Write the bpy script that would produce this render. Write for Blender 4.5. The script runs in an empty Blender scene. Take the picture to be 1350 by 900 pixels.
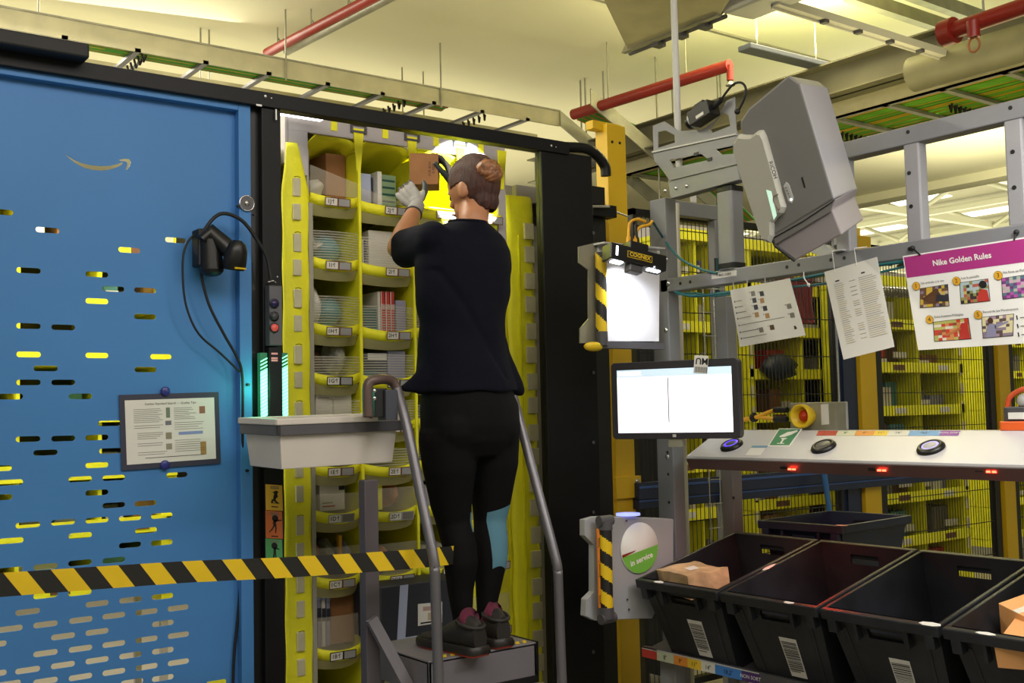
import bpy, math, random
from mathutils import Vector, Matrix, noise
from math import sin, cos, tan, pi, radians, atan2, sqrt
R = random.Random(7)
scn = bpy.context.scene
COL = scn.collection
V = Vector
# ------------------------------------------------------------------ camera
F_PX = 1451.2
YAW, PIT, ROL = radians(36.682), radians(3.653), radians(-1.253)
CAM = V((0, 0, 1.5))
_fw = V((sin(YAW)*cos(PIT), cos(YAW)*cos(PIT), sin(PIT)))
_r = V((cos(YAW), -sin(YAW), 0))
_u = _r.cross(_fw)
RT = _r*cos(ROL)+_u*sin(ROL)
UP = _u*cos(ROL)-_r*sin(ROL)
cd = bpy.data.cameras.new('camera'); cam = bpy.data.objects.new('camera', cd); COL.objects.link(cam)
cd.sensor_width = 36; cd.lens = F_PX/1350*36; cd.clip_start = .05; cd.clip_end = 200
cam.matrix_world = Matrix(((RT.x, UP.x, -_fw.x, 0), (RT.y, UP.y, -_fw.y, 0), (RT.z, UP.z, -_fw.z, CAM.z), (0, 0, 0, 1)))
scn.camera = cam
def ray(px, py): return _fw+RT*((px-675)/F_PX)+UP*((450-py)/F_PX)
def UX(px, py, X): d = ray(px, py); return CAM+d*(X/d.x)
def UY(px, py, Y): d = ray(px, py); return CAM+d*(Y/d.y)
def UZ(px, py, Z): d = ray(px, py); return CAM+d*((Z-1.5)/d.z)
def UD(px, py, D): return CAM+ray(px, py)*D
# ------------------------------------------------------------------ materials
def lin(h):
    if isinstance(h, str):
        h = h.lstrip('#'); c = [int(h[i:i+2], 16)/255 for i in (0, 2, 4)]
    else: c = h
    return tuple((x/12.92 if x <= .04045 else ((x+.055)/1.055)**2.4) for x in c)+(1,)
MATS = {}
def mat(name, col, rough=.5, metal=0, var=0, vscale=6, bump=0, bscale=60, emit=0, ecol=None, alpha=1, trans=0, spec=.5, stretch=None, var2=None):
    if name in MATS: return MATS[name]
    m = bpy.data.materials.new(name); m.use_nodes = True
    nt = m.node_tree; b = nt.nodes['Principled BSDF']
    c = lin(col)
    b.inputs['Base Color'].default_value = c
    b.inputs['Roughness'].default_value = rough
    b.inputs['Metallic'].default_value = metal
    b.inputs['Specular IOR Level'].default_value = spec
    b.inputs['Alpha'].default_value = alpha
    b.inputs['Transmission Weight'].default_value = trans
    m.diffuse_color = c
    if var or bump:
        tc = nt.nodes.new('ShaderNodeTexCoord'); mp = nt.nodes.new('ShaderNodeMapping')
        if stretch: mp.inputs['Scale'].default_value = stretch
        nt.links.new(tc.outputs['Object'], mp.inputs[0])
    if var:
        n = nt.nodes.new('ShaderNodeTexNoise'); n.inputs['Scale'].default_value = vscale; n.inputs['Detail'].default_value = 5
        nt.links.new(mp.outputs[0], n.inputs['Vector'])
        mx = nt.nodes.new('ShaderNodeMix'); mx.data_type = 'RGBA'
        c2 = lin(var2) if var2 else tuple(x*(1-var) for x in c[:3])+(1,)
        mx.inputs[6].default_value = c2
        mx.inputs[7].default_value = tuple(min(1, x*(1+var*.4)) for x in c[:3])+(1,) if not var2 else c
        mr = nt.nodes.new('ShaderNodeMapRange'); mr.inputs[1].default_value = .35; mr.inputs[2].default_value = .65
        nt.links.new(n.outputs[0], mr.inputs[0]); nt.links.new(mr.outputs[0], mx.inputs[0])
        nt.links.new(mx.outputs[2], b.inputs['Base Color'])
    if bump:
        n = nt.nodes.new('ShaderNodeTexNoise'); n.inputs['Scale'].default_value = bscale; n.inputs['Detail'].default_value = 3
        nt.links.new(mp.outputs[0], n.inputs['Vector'])
        bp = nt.nodes.new('ShaderNodeBump'); bp.inputs['Strength'].default_value = bump; bp.inputs['Distance'].default_value = .01
        nt.links.new(n.outputs[0], bp.inputs['Height']); nt.links.new(bp.outputs[0], b.inputs['Normal'])
    if emit:
        b.inputs['Emission Color'].default_value = lin(ecol or col); b.inputs['Emission Strength'].default_value = emit
    MATS[name] = m
    return m
M_black = mat('black_coated_steel', '#0d0e11', .5, .0, .25, 8, spec=.3)
M_blackp = mat('black_plastic', '#0e0e10', .4, 0, .2, 10)
M_rubber = mat('black_rubber', '#101012', .6)
M_blue = mat('blue_coated_steel', '#457fbf', .45, 0, .05, 2, spec=.3)
M_grey = mat('grey_coated_steel', '#85868a', .42, .15, .08, 5)
M_lgrey = mat('pale_grey_steel', '#b9bab9', .42, .1, .06, 5)
M_dgrey = mat('dark_grey_steel', '#56555a', .45, .2, .1, 8)
M_galv = mat('galvanised_steel', '#9a9887', .45, .35, .18, 9)
M_steel = mat('bright_steel', '#c8c8c8', .25, .9)
M_yfab = mat('yellow_pod_fabric', '#e6e21c', .7, 0, .16, 5, .25, 120)
M_yfab2 = mat('yellow_binding_fabric', '#faf52a', .6, 0, .1, 6, .2, 90)
M_cream = mat('cream_fabric', '#cfc9a8', .8, 0, .1, 12, .2, 80)
M_ypaint = mat('yellow_post_paint', '#d6ae1c', .42, 0, .06, 5)
M_hyel = mat('hazard_yellow', '#e2bf1c', .45, 0, .06, 10)
M_hblk = mat('hazard_black', '#1c1b1a', .5)
M_white = mat('white_print', '#e9e8e4', .6)
M_paper = mat('paper', '#d9d7d2', .6)
M_red = mat('red_pipe_paint', '#8e2216', .4, 0, .1, 6)
M_navy = mat('navy_painted_beam', '#1c2846', .4, 0, .15, 6)
M_card = mat('brown_cardboard', '#9a6a40', .8, 0, .12, 9, .1, 40)
M_ink = mat('black_ink', '#161616', .6)
M_gink = mat('grey_ink', '#77736c', .7)
M_wplast = mat('white_tray_plastic', '#cfc8c0', .4, 0, .05, 6)
M_tote = mat('tote_plastic', '#25272c', .36, 0, .35, 7, .12, 30)
M_toteb = mat('blue_black_tote_plastic', '#1d2740', .4, 0, .3, 7)
M_cream_ceiling = mat('cream_ceiling_paint', '#dedbc0', .85, 0, .06, .8)  # white ceiling, yellow bounce light put into its cream colour
M_cable_g = mat('green_cable', '#3f8a28', .5, 0, .2, 12)
M_cable_y = mat('yellow_cable', '#d39a18', .5)
M_cable_t = mat('teal_cable', '#22646a', .5)
M_cable_o = mat('orange_cable', '#a8641c', .5)
# vinyl / elastic net : real see-through sheet with fine horizontal cords
def net_mat(name, col, a_lo, a_hi, scale):
    m = mat(name, col, .35)
    nt = m.node_tree; b = nt.nodes['Principled BSDF']
    tc = nt.nodes.new('ShaderNodeTexCoord'); sx = nt.nodes.new('ShaderNodeSeparateXYZ')
    ma = nt.nodes.new('ShaderNodeMath'); ma.operation = 'MULTIPLY'; ma.inputs[1].default_value = scale
    fr = nt.nodes.new('ShaderNodeMath'); fr.operation = 'FRACT'
    gt = nt.nodes.new('ShaderNodeMath'); gt.operation = 'GREATER_THAN'; gt.inputs[1].default_value = .72
    mr = nt.nodes.new('ShaderNodeMapRange'); mr.inputs[3].default_value = a_lo; mr.inputs[4].default_value = a_hi
    L = nt.links.new
    L(tc.outputs['Object'], sx.inputs[0]); L(sx.outputs[2], ma.inputs[0]); L(ma.outputs[0], fr.inputs[0]); L(fr.outputs[0], gt.inputs[0]); L(gt.outputs[0], mr.inputs[0]); L(mr.outputs[0], b.inputs['Alpha'])
    return m
M_net = net_mat('elastic_net', '#c9c6b4', .12, .62, 105)
M_vinyl = mat('clear_vinyl', '#d0c8b4', .3, alpha=.3)
M_upr = mat('mid_grey_steel', '#98979a', .42, .1, .06, 5)
M_trayc = mat('tray_steel', '#b5af90', .5, .15, .12, 7)
M_mesh_side = mat('translucent_side_strip', '#a9a699', .5, alpha=.85)
# ------------------------------------------------------------------ mesh builder
WM = {}
_tmpc = {}
def _curve_mesh(cu):
    o = bpy.data.objects.new('tmp_shape', cu); COL.objects.link(o)
    bpy.context.view_layer.update()
    me = bpy.data.meshes.new_from_object(o.evaluated_get(bpy.context.evaluated_depsgraph_get()))
    vs = [v.co.copy() for v in me.vertices]; fs = [tuple(p.vertices) for p in me.polygons]
    bpy.data.objects.remove(o); bpy.data.curves.remove(cu); bpy.data.meshes.remove(me)
    return vs, fs
def glyphs(s, size, align='CENTER', bold=0):
    k = (s, size, align, bold)
    if k not in _tmpc:
        cu = bpy.data.curves.new('tmp_text', 'FONT'); cu.body = s; cu.size = size; cu.align_x = align; cu.align_y = 'CENTER'; cu.resolution_u = 2; cu.offset = bold
        _tmpc[k] = _curve_mesh(cu)
    return _tmpc[k]
def shape2d(outer, holes, th):
    cu = bpy.data.curves.new('tmp_plate', 'CURVE'); cu.dimensions = '2D'; cu.fill_mode = 'BOTH'; cu.extrude = th/2
    for loop in [outer]+list(holes):
        s = cu.splines.new('POLY'); s.points.add(len(loop)-1); s.use_cyclic_u = True
        for p, q in zip(s.points, loop): p.co = (q[0], q[1], 0, 1)
    return _curve_mesh(cu)
def frame(o, x, y=None, z=None):
    x = x.normalized()
    if z is None: z = x.cross(y).normalized(); y = z.cross(x)
    else: z = z.normalized(); y = z.cross(x).normalized(); x = y.cross(z)
    return Matrix(((x.x, y.x, z.x, o.x), (x.y, y.y, z.y, o.y), (x.z, y.z, z.z, o.z), (0, 0, 0, 1)))
class MB:
    def __init__(s): s.v = []; s.f = []; s.m = []; s.mats = []; s.sm = []
    def mi(s, m):
        if m not in s.mats: s.mats.append(m)
        return s.mats.index(m)
    def add(s, vs, fs, m, T=None, smooth=False):
        b = len(s.v); k = s.mi(m)
        s.v += [(T @ V(v)) if T is not None else V(v) for v in vs]
        for f in fs: s.f.append(tuple(i+b for i in f)); s.m.append(k); s.sm.append(smooth)
        return s
    def box(s, x0, x1, y0, y1, z0, z1, m, T=None):
        vs = [(x, y, z) for z in (z0, z1) for y in (y0, y1) for x in (x0, x1)]
        return s.add(vs, [(0, 2, 3, 1), (4, 5, 7, 6), (0, 1, 5, 4), (2, 6, 7, 3), (0, 4, 6, 2), (1, 3, 7, 5)], m, T)
    def cbox(s, c, sz, m, T=None):
        return s.box(c[0]-sz[0]/2, c[0]+sz[0]/2, c[1]-sz[1]/2, c[1]+sz[1]/2, c[2]-sz[2]/2, c[2]+sz[2]/2, m, T)
    def rbox(s, c, sz, r, m, T=None, n=3):   # box with rounded vertical edges
        hx, hy = sz[0]/2, sz[1]/2; r = min(r, hx, hy)
        loop = []
        for cx, cy, a0 in ((hx-r, hy-r, 0), (-hx+r, hy-r, 90), (-hx+r, -hy+r, 180), (hx-r, -hy+r, 270)):
            for k in range(n+1):
                a = radians(a0+90*k/n); loop.append((c[0]+cx+r*cos(a), c[1]+cy+r*sin(a)))
        return s.prism(loop, c[2]-sz[2]/2, c[2]+sz[2]/2, m, T)
    def prism(s, loop, z0, z1, m, T=None):
        n = len(loop); vs = [(x, y, z0) for x, y in loop]+[(x, y, z1) for x, y in loop]
        fs = [tuple(range(n-1, -1, -1)), tuple(range(n, 2*n))]+[(i, (i+1) % n, n+(i+1) % n, n+i) for i in range(n)]
        return s.add(vs, fs, m, T)
    def hull(s, a, b, m, T=None):   # two 4-corner loops
        n = len(a)
        return s.add(list(a)+list(b), [tuple(range(n-1, -1, -1)), tuple(range(n, 2*n))]+[(i, (i+1) % n, n+(i+1) % n, n+i) for i in range(n)], m, T)
    def cyl(s, p0, p1, r0, m, r1=None, n=16, T=None, caps=True, smooth=True):
        p0, p1 = V(p0), V(p1); r1 = r0 if r1 is None else r1
        d = (p1-p0).normalized(); a = d.orthogonal().normalized(); b = d.cross(a)
        vs = [p+(a*cos(2*pi*i/n)+b*sin(2*pi*i/n))*r for p, r in ((p0, r0), (p1, r1)) for i in range(n)]
        s.add(vs, [(i, (i+1) % n, n+(i+1) % n, n+i) for i in range(n)], m, T, smooth)
        if caps: s.add(vs, [tuple(range(n-1, -1, -1)), tuple(range(n, 2*n))], m, T)
        return s
    def tube(s, pts, r, m, n=10, T=None, curve=0, flat=None):
        pts = [V(p) for p in pts]
        if curve:
            q = []
            P = [pts[0]*2-pts[1]]+pts+[pts[-1]*2-pts[-2]]
            for i in range(1, len(P)-2):
                for k in range(curve):
                    t = k/curve; a, b, c, d = P[i-1:i+3]
                    q.append(.5*((2*b)+(c-a)*t+(2*a-5*b+4*c-d)*t*t+(3*b-a-3*c+d)*t**3))
            pts = q+[pts[-1]]
        N = len(pts); rs = r if isinstance(r, (list, tuple)) else [r]*N
        t0 = (pts[1]-pts[0]).normalized(); a = t0.orthogonal().normalized(); vs = []
        for i, p in enumerate(pts):
            t = ((pts[min(i+1, N-1)]-pts[max(i-1, 0)])).normalized()
            a = (a-t*a.dot(t)).normalized(); b = t.cross(a)
            for k in range(n):
                w = 2*pi*k/n; vs.append(p+(a*cos(w)+b*sin(w)*(flat or 1))*rs[i])
        fs = [(i*n+k, i*n+(k+1) % n, (i+1)*n+(k+1) % n, (i+1)*n+k) for i in range(N-1) for k in range(n)]
        s.add(vs, fs, m, T, True)
        s.add(vs, [tuple(range(n-1, -1, -1)), tuple(range((N-1)*n, N*n))], m, T)
        return s
    def ball(s, c, r, m, n=14, T=None):
        r = r if isinstance(r, (tuple, list)) else (r, r, r); c = V(c); h = n//2
        vs = [(0, 0, 1)]+[(sin(pi*j/h)*cos(2*pi*i/n), sin(pi*j/h)*sin(2*pi*i/n), cos(pi*j/h)) for j in range(1, h) for i in range(n)]+[(0, 0, -1)]
        vs = [V((x*r[0], y*r[1], z*r[2]))+c for x, y, z in vs]; L = len(vs)-1
        fs = [(0, 1+i, 1+(i+1) % n) for i in range(n)]+[(L, L-n+(i+1) % n, L-n+i) for i in range(n)]
        fs += [(1+j*n+i, 1+(j+1)*n+i, 1+(j+1)*n+(i+1) % n, 1+j*n+(i+1) % n) for j in range(h-2) for i in range(n)]
        return s.add(vs, fs, m, T, True)
    def lathe(s, prof, m, T=None, n=24):   # prof: (r, z)
        vs = [(r*cos(2*pi*i/n), r*sin(2*pi*i/n), z) for r, z in prof for i in range(n)]
        fs = [(j*n+i, j*n+(i+1) % n, (j+1)*n+(i+1) % n, (j+1)*n+i) for j in range(len(prof)-1) for i in range(n)]
        return s.add(vs, fs, m, T, True)
    def plate(s, outer, holes, th, m, T=None):
        vs, fs = shape2d(outer, holes, th); return s.add(vs, fs, m, T)
    def text(s, t, size, m, T, align='CENTER', bold=0):
        vs, fs = glyphs(t, size, align, bold); return s.add(vs, fs, m, T)
    def loft(s, rings, m, T=None, smooth=True, caps=True):
        n = len(rings[0]); N = len(rings); vs = [p for r in rings for p in r]
        s.add(vs, [(i*n+k, i*n+(k+1) % n, (i+1)*n+(k+1) % n, (i+1)*n+k) for i in range(N-1) for k in range(n)], m, T, smooth)
        if caps: s.add(vs, [tuple(range(n-1, -1, -1)), tuple(range((N-1)*n, N*n))], m, T)
        return s
    def grid(s, fn, nu, nv, m, T=None, smooth=True):
        vs = [fn(i/nu, j/nv) for j in range(nv+1) for i in range(nu+1)]
        return s.add(vs, [(j*(nu+1)+i, j*(nu+1)+i+1, (j+1)*(nu+1)+i+1, (j+1)*(nu+1)+i) for j in range(nv) for i in range(nu)], m, T, smooth)
    def build(s, name, parent=None, bevel=0, local=False, solid=0, kind=None, label=None, cat=None, group=None):
        me = bpy.data.meshes.new(name)
        o = bpy.data.objects.new(name, me); COL.objects.link(o)
        if parent is not None:
            o.parent = parent; W = WM[parent.name]
            vs = s.v if local else [W.inverted() @ v for v in s.v]
            WM[o.name] = W
        else:
            lo = [min(v[i] for v in s.v) for i in range(3)]; hi = [max(v[i] for v in s.v) for i in range(3)]
            c = V(((lo[0]+hi[0])/2, (lo[1]+hi[1])/2, lo[2])); vs = [v-c for v in s.v]
            o.location = c; WM[o.name] = Matrix.Translation(c)
        me.from_pydata(vs, [], s.f)
        for m in s.mats: me.materials.append(m)
        me.polygons.foreach_set('material_index', s.m); me.polygons.foreach_set('use_smooth', s.sm); me.update()
        if solid:
            md = o.modifiers.new('thickness', 'SOLIDIFY'); md.thickness = solid; md.offset = 0
        if bevel:
            md = o.modifiers.new('soft_edges', 'BEVEL'); md.width = bevel; md.segments = 2; md.limit_method = 'ANGLE'; md.angle_limit = radians(40)
        tag(o, label, cat, group, kind)
        return o
def tag(o, label=None, cat=None, group=None, kind=None):
    if label: o['label'] = label
    if cat: o['category'] = cat
    if group: o['group'] = group
    if kind: o['kind'] = kind
    return o
def thing(name, label, cat, loc, group=None, T=None):
    o = bpy.data.objects.new(name, None); COL.objects.link(o); o.empty_display_size = .05
    M = T if T is not None else Matrix.Translation(V(loc))
    o.matrix_world = M; WM[o.name] = M.copy()
    return tag(o, label, cat, group)
def mb(): return MB()
class Sheet:   # flat quad addressed by u (across) and v (down)
    def __init__(s, tl, tr, br, bl): s.c = [V(tl), V(tr), V(br), V(bl)]; s.n = (s.c[3]-s.c[0]).cross(s.c[1]-s.c[0]).normalized()
    def at(s, u, v, off=0):
        a = s.c[0].lerp(s.c[1], u); b = s.c[3].lerp(s.c[2], u); return a.lerp(b, v)+s.n*off
    def size(s): return (s.c[1]-s.c[0]).length, (s.c[3]-s.c[0]).length
    def rect(s, B, u0, v0, u1, v1, m, off=.0008):
        B.add([s.at(u0, v0, off), s.at(u0, v1, off), s.at(u1, v1, off), s.at(u1, v0, off)], [(0, 1, 2, 3)], m)
    def base(s, B, m, th=.001):
        B.hull([s.at(0, 0, 0), s.at(0, 1, 0), s.at(1, 1, 0), s.at(1, 0, 0)], [s.at(0, 0, -th), s.at(0, 1, -th), s.at(1, 1, -th), s.at(1, 0, -th)], m)
    def text(s, B, t, u, v, h, m, align='CENTER', off=.0012, rot=0, bold=0):
        W, H = s.size(); vs, fs = glyphs(t, h*1.35, align, bold); c, sn = cos(rot), sin(rot)
        B.add([s.at(u+(p.x*c-p.y*sn)/W, v-(p.x*sn+p.y*c)/H, off) for p in vs], fs, m)
    def disc(s, B, u, v, r, m, off=.001, n=20):
        W, H = s.size(); B.add([s.at(u+r*cos(2*pi*i/n)/W, v-r*sin(2*pi*i/n)/H, off) for i in range(n)], [tuple(range(n))], m)
    def poly(s, B, pts, m, off=.001):
        B.add([s.at(u, v, off) for u, v in pts], [tuple(range(len(pts)))], m)
def fuse(B, voxel, smooth=6, fac=.6):
    me = bpy.data.meshes.new('tmp'); me.from_pydata([tuple(v) for v in B.v], [], B.f); me.update()
    o = bpy.data.objects.new('tmp', me); COL.objects.link(o)
    md = o.modifiers.new('r', 'REMESH'); md.mode = 'VOXEL'; md.voxel_size = voxel
    md = o.modifiers.new('s', 'SMOOTH'); md.factor = fac; md.iterations = smooth
    bpy.context.view_layer.update()
    m2 = bpy.data.meshes.new_from_object(o.evaluated_get(bpy.context.evaluated_depsgraph_get()))
    bpy.data.objects.remove(o)
    vs = [v.co.copy() for v in m2.vertices]; nr = [v.normal.copy() for v in m2.vertices]; fs = [tuple(p.vertices) for p in m2.polygons]
    bpy.data.meshes.remove(m2)
    return vs, nr, fs
def rects(x0, x1, y0, y1): return [(x0, y0), (x1, y0), (x1, y1), (x0, y1)]
def circ(x, y, r, n=14): return [(x+r*cos(2*pi*i/n), y+r*sin(2*pi*i/n)) for i in range(n)]
# ================================================================== SETTING
M_floor = mat('grey_concrete_floor', '#8f8a80', .35, 0, .12, 1.2)
M_farwall = mat('far_wall_paint', '#8d8a72', .9, 0, .1, .5)
b = mb(); b.box(-12, 34, -4, 34, -.1, 0, M_floor); b.build('floor', kind='structure')
b = mb(); b.box(-12, 12, -4, 34, 4.15, 4.3, M_cream_ceiling)
b.build('ceiling', kind='structure')
b = mb(); b.box(12.2, 36, -4, 34, 5.4, 5.5, M_farwall); b.build('ceiling_hall', kind='structure')
b = mb(); b.box(-12, 36, 34, 34.2, 0, 5.45, M_farwall); b.build('wall_back', kind='structure')
b = mb(); b.box(34, 34.2, -4, 34, 0, 5.45, M_farwall); b.build('wall_right', kind='structure')
b = mb(); b.box(11.9, 12.2, -4, 34, 4.05, 5.45, M_cream_ceiling); b.build('trim_1', kind='structure')
# ceiling seams (recessed joints between the ceiling panels)
b = mb()
for y in (5.2, 8.6, 12, 15.4): b.box(-10, 12, y, y+.03, 4.135, 4.16, M_galv)
b.build('trim_2', kind='structure')
# ================================================================== BLUE GUARD PANEL
YW = 3.4
zt = UY(330, 133, YW).z; xr = UY(332, 400, YW).x
xi = UY(314.4, 145, YW).x; zi = UY(314.4, 145.2, YW).z
XL = .15
pan = thing('perforated_guard_panel', 'tall blue steel guard panel with rows of slot holes and a smile shaped cutout', 'panel', (xr-.5, YW, 0))
YS = YW+.035
slots = []
S5 = [(4,232),(245,326),(905,378),(667,429),(148,534),(500,554),(584,629),(748,636),(500,692),(748,772),(147,820),(326,827)]
S1 = [(148,106),(500,111),(830,118),(236,178),(750,184),(147,250),(326,250),(55,323),(414,322),(565,461),(145,542),(326,539),(500,534),(235,612),(570,603),(-4,693),(500,676),(55,766),(414,749),(587,742),(913,727),(500,818),(-2,843),(587,883),(750,873)]
S6 = [(138,119),(312,105),(480,95),(643,84),(800,73),(397,171),(722,146),(55,197),(643,218),(800,206),(50,343),(225,325),(395,306),(563,293),(800,338),(225,467),(395,453),(480,508),(645,489),(803,472),(137,548),(50,632),(225,610),(400,588),(563,567),(725,548),(880,529),(312,669),(480,647),(805,605),(-30,710),(225,752),(398,730),(563,707),(725,684),(882,663),(311,811),(480,787),(645,763),(805,740),(-30,855),(137,836),(398,870),(563,845),(725,820),(882,797),(225,890),(653,895),(805,875),(40,905)]
for L, sc, oy in ((S5, 3.912, 220), (S1, 3.912, 440), (S6, 3.75, 660)):
    for x, y in L:
        p = UY(x/sc, y/sc+oy, YS); slots.append((p.x, p.z))
# carry the same rows on below the frame
for k in range(4):
    for j in range(7):
        slots.append((.78+j*.115+(k % 2)*.055, .66-.06*k))
def slot_loop(x, z, w=.068, h=.0165):
    r = h/2; q = []
    for cx, a0 in ((x+w/2-r, -90), (x-w/2+r, 90)):
        for k in range(7): a = radians(a0+180*k/6); q.append((cx+r*cos(a), z+r*sin(a)))
    return q
keep = []
for s in slots:
    if s[0]-.036 > XL+.06 and all(abs(s[0]-k[0]) > .08 or abs(s[1]-k[1]) > .022 for k in keep): keep.append(s)
# smile outline (cut right through the sheet)
sm = [(330,790),(352,806),(385,826),(425,842),(470,852),(520,857),(565,855),(605,846),(632,836),(628,850),(600,864),(560,876),(520,880),(475,876),(430,864),(390,842),(355,815)]
arr = [(612,824),(640,818),(668,820),(676,836),(668,858),(655,876),(648,874),(655,852),(656,838),(645,832),(620,830)]
hol = [[((q := UY(x/3.912, y/3.912, YS)).x, q.z) for x, y in l] for l in (sm, arr)]
holes = hol+[slot_loop(*s) for s in keep]
TZ = Matrix(((1, 0, 0, 0), (0, 0, -1, YS), (0, 1, 0, 0), (0, 0, 0, 1)))   # local xy -> world xz
b = mb(); b.plate(rects(XL, xi+.002, .12, zi+.002), holes, .002, M_blue, TZ); b.build('slotted_sheet', pan)
b = mb()
b.box(xi, xr, YW, YS, .08, zt, M_blue); b.box(XL-.05, xi, YW, YS, zi, zt, M_blue); b.box(XL-.05, xi, YW, YS, .08, .12, M_blue); b.box(XL-.06, XL, YW, YS, .12, zi, M_blue)
b.build('folded_rim', pan, bevel=.002)
# round lock on the rim
p = UY(325, 268, YW-.003)
b = mb()
T = frame(p, V((1, 0, 0)), z=V((0, -1, 0)))
b.lathe([(0, 0), (.027, 0), (.0275, .003), (.025, .006), (.0235, .004)], M_steel, T); b.lathe([(.0235, .0035), (.009, .0035)], M_dgrey, T); b.lathe([(.009, .0035), (.0085, .008), (0, .009)], M_steel, T)
b.build('panel_lock', pan)
b = mb()
for px, py in ((326, 507), (325, 620), (313, 272), (334, 283)):
    p = UY(px, py, YW-.001); b.cyl(p, p+V((0, -.012, 0)), .0045, M_rubber, n=10)
b.build('screw_head', pan)
# ================================================================== BLACK PORTAL
por = thing('portal_frame', 'black steel portal frame around the yellow pod opening', 'frame', (2.2, YW, 0))
zh1 = UY(500, 148, YW).z; zh0 = UY(500, 166.5, YW).z
x1 = UY(333, 400, YW).x; x2 = UY(370.5, 400, YW).x; xm = UY(345, 400, YW).x
b = mb(); b.box(x1, xm, YW+.02, YW+.1, 0, zh0, M_blackp); b.build('post', por)
b = mb(); b.box(xm, x2, YW-.01, YW+.1, 0, zh0, M_black); b.build('post', por, bevel=.003)
b = mb(); b.box(-1.2, 2.83, YW-.02, YW+.03, zh0, zh1, M_black); b.build('header', por, bevel=.003)
b = mb(); b.box(-1.2, UY(112, 70, YW-.04).x, YW-.09, YW-.02, zh1-.01, zh1+.035, M_rubber); b.build('cable_cover', por, bevel=.006)
c1 = UY(716, 400, YW).x; c2 = UY(783, 400, YW).x
b = mb(); b.box(c1, c2, YW-.01, YW+.01, 0, zh0+.01, M_black); b.build('wide_column', por, bevel=.003)
b = mb(); b.box(c2-.02, UY(802, 500, YW+.1).x, YW+.09, YW+.12, 0, UY(790, 247, YW+.1).z, M_blackp); b.box(c1-.0, c1+.02, YW+.01, YW+.03, 0, zh0, M_black); b.build('column_return', por)
# elbow at the header end
b = mb()
pe = [UY(px, py, YW) for px, py in ((768, 195), (785, 203), (797, 218), (799, 232))]
b.tube([V((2.75, YW+.02, zh1-.022))]+pe, .022, M_black, n=8, curve=4); b.build('elbow', por)
b = mb()
for px, py, r in ((350, 127, .0065), (358, 129.5, .003), (727, 192, .006), (733, 194, .003)):
    p = UY(px, py, YW-.022); b.ball(p, (r, r*.6, r), M_steel, n=10)
b.build('bolt', por)
b = mb()
for k in range(8):
    p = UY(782, 215+k*92, YW-.012); b.cyl(p, p+V((0, -.004, 0)), .007, M_dgrey, n=10)
b.build('cap_plug', por)
# header LED strip and small white labels
M_led = mat('led_white', '#ffffff', .5, emit=4)
a = UY(366, 146.5, YW+.1); c = UY(425, 156, YW+.1)
led = thing('light_strip', 'lit white light strip under the black header beside the pod top', 'lamp', (a+c)/2)
b = mb(); b.box(a.x, c.x, YW+.09, YW+.12, a.z-.008, a.z+.008, M_led); b.build('diffuser', led)
b = mb(); b.box(a.x-.01, c.x+.01, YW+.08, YW+.14, a.z+.008, a.z+.022, M_galv); b.build('housing', led)
for px, py, w, h in ((341.5, 138.7, .02, .006), (364, 151, .005, .036)):
    p = UY(px, py, YW-.0225)
    b = mb(); b.box(p.x-w/2, p.x+w/2, p.y-.001, p.y, p.z-h/2, p.z+h/2, M_white); b.build('sticker', por)
# door tab and catch parts right of the column
ct = thing('gate_latch', 'black sliding latch bar on the yellow fence post', 'latch', UY(800, 280, 3.5))
b = mb(); p = UY(785, 275, 3.45); b.box(p.x-.02, p.x+.11, 3.44, 3.5, p.z-.03, p.z+.02, M_black)
b.tube([p+V((-.05, -.03, 0)), p+V((.05, -.03, .008))], .006, M_steel); b.tube([p+V((.1, 0, 0)), p+V((.2, .02, -.012))], .004, M_steel)
b.build('latch_bar', ct)
# ================================================================== SCANNER GUN + HOLDER + CABLES on blue panel
Yh = YW-.05
holder = thing('scanner_holder', 'black cup holder fixed to the blue panel under the scanner cable loop', 'holder', UY(279, 330, Yh))
b = mb()
p = UY(279, 335, Yh)
b.cyl(p+V((-.005, 0, .045)), p+V((.0, 0, -.05)), .034, M_blackp, r1=.038, n=20); b.ball(p+V((0, 0, -.05)), (.038, .036, .022), M_blackp)
b.build('cup', holder)
b = mb(); b.cbox(p+V((-.03, .025, .02)), (.03, .06, .12), M_rubber); b.build('bracket', holder, bevel=.006)
gun = thing('barcode_scanner', 'black handheld barcode scanner hanging in the holder on the blue panel', 'scanner', UY(300, 330, Yh))
b = mb(); g0 = UY(278, 306, Yh-.01); g1 = UY(309, 335, Yh-.05)
b.tube([g0+V((-.03, .0, -.03)), g0, g0.lerp(g1, .6), g1], [.02, .027, .028, .03], M_blackp, n=16)
b.build('handle', gun)
b = mb(); T = frame(UY(311, 334, Yh-.06), V((1, .25, .1)), z=V((.05, -.25, 1)))
ringz = []
for z, rx, ry in ((-.052, .034, .028), (-.045, .038, .032), (-.02, .038, .034), (.01, .035, .034), (.03, .026, .028), (.042, .012, .014)):
    ringz.append([(rx*cos(2*pi*i/20), ry*sin(2*pi*i/20), z) for i in range(20)])
b.loft(ringz, M_blackp, T); b.build('scan_head', gun)
b = mb(); b.box(-.022, .022, -.034, -.031, -.045, -.04, M_hyel, T); b.build('yellow_label_strip', gun)
cord = [(262, 330), (268, 306), (290, 282), (318, 290), (340, 318), (352, 340), (357, 368)]
b = mb(); b.tube([UY(x, y, YW-.045) for x, y in cord], .006, M_rubber, curve=6)
tag(b.build('coiled_cable'), 'thick black cord arching from the scanner holder to the black post', 'cord')
b = mb(); b.tube([UY(x, y, YW-.02) for x, y in ((280, 306), (256, 310), (243, 330), (241, 365), (246, 405), (262, 440), (290, 465), (316, 490))], .0035, M_rubber, curve=6)
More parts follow.
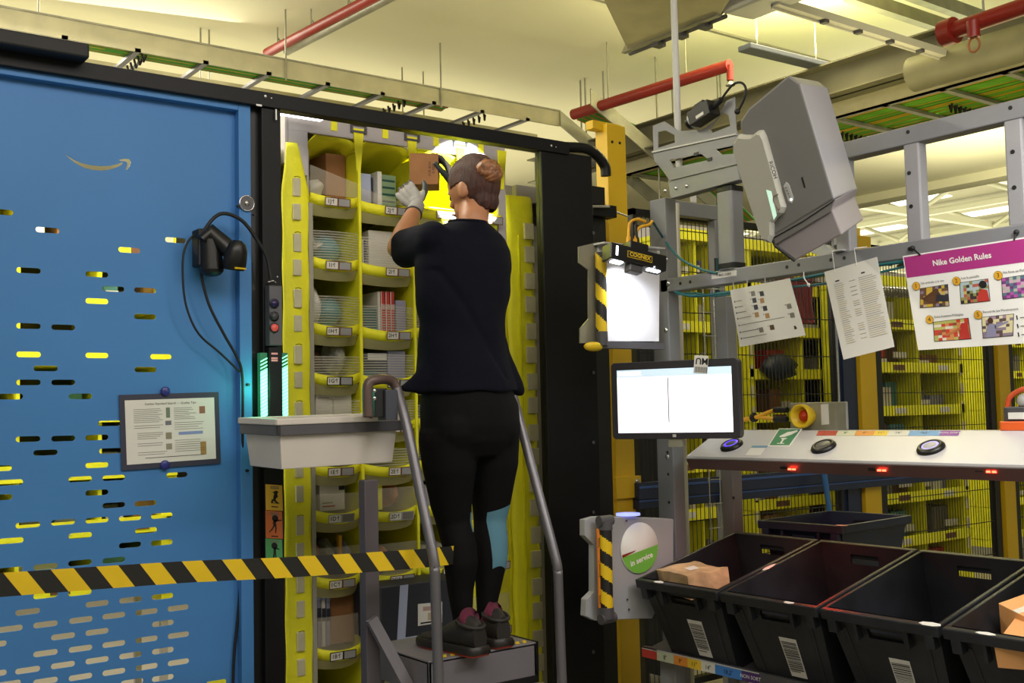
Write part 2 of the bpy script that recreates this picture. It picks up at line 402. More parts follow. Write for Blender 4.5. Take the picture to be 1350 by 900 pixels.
tag(b.build('thin_cable'), 'thin black cord looping down the blue panel away from the scanner', 'cord')
b = mb(); b.tube([UY(x, y, YW-.02) for x, y in ((262, 325), (264, 355), (275, 400), (295, 440), (312, 470), (319, 492), (320, 540))]+[UY(x, y, YS-.012) for x, y in ((319, 640), (316, 780), (309, 860), (307, 910))], .0045, M_rubber, curve=6)
tag(b.build('scanner_cable'), 'black cord running down the blue panel beside its rim to the floor', 'cord')
# ================================================================== CONTROL BOX + LIGHT BARS on black post
px0, px1 = UY(352, 430, YW-.03).x, UY(369.5, 430, YW-.03).x
cb = thing('control_box', 'narrow dark control box with a blue and a red push button on the black post', 'control box', (px0, YW-.03, 1.7))
b = mb(); z1_, z0_ = UY(360, 377, YW-.03).z, UY(360, 456, YW-.03).z
b.box(px0, px1, YW-.05, YW-.012, z0_, z1_, M_dgrey); b.build('housing', cb, bevel=.004)
M_btnb = mat('blue_button', '#2a2350', .2); M_btnr = mat('red_button', '#c04a44', .25, emit=.35); M_btnk = mat('dark_button', '#3a3a40', .4)
for yy, mm, nm in ((400, M_btnb, 'blue_button'), (417, M_btnk, 'dark_button'), (432, M_btnr, 'red_button')):
    p = UY(361, yy, YW-.05)
    b = mb(); T = frame(p, V((1, 0, 0)), z=V((0, -1, 0))); b.lathe([(.016, 0), (.016, .006), (.0125, .006)], M_blackp, T); b.lathe([(.0125, .006), (.011, .012), (0, .013)], mm, T); b.build(nm, cb)
b = mb(); zz1, zz0 = UY(361, 458, YW-.03).z, UY(361, 548, YW-.03).z
b.box(px0, px1, YW-.045, YW-.012, zz0-.1, zz1, M_black); hs = b.build('lower_housing', cb, bevel=.003)
M_rlab = mat('lit_red_label', '#c98a86', .5, emit=.3)
b = mb()
for yy in (466, 472, 475):
    p = UY(362, yy, YW-.046); b.box(p.x-.011, p.x+.011, p.y, p.y+.001, p.z-.003, p.z+.003, M_rlab)
b.build('red_display', cb)
b = mb(); q = UY(358, 372, YW-.03)
b.tube([q+V((-.012, 0, 0)), q+V((0, -.012, .004)), q+V((.014, 0, 0))], .003, M_steel); b.ball(q+V((-.012, -.01, .018)), .0035, M_steel); b.ball(q+V((.016, -.01, .018)), .0035, M_steel); b.build('cable_clamp', cb)
M_grn = mat('green_indicator_light', '#a5ffd0', .4, emit=1.8, ecol='#84ffc0'); M_grnd = mat('dim_green_lens', '#123d28', .3, emit=.12, ecol='#57ffa6')
for px, lab in ((347, 'green lit status bar between the blue panel and the control box'), (374, 'green lit status bar between the control box and the yellow pod')):
    ztop, zm, zb = (UY(px, y, YW-.03).z for y in (465, 492, 552))
    c = UY(px, 500, YW-.03); t = thing('status_light', lab, 'light', (c.x, c.y, zb), 'green status bars on the black post')
    b = mb(); b.box(c.x-.012, c.x+.012, YW-.035, YW-.012, zb, ztop, M_grnd); b.build('lens', t)
    b = mb(); k = 0; z = zb
    while z < ztop-.02:
        w = .0125 if z < zm else .005
        b.add([(c.x-.012, YW-.0365, z), (c.x+.012, YW-.0365, z+.012), (c.x+.012, YW-.0365, z+.012+w*.8), (c.x-.012, YW-.0365, z+w*.8)], [(0, 1, 2, 3)], M_grn); z += .0115
    b.build('lit_stripes', t)
# pictogram stickers
def figure(S, B, kind):
    I = M_ink
    if kind == 0:   # crouching, lifting
        S.poly(B, [(.4, .3), (.62, .22), (.78, .27), (.6, .38)], I); S.poly(B, [(.5, .36), (.68, .33), (.72, .47), (.52, .55), (.45, .47)], I)
        S.poly(B, [(.45, .48), (.62, .5), (.58, .6), (.75, .7), (.7, .74), (.42, .62)], I); S.poly(B, [(.3, .7), (.8, .7), (.8, .725), (.3, .725)], I); S.poly(B, [(.36, .55), (.46, .6), (.4, .7), (.3, .7)], I)
    elif kind == 1:
        S.disc(B, .56, .27, .011, I); S.poly(B, [(.48, .32), (.62, .31), (.6, .5), (.48, .53)], I); S.poly(B, [(.6, .32), (.95, .3), (.95, .335), (.6, .38)], I)
        S.poly(B, [(.48, .48), (.58, .5), (.4, .68), (.2, .8), (.18, .77), (.38, .62)], I); S.poly(B, [(.52, .5), (.62, .48), (.64, .64), (.6, .8), (.54, .8), (.56, .64)], I); S.poly(B, [(.48, .34), (.4, .46), (.5, .52), (.5, .47), (.45, .45), (.52, .38)], I)
    else:
        S.disc(B, .52, .27, .011, I); S.poly(B, [(.46, .32), (.6, .32), (.6, .56), (.46, .56)], I); S.poly(B, [(.58, .33), (.82, .37), (.82, .41), (.58, .4)], I)
        S.poly(B, [(.46, .54), (.54, .56), (.47, .88), (.38, .88)], I); S.poly(B, [(.54, .56), (.6, .54), (.66, .88), (.58, .88)], I)
for k, (y0, y1, col, wd) in enumerate(((638, 672, '#e6b53a', 'yellow'), (672.5, 709, '#c76a34', 'orange'), (709.5, 743, '#4f9a62', 'green'))):
    S = Sheet(UY(350, y0, YW-.012), UY(372, y0+1.6, YW-.012), UY(373, y1+1.2, YW-.012), UY(350.5, y1, YW-.012))
    b = mb(); S.base(b, mat('sticker_'+wd, col, .5)); figure(S, b, k)
    for v in (.06, .12): S.rect(b, .28, v, .8, v+.035, M_gink)
    S.rect(b, .32, .9 if k else .84, .72, .94 if k else .88, M_ink)
    tag(b.build('lifting_sticker'), ('yellow sticker with a crouching lifting figure on the black post', 'orange sticker with a lunging reaching figure on the black post', 'green sticker with an upright reaching figure on the black post')[k], 'sticker', 'posture stickers')
# ================================================================== FRAMED DOCUMENT
S = Sheet(UY(156.5, 520.5, YW+.03), UY(287.5, 516.5, YW+.03), UY(290.5, 610.5, YW+.03), UY(160, 620, YW+.03))
S.c = [p+V((0, -.004, 0)) for p in S.c]
doc = thing('document_holder', 'dark framed instruction sheet held by two blue magnets on the blue panel', 'sign', S.at(.5, 1))
b = mb(); S.base(b, mat('dark_holder', '#35364a', .4), .003); b.build('frame', doc)
b = mb(); S.rect(b, .05, .075, .95, .93, M_paper, .001); S.rect(b, .23, .855, .83, .862, M_ink, .0016)
S.text(b, 'Golden Standard Search  -  Quality Tips', .5, .135, .0075, M_ink, off=.0016, bold=.0)
for (u0, u1, v0, v1, st) in ((.13, .42, .2, .38, .025), (.13, .42, .42, .46, .03), (.16, .42, .52, .62, .025), (.16, .42, .66, .72, .03), (.16, .5, .78, .81, .03), (.53, .76, .2, .36, .025), (.53, .84, .4, .5, .03), (.53, .84, .64, .8, .03)):
    v = v0
    while v <= v1: S.rect(b, u0, v, u1-R.random()*.08, v+.006, M_gink, .0016); v += st
for (u0, u1, v0, v1, c) in ((.45, .49, .19, .33, '#6d7a68'), (.44, .5, .37, .43, '#6f6f78'), (.44, .5, .53, .62, '#8a826c'), (.44, .5, .68, .76, '#8f8c78'), (.79, .85, .19, .29, '#8f5f4a'), (.79, .85, .68, .86, '#a08148'), (.57, .82, .53, .57, '#7c8fc0')):
    S.rect(b, u0, v0, u1, v1, mat('print_'+c[1:], c, .6), .0016)
b.build('instruction_sheet', doc)
M_mag = mat('blue_magnet', '#2f3480', .35)
for u, v in ((.45, -.03), (.42, .965)):
    p = S.at(u, v); b = mb(); T = frame(p, V((1, 0, 0)), z=V((0, -1, 0))); b.lathe([(.0145, 0), (.0145, .006), (.011, .0085), (0, .009)], M_mag, T); b.build('magnet', doc)
# ================================================================== FABRIC PODS
ROWY = [265, 348, 434, 499, 560, 618, 679, 765, 859, 955]
ROWN = 'JIHGFEDCBA'
YP = 3.6
XC = [UY(409, 400, YP).x, UY(474, 400, YP).x, UY(545, 400, YP).x, UY(609, 400, YP).x, UY(664, 400, YP).x]
RZ = [UY(435, y, YP).z for y in ROWY]
ZT = UY(435, 165, YP).z
def lip_curve(x0, x1, z, y, sag=.018, bul=.03, n=8):
    out = []
    for i in range(n+1):
        t = i/n; w = 4*t*(1-t); out.append(V((x0+(x1-x0)*t, y-bul*w, z-sag*w)))
    return out
M_labw = mat('bin_label_white', '#dedbd2', .6); M_labb = mat('bin_label_brown', '#6d4a34', .6); M_labk = mat('bin_label_black', '#15151c', .6); M_labg = mat('bin_label_grey', '#9c9c9c', .6)
pod = thing('fabric_storage_pod', 'yellow fabric pod of labelled bins that the woman is reaching into', 'storage pod', (2.2, YP+.3, 0))
M_underlit = mat('translucent_flap', '#b9b27e', .6, alpha=.75)  # pale tone imitates light on the underside of the bin floors
M_podmetal = mat('pod_top_plate', '#b4aeb0', .5, .0, .08, 8)
XF0 = UY(371, 400, YP).x; XF1 = XC[4]+.02
# top plate, frame
b = mb(); zb_ = UY(500, 186, YP).z
b.box(XF0+.03, XF1, YP-.005, YP+.01, ZT-.04, ZT+.055, M_podmetal); b.box(XF0+.03, XF1, YP+.01, YP+.94, ZT+.045, ZT+.055, M_podmetal)
b.box(XF0+.02, XF0+.035, YP, YP+.94, ZT-.16, ZT+.055, M_podmetal); b.box(XF0+.03, XC[0]-.005, YP-.004, YP+.01, ZT-.2, ZT, M_podmetal)
b.box(XC[4]-.02, XF1, YP-.004, YP+.01, ZT-.55, ZT+.05, M_podmetal)
b.build('top_plate', pod, bevel=.002)
M_scrape = mat('green_scuffed_edge', '#5f8f6a', .5)
b = mb(); b.box(XF0+.12, XF1-.1, YP-.012, YP+.0, ZT+.045, ZT+.056, M_scrape); b.build('green_top_edge', pod)
b = mb(); b.box(XF0, XF0+.01, YP+.02, YP+.9, .12, ZT-.1, M_yfab); b.box(XC[0]-.01, XC[0], YP+.0, YP+.45, .12, ZT-.1, M_mesh_side); b.build('side_fabric', pod)
b = mb(); b.box(XC[0], XC[4], YP+.44, YP+.45, .12, ZT+.02, M_yfab); b.build('back_fabric', pod)
# left curtain with cream patches
zc0 = .12
b = mb()
def curt(u, v):
    z = zc0+(ZT-.09-zc0)*v
    w = 1 if v < .93 else 1-(v-.93)/.07*.62
    x0, x1_ = XF0, XC[0]-.006
    xx = x0+(x1_-x0)*(.28*(1-w)+u*w)
    return V((xx, YP-.012-.008*sin(u*pi)-.004*sin(v*60+u*5), z))
b.grid(curt, 8, 90, M_yfab2); b.build('side_curtain', pod, solid=.003)
b = mb(); xs0, xs1 = XC[0]-.012, XC[0]+.004
b.box(xs0, xs1, YP-.02, YP-.012, .12, ZT-.3, M_mesh_side); b.build('clear_side_strip', pod)
b = mb()
zz = .2; k = 0
while zz < ZT-.35:
    for q in (0, .085):
        b.box(XF0+.036, XF0+.066, YP-.03, YP-.019, zz+q, zz+q+(.058 if q == 0 else .066), M_cream)
    zz += .2; k += 1
pt = b.build('curtain_patches', pod, bevel=.003); pt['kind'] = 'stuff'
b = mb()
zz = .2; k = 0
while zz < ZT-.3:
    z = zz+.153
    b.tube([(XF0+.038, YP-.032, z), (XF0+.05, YP-.036, z+.003), (XF0+.062, YP-.032, z)], .0012, M_ink, n=5); zz += .2
o = b.build('patch_stitching', pod)
# straps and hood fabric over the top bins
for i in range(4):
    x0, x1_ = XC[i], XC[i+1]; xm_ = (x0+x1_)/2
    zlip = RZ[0]
    def hood(u, v, x0=x0, x1_=x1_, zlip=zlip):
        t = u; pk = 1-abs(2*t-1)**1.5
        zfront = ZT-.075+.055*pk
        y = YP+.005+.4*v**1.2; z = zfront-(.06+.05*pk)*v**.8+.012*sin(8*t+5*v)
        return V((x0+(x1_-x0)*t, y, z))
    b = mb(); b.grid(hood, 14, 8, M_yfab2); b.build('hood_fabric', pod, solid=.003)
    b = mb()
    b.add([(xm_-.013, YP-.006, ZT-.02), (xm_+.013, YP-.006, ZT-.02), (xm_+.011, YP-.008, ZT+.035), (xm_-.011, YP-.008, ZT+.035)], [(0, 1, 2, 3)], M_yfab2); b.build('strap', pod, solid=.004)
for i in range(1, 5):
    b = mb(); x = XC[i]
    b.hull([(x-.008, YP-.008, ZT-.16), (x+.008, YP-.008, ZT-.16), (x+.008, YP-.004, ZT-.16), (x-.008, YP-.004, ZT-.16)], [(x-.022, YP-.012, ZT), (x+.022, YP-.012, ZT), (x+.022, YP-.007, ZT), (x-.022, YP-.007, ZT)], M_yfab2); b.build('strap', pod)
    if i < 4:
        b = mb(); b.plate(rects(x-.034, x+.034, ZT-.016, ZT+.02), [rects(x-.026, x+.026, ZT-.008, ZT+.012)], .005, M_dgrey, Matrix(((1, 0, 0, 0), (0, 0, -1, YP-.012), (0, 1, 0, 0), (0, 0, 0, 1)))); b.build('buckle', pod)
for i in range(1, 4):
    b = mb(); b.box(XC[i]-.004, XC[i]+.004, YP-.002, YP+.44, .12, ZT-.09, M_yfab); b.box(XC[i]-.0055, XC[i]+.0055, YP-.012, YP-.002, .12, ZT-.13, M_yfab2); b.build('divider', pod)
LAB = {(0, 6): M_labg, (1, 6): M_labg, (0, 9): M_labk, (0, 3): M_labk, (1, 3): M_labk, (0, 8): M_labk}
for r in range(10):
    for c in range(4):
        x0, x1_ = XC[c]+.002, XC[c+1]-.006; z = RZ[r]+(.006 if c == 0 else -.004 if c == 1 else 0)
        cv = lip_curve(x0, x1_, z, YP-.006); H = .036
        b = mb()
        n = len(cv); vs = [p+V((0, 0, H/2)) for p in cv]+[p-V((0, -.006, H/2)) for p in cv]
        b.add(vs, [(i, i+1, n+i+1, n+i) for i in range(n-1)], M_yfab2, smooth=True)
        # bin floor from the lip to the back
        vs = [p-V((0, -.006, H/2)) for p in cv]+[V((p.x, YP+.44, z-.015)) for p in cv]
        b.add(vs, [(i, n+i, n+i+1, i+1) for i in range(n-1)], M_yfab, smooth=True)
        o = b.build('bin', pod, solid=.003)
        mid = (x0+x1_)/2-(.012 if c == 0 else -.02)
        lm = LAB.get((c, r), M_labb); w = .104
        T = frame(V((mid+.008, YP-.006-.0345, z-.016)), V((1, 0, -.0)), z=V((0, -1, -.08)))
        b = mb(); b.box(-w/2, w/2, -.0155, .0155, 0, .0015, lm, T); b.box(-w/2+.003, -.003, -.0125, .0125, .0015, .002, M_labw, T); b.box(.004, w/2-.004, -.0125, .0125, .0015, .002, M_labg if lm is not M_labg else M_gink, T)
        b.text('%d%s\u2191' % (c+1, ROWN[r]), .0205, M_ink, T @ Matrix.Translation((-w/4, 0, .0023)), bold=.0004)
        b.build('bin_label', o)
        vs = [p+V((0, .004, -H/2+.004)) for p in cv]+[p+V((0, .03, -H/2-.036+.4*(z-p.z-.01))) for p in cv]
        b = mb(); b.add(vs, [(i, n+i, n+i+1, i+1) for i in range(n-1)], M_underlit, smooth=True); b.build('hanging_flap', pod)  # added sheet standing in for the lit underside of the bin floor
        # elastic net over the lower part of the bin mouth, grey underside band above
        if r > 0:
            hh = RZ[r-1]-z
            vs = [p+V((0, 0, H/2+hh*(.42 if (r+c) % 3 else .33))) for p in lip_curve(x0, x1_, z, YP-.004, 0, .018)]+[p+V((0, .002, H/2)) for p in cv]
            b = mb(); b.add(vs, [(i, n+i, n+i+1, i+1) for i in range(n-1)], M_net if r < 6 else M_vinyl, smooth=True); b.build('elastic_front', pod)
        else:
            b = mb(); vs = [V((x0, YP-.005, z+.12-c*.05)), V((x1_, YP-.005, z+.07-c*.05 if c == 0 else z+.018)), V((x1_, YP-.005, z+.015)), V((x0, YP-.005, z+.015))]
            b.add(vs, [(0, 3, 2, 1)], M_vinyl); b.build('clear_front', pod)
# neighbouring pod queued behind, only its edge shows
pod2 = thing('fabric_storage_pod', 'yellow fabric pod edge beside the black column, waiting behind the first', 'storage pod', (2.85, 4.1, 0))
Y2 = 3.72; a0, a1 = UY(669, 400, Y2).x, UY(711, 400, Y2).x
b = mb()
b.grid(lambda u, v: V((a0+(a1-a0)*.82*u, Y2-.01*sin(u*pi)+.006*sin(v*50+u*7), .1+(2.42-.1)*v)), 6, 60, M_yfab2); b.build('side_curtain', pod2, solid=.003)
b = mb(); b.box(a0+(a1-a0)*.3, a0+(a1-a0)*.34, Y2-.022, Y2-.012, .1, 2.25, M_yfab); b.box(a0+(a1-a0)*.84, a1, Y2, Y2+.01, .1, 2.4, M_mesh_side); b.build('seam', pod2)
b = mb(); b.box(a0, a1+.3, Y2+.03, Y2+1.0, 2.4, 2.47, M_podmetal); b.box(a0+.06, a1+.02, Y2, Y2+.03, 2.3, 2.47, M_podmetal); b.box(a0, a0+.03, Y2+.02, Y2+.9, .1, 2.4, M_yfab); b.build('top_frame', pod2)
b = mb(); zz = .2
while zz < 2.25:
    for q in (0, .1): b.box(a0+(a1-a0)*.5, a0+(a1-a0)*.8, Y2-.02, Y2-.008, zz+q, zz+q+.07, M_cream)
    zz += .215
o = b.build('curtain_patches', pod2, bevel=.003); o['kind'] = 'stuff'
for k in range(11):
    z = .25+k*.2; b = mb()
    b.add([(a1, Y2+.02, z+.045), (a1+.06, Y2+.06, z+.02), (a1+.06, Y2+.06, z-.03), (a1, Y2+.02, z-.03), (a1+.2, Y2+.5, z-.03)], [(0, 3, 2, 1), (3, 4, 2)], M_yfab2); b.build('bin', pod2, solid=.003)
b = mb(); b.box(a1+.05, a1+.25, Y2+.3, Y2+.32, .1, 2.4, mat('brown_fabric', '#6f6148', .9)); b.build('back_fabric', pod2)  # shade inside the pod put into the fabric colour
# ================================================================== BIN CONTENTS
def crumple(c, r, m, T=None, seed=0, amp=.25, n=18):
    B = MB(); B.ball((0, 0, 0), (1, 1, 1), m, n=n)
    B.v = [V((v.x*r[0], v.y*r[1], v.z*r[2]))*(1+amp*noise.noise(v*2.6+V((seed*3.1, 0, 0)))) for v in B.v]
    B.v = [(T @ v if T is not None else v)+V(c) for v in B.v]
    return B
def Rm(ax, ay, az): return Matrix.Rotation(radians(az), 4, 'Z') @ Matrix.Rotation(radians(ay), 4, 'Y') @ Matrix.Rotation(radians(ax), 4, 'X')
M_bag = mat('clear_grey_poly_bag', '#b7b6a8', .25, 0, .3, 14, .5, 50, var2='#6f6f66')
M_bagw = mat('white_poly_bag', '#d6d3c6', .3, 0, .15, 14, .4, 50)
M_teal = mat('teal_packaging', '#4f8a8c', .4, 0, .2, 9); M_dteal = mat('dark_teal_packaging', '#245a58', .5)
M_redp = mat('red_packaging', '#b8352c', .5); M_bluep = mat('pale_blue_packaging', '#a9b4d0', .45); M_greenp = mat('pale_green_carton', '#8fae8a', .6)
M_pink = mat('pink_grey_carton', '#b89890', .6); M_dk = mat('dark_carton', '#2b2d38', .55); M_tan = mat('tan_carton', '#a98258', .7); M_wbox = mat('white_carton', '#cfcac0', .6); M_purp = mat('violet_grey_packaging', '#8d8ba6', .45); M_brn = mat('dark_brown_goods', '#5a3a22', .6, 0, .4, 14); M_oran = mat('orange_brown_goods', '#b06a3a', .55, 0, .3, 12)
def item(c, r, kind, m, u0, u1, h, lab, cat, y=0, rot=0, d=.16, name=None, deco=None, floor=0, th=None):
    """one article standing in bin (column c, row r) between u0..u1 of its width"""
    x0, x1_ = XC[c]+.008, XC[c+1]-.008; W = x1_-x0; X0, X1 = x0+W*u0, x0+W*u1; z = RZ[r]+.002+floor+(.012 if c == 0 else 0); yy = YP+.03+y
    B = MB()
    if kind == 'box':
        T = Matrix.Translation(((X0+X1)/2, yy+d/2, z)) @ Rm(0, rot, 0)
        w = X1-X0; B.rbox((0, 0, h/2), (w, d, h), .004, m, T)
        if deco: deco(B, T, w, d, h)
    elif kind == 'bag':
        w = X1-X0; B = crumple(((X0+X1)/2, yy+d/2, z+h/2), (w/2, d/2, h/2), m, Rm(0, rot, 0), seed=c*7+r+u0*5)
        mz = min(v.z for v in B.v); B.v = [v+V((0, 0, z-mz)) for v in B.v]
    o = B.build(name or cat.replace(' ', '_'), bevel=.0015 if kind == 'box' else 0)
    tag(o, lab, cat, 'goods in the pod bins'); return o
def dstripe(cols):
    def f(B, T, w, d, h):
        for (x0, x1_, z0, z1, m) in cols: B.box(-w/2+w*x0, -w/2+w*x1_, -d/2-.0012, -d/2, h*z0, h*z1, m, T)
    return f
item(0, 0, 'box', M_card, .55, 1.0, .185, 'brown cardboard carton in top bin 1J', 'box', y=.05, name='cardboard_box')
item(0, 0, 'bag', M_bagw, .02, .5, .075, 'white plastic-wrapped roll slanting in bin 1J before the carton', 'bag', rot=-35, name='plastic_bag')
item(0, 0, 'bag', M_bag, -.02, .4, .16, 'crinkled clear bag heaped behind the white roll in bin 1J', 'bag', y=.12, name='plastic_bag')
item(1, 0, 'box', M_bluep, .02, .3, .125, 'pale blue packet at one end of bin 2J', 'packet', name='packet')
item(1, 0, 'box', M_dk, .32, .42, .12, 'dark packet between pale blue and white packets in bin 2J', 'packet', y=.03, name='packet')
item(1, 0, 'box', M_white, .43, .52, .14, 'thin white packet standing upright in bin 2J', 'packet', name='packet')
item(1, 0, 'box', M_greenp, .54, .86, .135, 'pale green carton with printed lines in bin 2J', 'box', y=.02, name='carton', deco=dstripe([(.1, .9, z, z+.06, M_dteal) for z in (.2, .4, .6, .8)]))
item(0, 1, 'bag', M_teal, .3, .98, .115, 'teal plastic-wrapped bundle in bin 1I', 'bag', y=.04, name='wrapped_bundle')
item(0, 1, 'bag', M_bag, .02, .6, .13, 'grey wrapped bundle leaning beside the teal one in bin 1I', 'bag', y=.08, name='wrapped_bundle')
item(0, 1, 'bag', M_bagw, .04, .42, .03, 'narrow white roll slanting in bin 1I', 'bag', y=-.01, rot=-38, floor=.03, name='wrapped_roll')
item(1, 1, 'box', M_wbox, .26, .96, .145, 'large white carton in bin 2I', 'box', y=.01, name='carton')
for k in range(5):
    item(1, 1, 'box', M_wbox if k % 2 else M_dk, .02+.045*k, .055+.045*k, .13-.006*k, 'thin booklet in the row beside the white carton in bin 2I', 'booklet', y=.02, name='booklet')
item(0, 2, 'bag', M_bagw, .02, .38, .15, 'white crinkled bag in bin 1H', 'bag', name='plastic_bag')
item(0, 2, 'bag', M_teal, .34, .98, .11, 'pale teal wrapped garment in bin 1H', 'bag', y=.03, name='wrapped_bundle')
item(1, 2, 'box', M_dteal, .02, .38, .085, 'dark teal folded pack in bin 2H', 'packet', name='packet')
item(1, 2, 'box', M_wbox, .4, .455, .15, 'thin white packet before the red ones in bin 2H', 'packet', name='packet')
for k in range(3):
    item(1, 2, 'box', M_redp, .46+.095*k, .545+.095*k, .152, ('red packet next to the white packet in bin 2H', 'middle red packet of three in bin 2H', 'red packet next to the grey wrapped pack in bin 2H')[k], 'packet', name='packet', deco=dstripe([(.0, .14, 0, 1, M_white), (.14, 1, .55, .68, M_pink)]))
item(1, 2, 'box', M_purp, .76, .97, .12, 'grey plastic-wrapped pack beside the red packets in bin 2H', 'packet', name='packet')
item(0, 3, 'bag', M_bag, .42, .95, .125, 'clear plastic bottles bag in bin 1G', 'bag', name='plastic_bag')
item(0, 3, 'bag', M_brn, .02, .45, .1, 'dark green and brown wrapped goods in bin 1G', 'bag', y=.02, name='wrapped_goods')
item(1, 3, 'box', M_dk, .02, .56, .095, 'black boxed article with pale band in bin 2G', 'box', name='carton', deco=dstripe([(.3, 1, .72, 1, M_wbox), (0, .6, 0, .3, M_dteal)]))
item(1, 3, 'box', M_purp, .58, .94, .105, 'violet grey wrapped box in bin 2G', 'box', name='carton')
item(0, 4, 'box', M_wbox, .12, .5, .12, 'white booklet with printed lines in bin 1F', 'booklet', rot=2, name='booklet', d=.03, deco=dstripe([(.1, .7, .78, .8, M_gink), (.15, .75, .7, .72, M_gink), (.3, .7, .58, .6, M_gink)]))
item(0, 4, 'box', M_wbox, .52, .93, .118, 'blank white booklet in bin 1F', 'booklet', name='booklet', d=.03)
item(1, 4, 'box', M_dk, .3, .85, .1, 'dark carton in bin 2F behind the ladder bracket', 'box', y=.04, name='carton')
item(0, 5, 'box', M_tan, .1, .8, .09, 'tan carton in bin 1E behind the white tray', 'box', name='carton')
item(0, 6, 'box', M_wbox, .2, .75, .13, 'white printed bag with black square in bin 1D', 'bag', name='printed_bag', deco=dstripe([(.75, .98, .55, .85, M_ink), (.1, .6, .1, .14, M_redp), (.1, .5, .2, .23, M_gink)]), d=.05)
item(0, 6, 'bag', M_bag, .55, .98, .1, 'grey crumpled bag beside the printed bag in bin 1D', 'bag', y=.08, name='plastic_bag')
item(1, 6, 'box', M_brn, .08, .3, .085, 'dark brown packet in bin 2D', 'packet', name='packet')
item(1, 6, 'box', M_yfab2, .34, .44, .1, 'narrow yellow packet in bin 2D', 'packet', name='packet')
item(1, 6, 'bag', M_oran, .62, .82, .1, 'orange gold wrapped article in bin 2D', 'packet', name='wrapped_article')
item(1, 6, 'box', M_purp, .45, .9, .06, 'violet grey pack low in bin 2D', 'packet', y=.1, name='packet')
item(2, 6, 'box', M_dk, .3, .9, .08, 'black article in bin 3D beside her calf', 'box', y=.05, name='carton')
item(2, 6, 'box', M_purp, .02, .55, .07, 'grey carton in bin 3D beside the black one', 'box', name='carton')
item(0, 7, 'bag', M_oran, .02, .25, .13, 'orange brown wrapped goods at the end of bin 1C', 'bag', name='wrapped_goods')
item(0, 7, 'bag', M_bag, .28, .62, .12, 'grey bag in the middle of bin 1C', 'bag', name='plastic_bag')
item(0, 7, 'bag', M_purp, .7, .98, .1, 'violet grey bag next to the yellow tag in bin 1C', 'bag', name='plastic_bag')
item(0, 7, 'box', M_cable_y, .6, .68, .14, 'yellow card standing in bin 1C', 'card', name='yellow_card', d=.02)
item(1, 7, 'bag', M_oran, .1, .7, .1, 'reddish orange goods in bin 2C', 'bag', name='wrapped_goods')
item(1, 7, 'box', M_brn, .5, .9, .06, 'dark flat packet in bin 2C', 'packet', y=.1, name='packet')
item(2, 7, 'bag', M_bag, .1, .8, .09, 'grey wrapped goods in bin 3C', 'bag', name='wrapped_goods')
for k in range(4):
    item(0, 8, 'box', M_purp if k % 2 else M_wbox, .02+.1*k, .1+.1*k, .19-.004*k, ('first white hanging pack from the pod edge in bin 1B', 'grey hanging pack between two white ones in bin 1B', 'second white hanging pack in bin 1B', 'grey hanging pack next to the brown carton in bin 1B')[k], 'packet', name='hanging_pack', deco=dstripe([(0, 1, .5, .75, M_dk), (0, 1, .9, 1, M_bluep)]))
item(0, 8, 'box', M_card, .45, .98, .2, 'tall brown carton in bin 1B', 'box', name='cardboard_box', y=.02)
item(0, 9, 'box', M_wbox, .3, .5, .09, 'white packet low in bin 1A', 'packet', name='packet')
item(1, 8, 'bag', M_pink, .2, .7, .1, 'pink wrapped goods in bin 2B', 'bag', y=.06, floor=.1, name='wrapped_goods')
# navy box protruding from the lower bins behind the platform
bx = thing('shoe_box', 'dark grey box with a pale blue band and white label behind the ladder platform', 'box', (1.95, 3.45, .77))
P0 = UY(503, 838, 3.42); P1 = UY(612, 775, 3.42)
ztop = UY(600, 762, 3.42).z; z0b = UY(560, 838, 3.42).z
b = mb(); b.box(P0.x, P1.x, 3.42, 3.62, z0b, ztop, M_dk); b.build('carton', bx, bevel=.003)
b = mb(); q0, q1 = UY(525, 800, 3.42).x, UY(536, 800, 3.42).x
b.add([(q0-.008, 3.4185, z0b), (q1-.008, 3.4185, z0b), (q1+.008, 3.4185, ztop), (q0+.008, 3.4185, ztop)], [(0, 1, 2, 3)], M_bluep); b.box(q0, P1.x, 3.417, 3.42, z0b, z0b+.006, M_bluep); b.build('pale_band', bx)
b = mb(); S = Sheet(UY(551, 796, 3.417), UY(583, 793, 3.417), UY(583, 820, 3.417), UY(551, 825, 3.417)); S.base(b, M_paper); S.rect(b, .2, .15, .75, .35, M_pink); S.rect(b, .4, .45, .8, .8, mat('tan_print', '#b7a68a', .6)); S.rect(b, .1, .86, .9, .93, M_ink); b.build('label', bx)
# ================================================================== STEP LADDER
lad = thing('step_ladder', 'grey platform step ladder with bent tube handrails that the woman stands on', 'ladder', (1.97, 2.95, 0))
ZP = .766; LX0, LX1, LY0, LY1 = 1.77, 2.176, 2.826, 3.165
M_tube = mat('ladder_tube', '#6c6a70', .35, .4, .06, 8); M_deck = mat('ladder_deck', '#6d6970', .5, 0, .1, 6)
b = mb(); b.box(LX0, LX1, LY0, LY1, ZP-.012, ZP, M_deck); b.box(LX0, LX1, LY0, LY0+.012, ZP-.105, ZP-.002, M_deck); b.box(LX0, LX0+.012, LY0, LY1, ZP-.105, ZP-.002, M_deck); b.box(LX1-.012, LX1, LY0, LY1, ZP-.105, ZP-.002, M_deck); b.box(LX0, LX1, LY1-.012, LY1, ZP-.105, ZP-.002, M_deck); b.build('platform', lad, bevel=.003)
b = mb(); b.box(LX0-.002, LX1+.004, LY0-.004, LY0+.01, ZP-.125, ZP-.105, M_blackp); b.box(LX1, LX1+.005, LY0-.003, LY1, ZP-.12, ZP+.002, M_blackp); b.build('black_edging', lad)
b = mb()
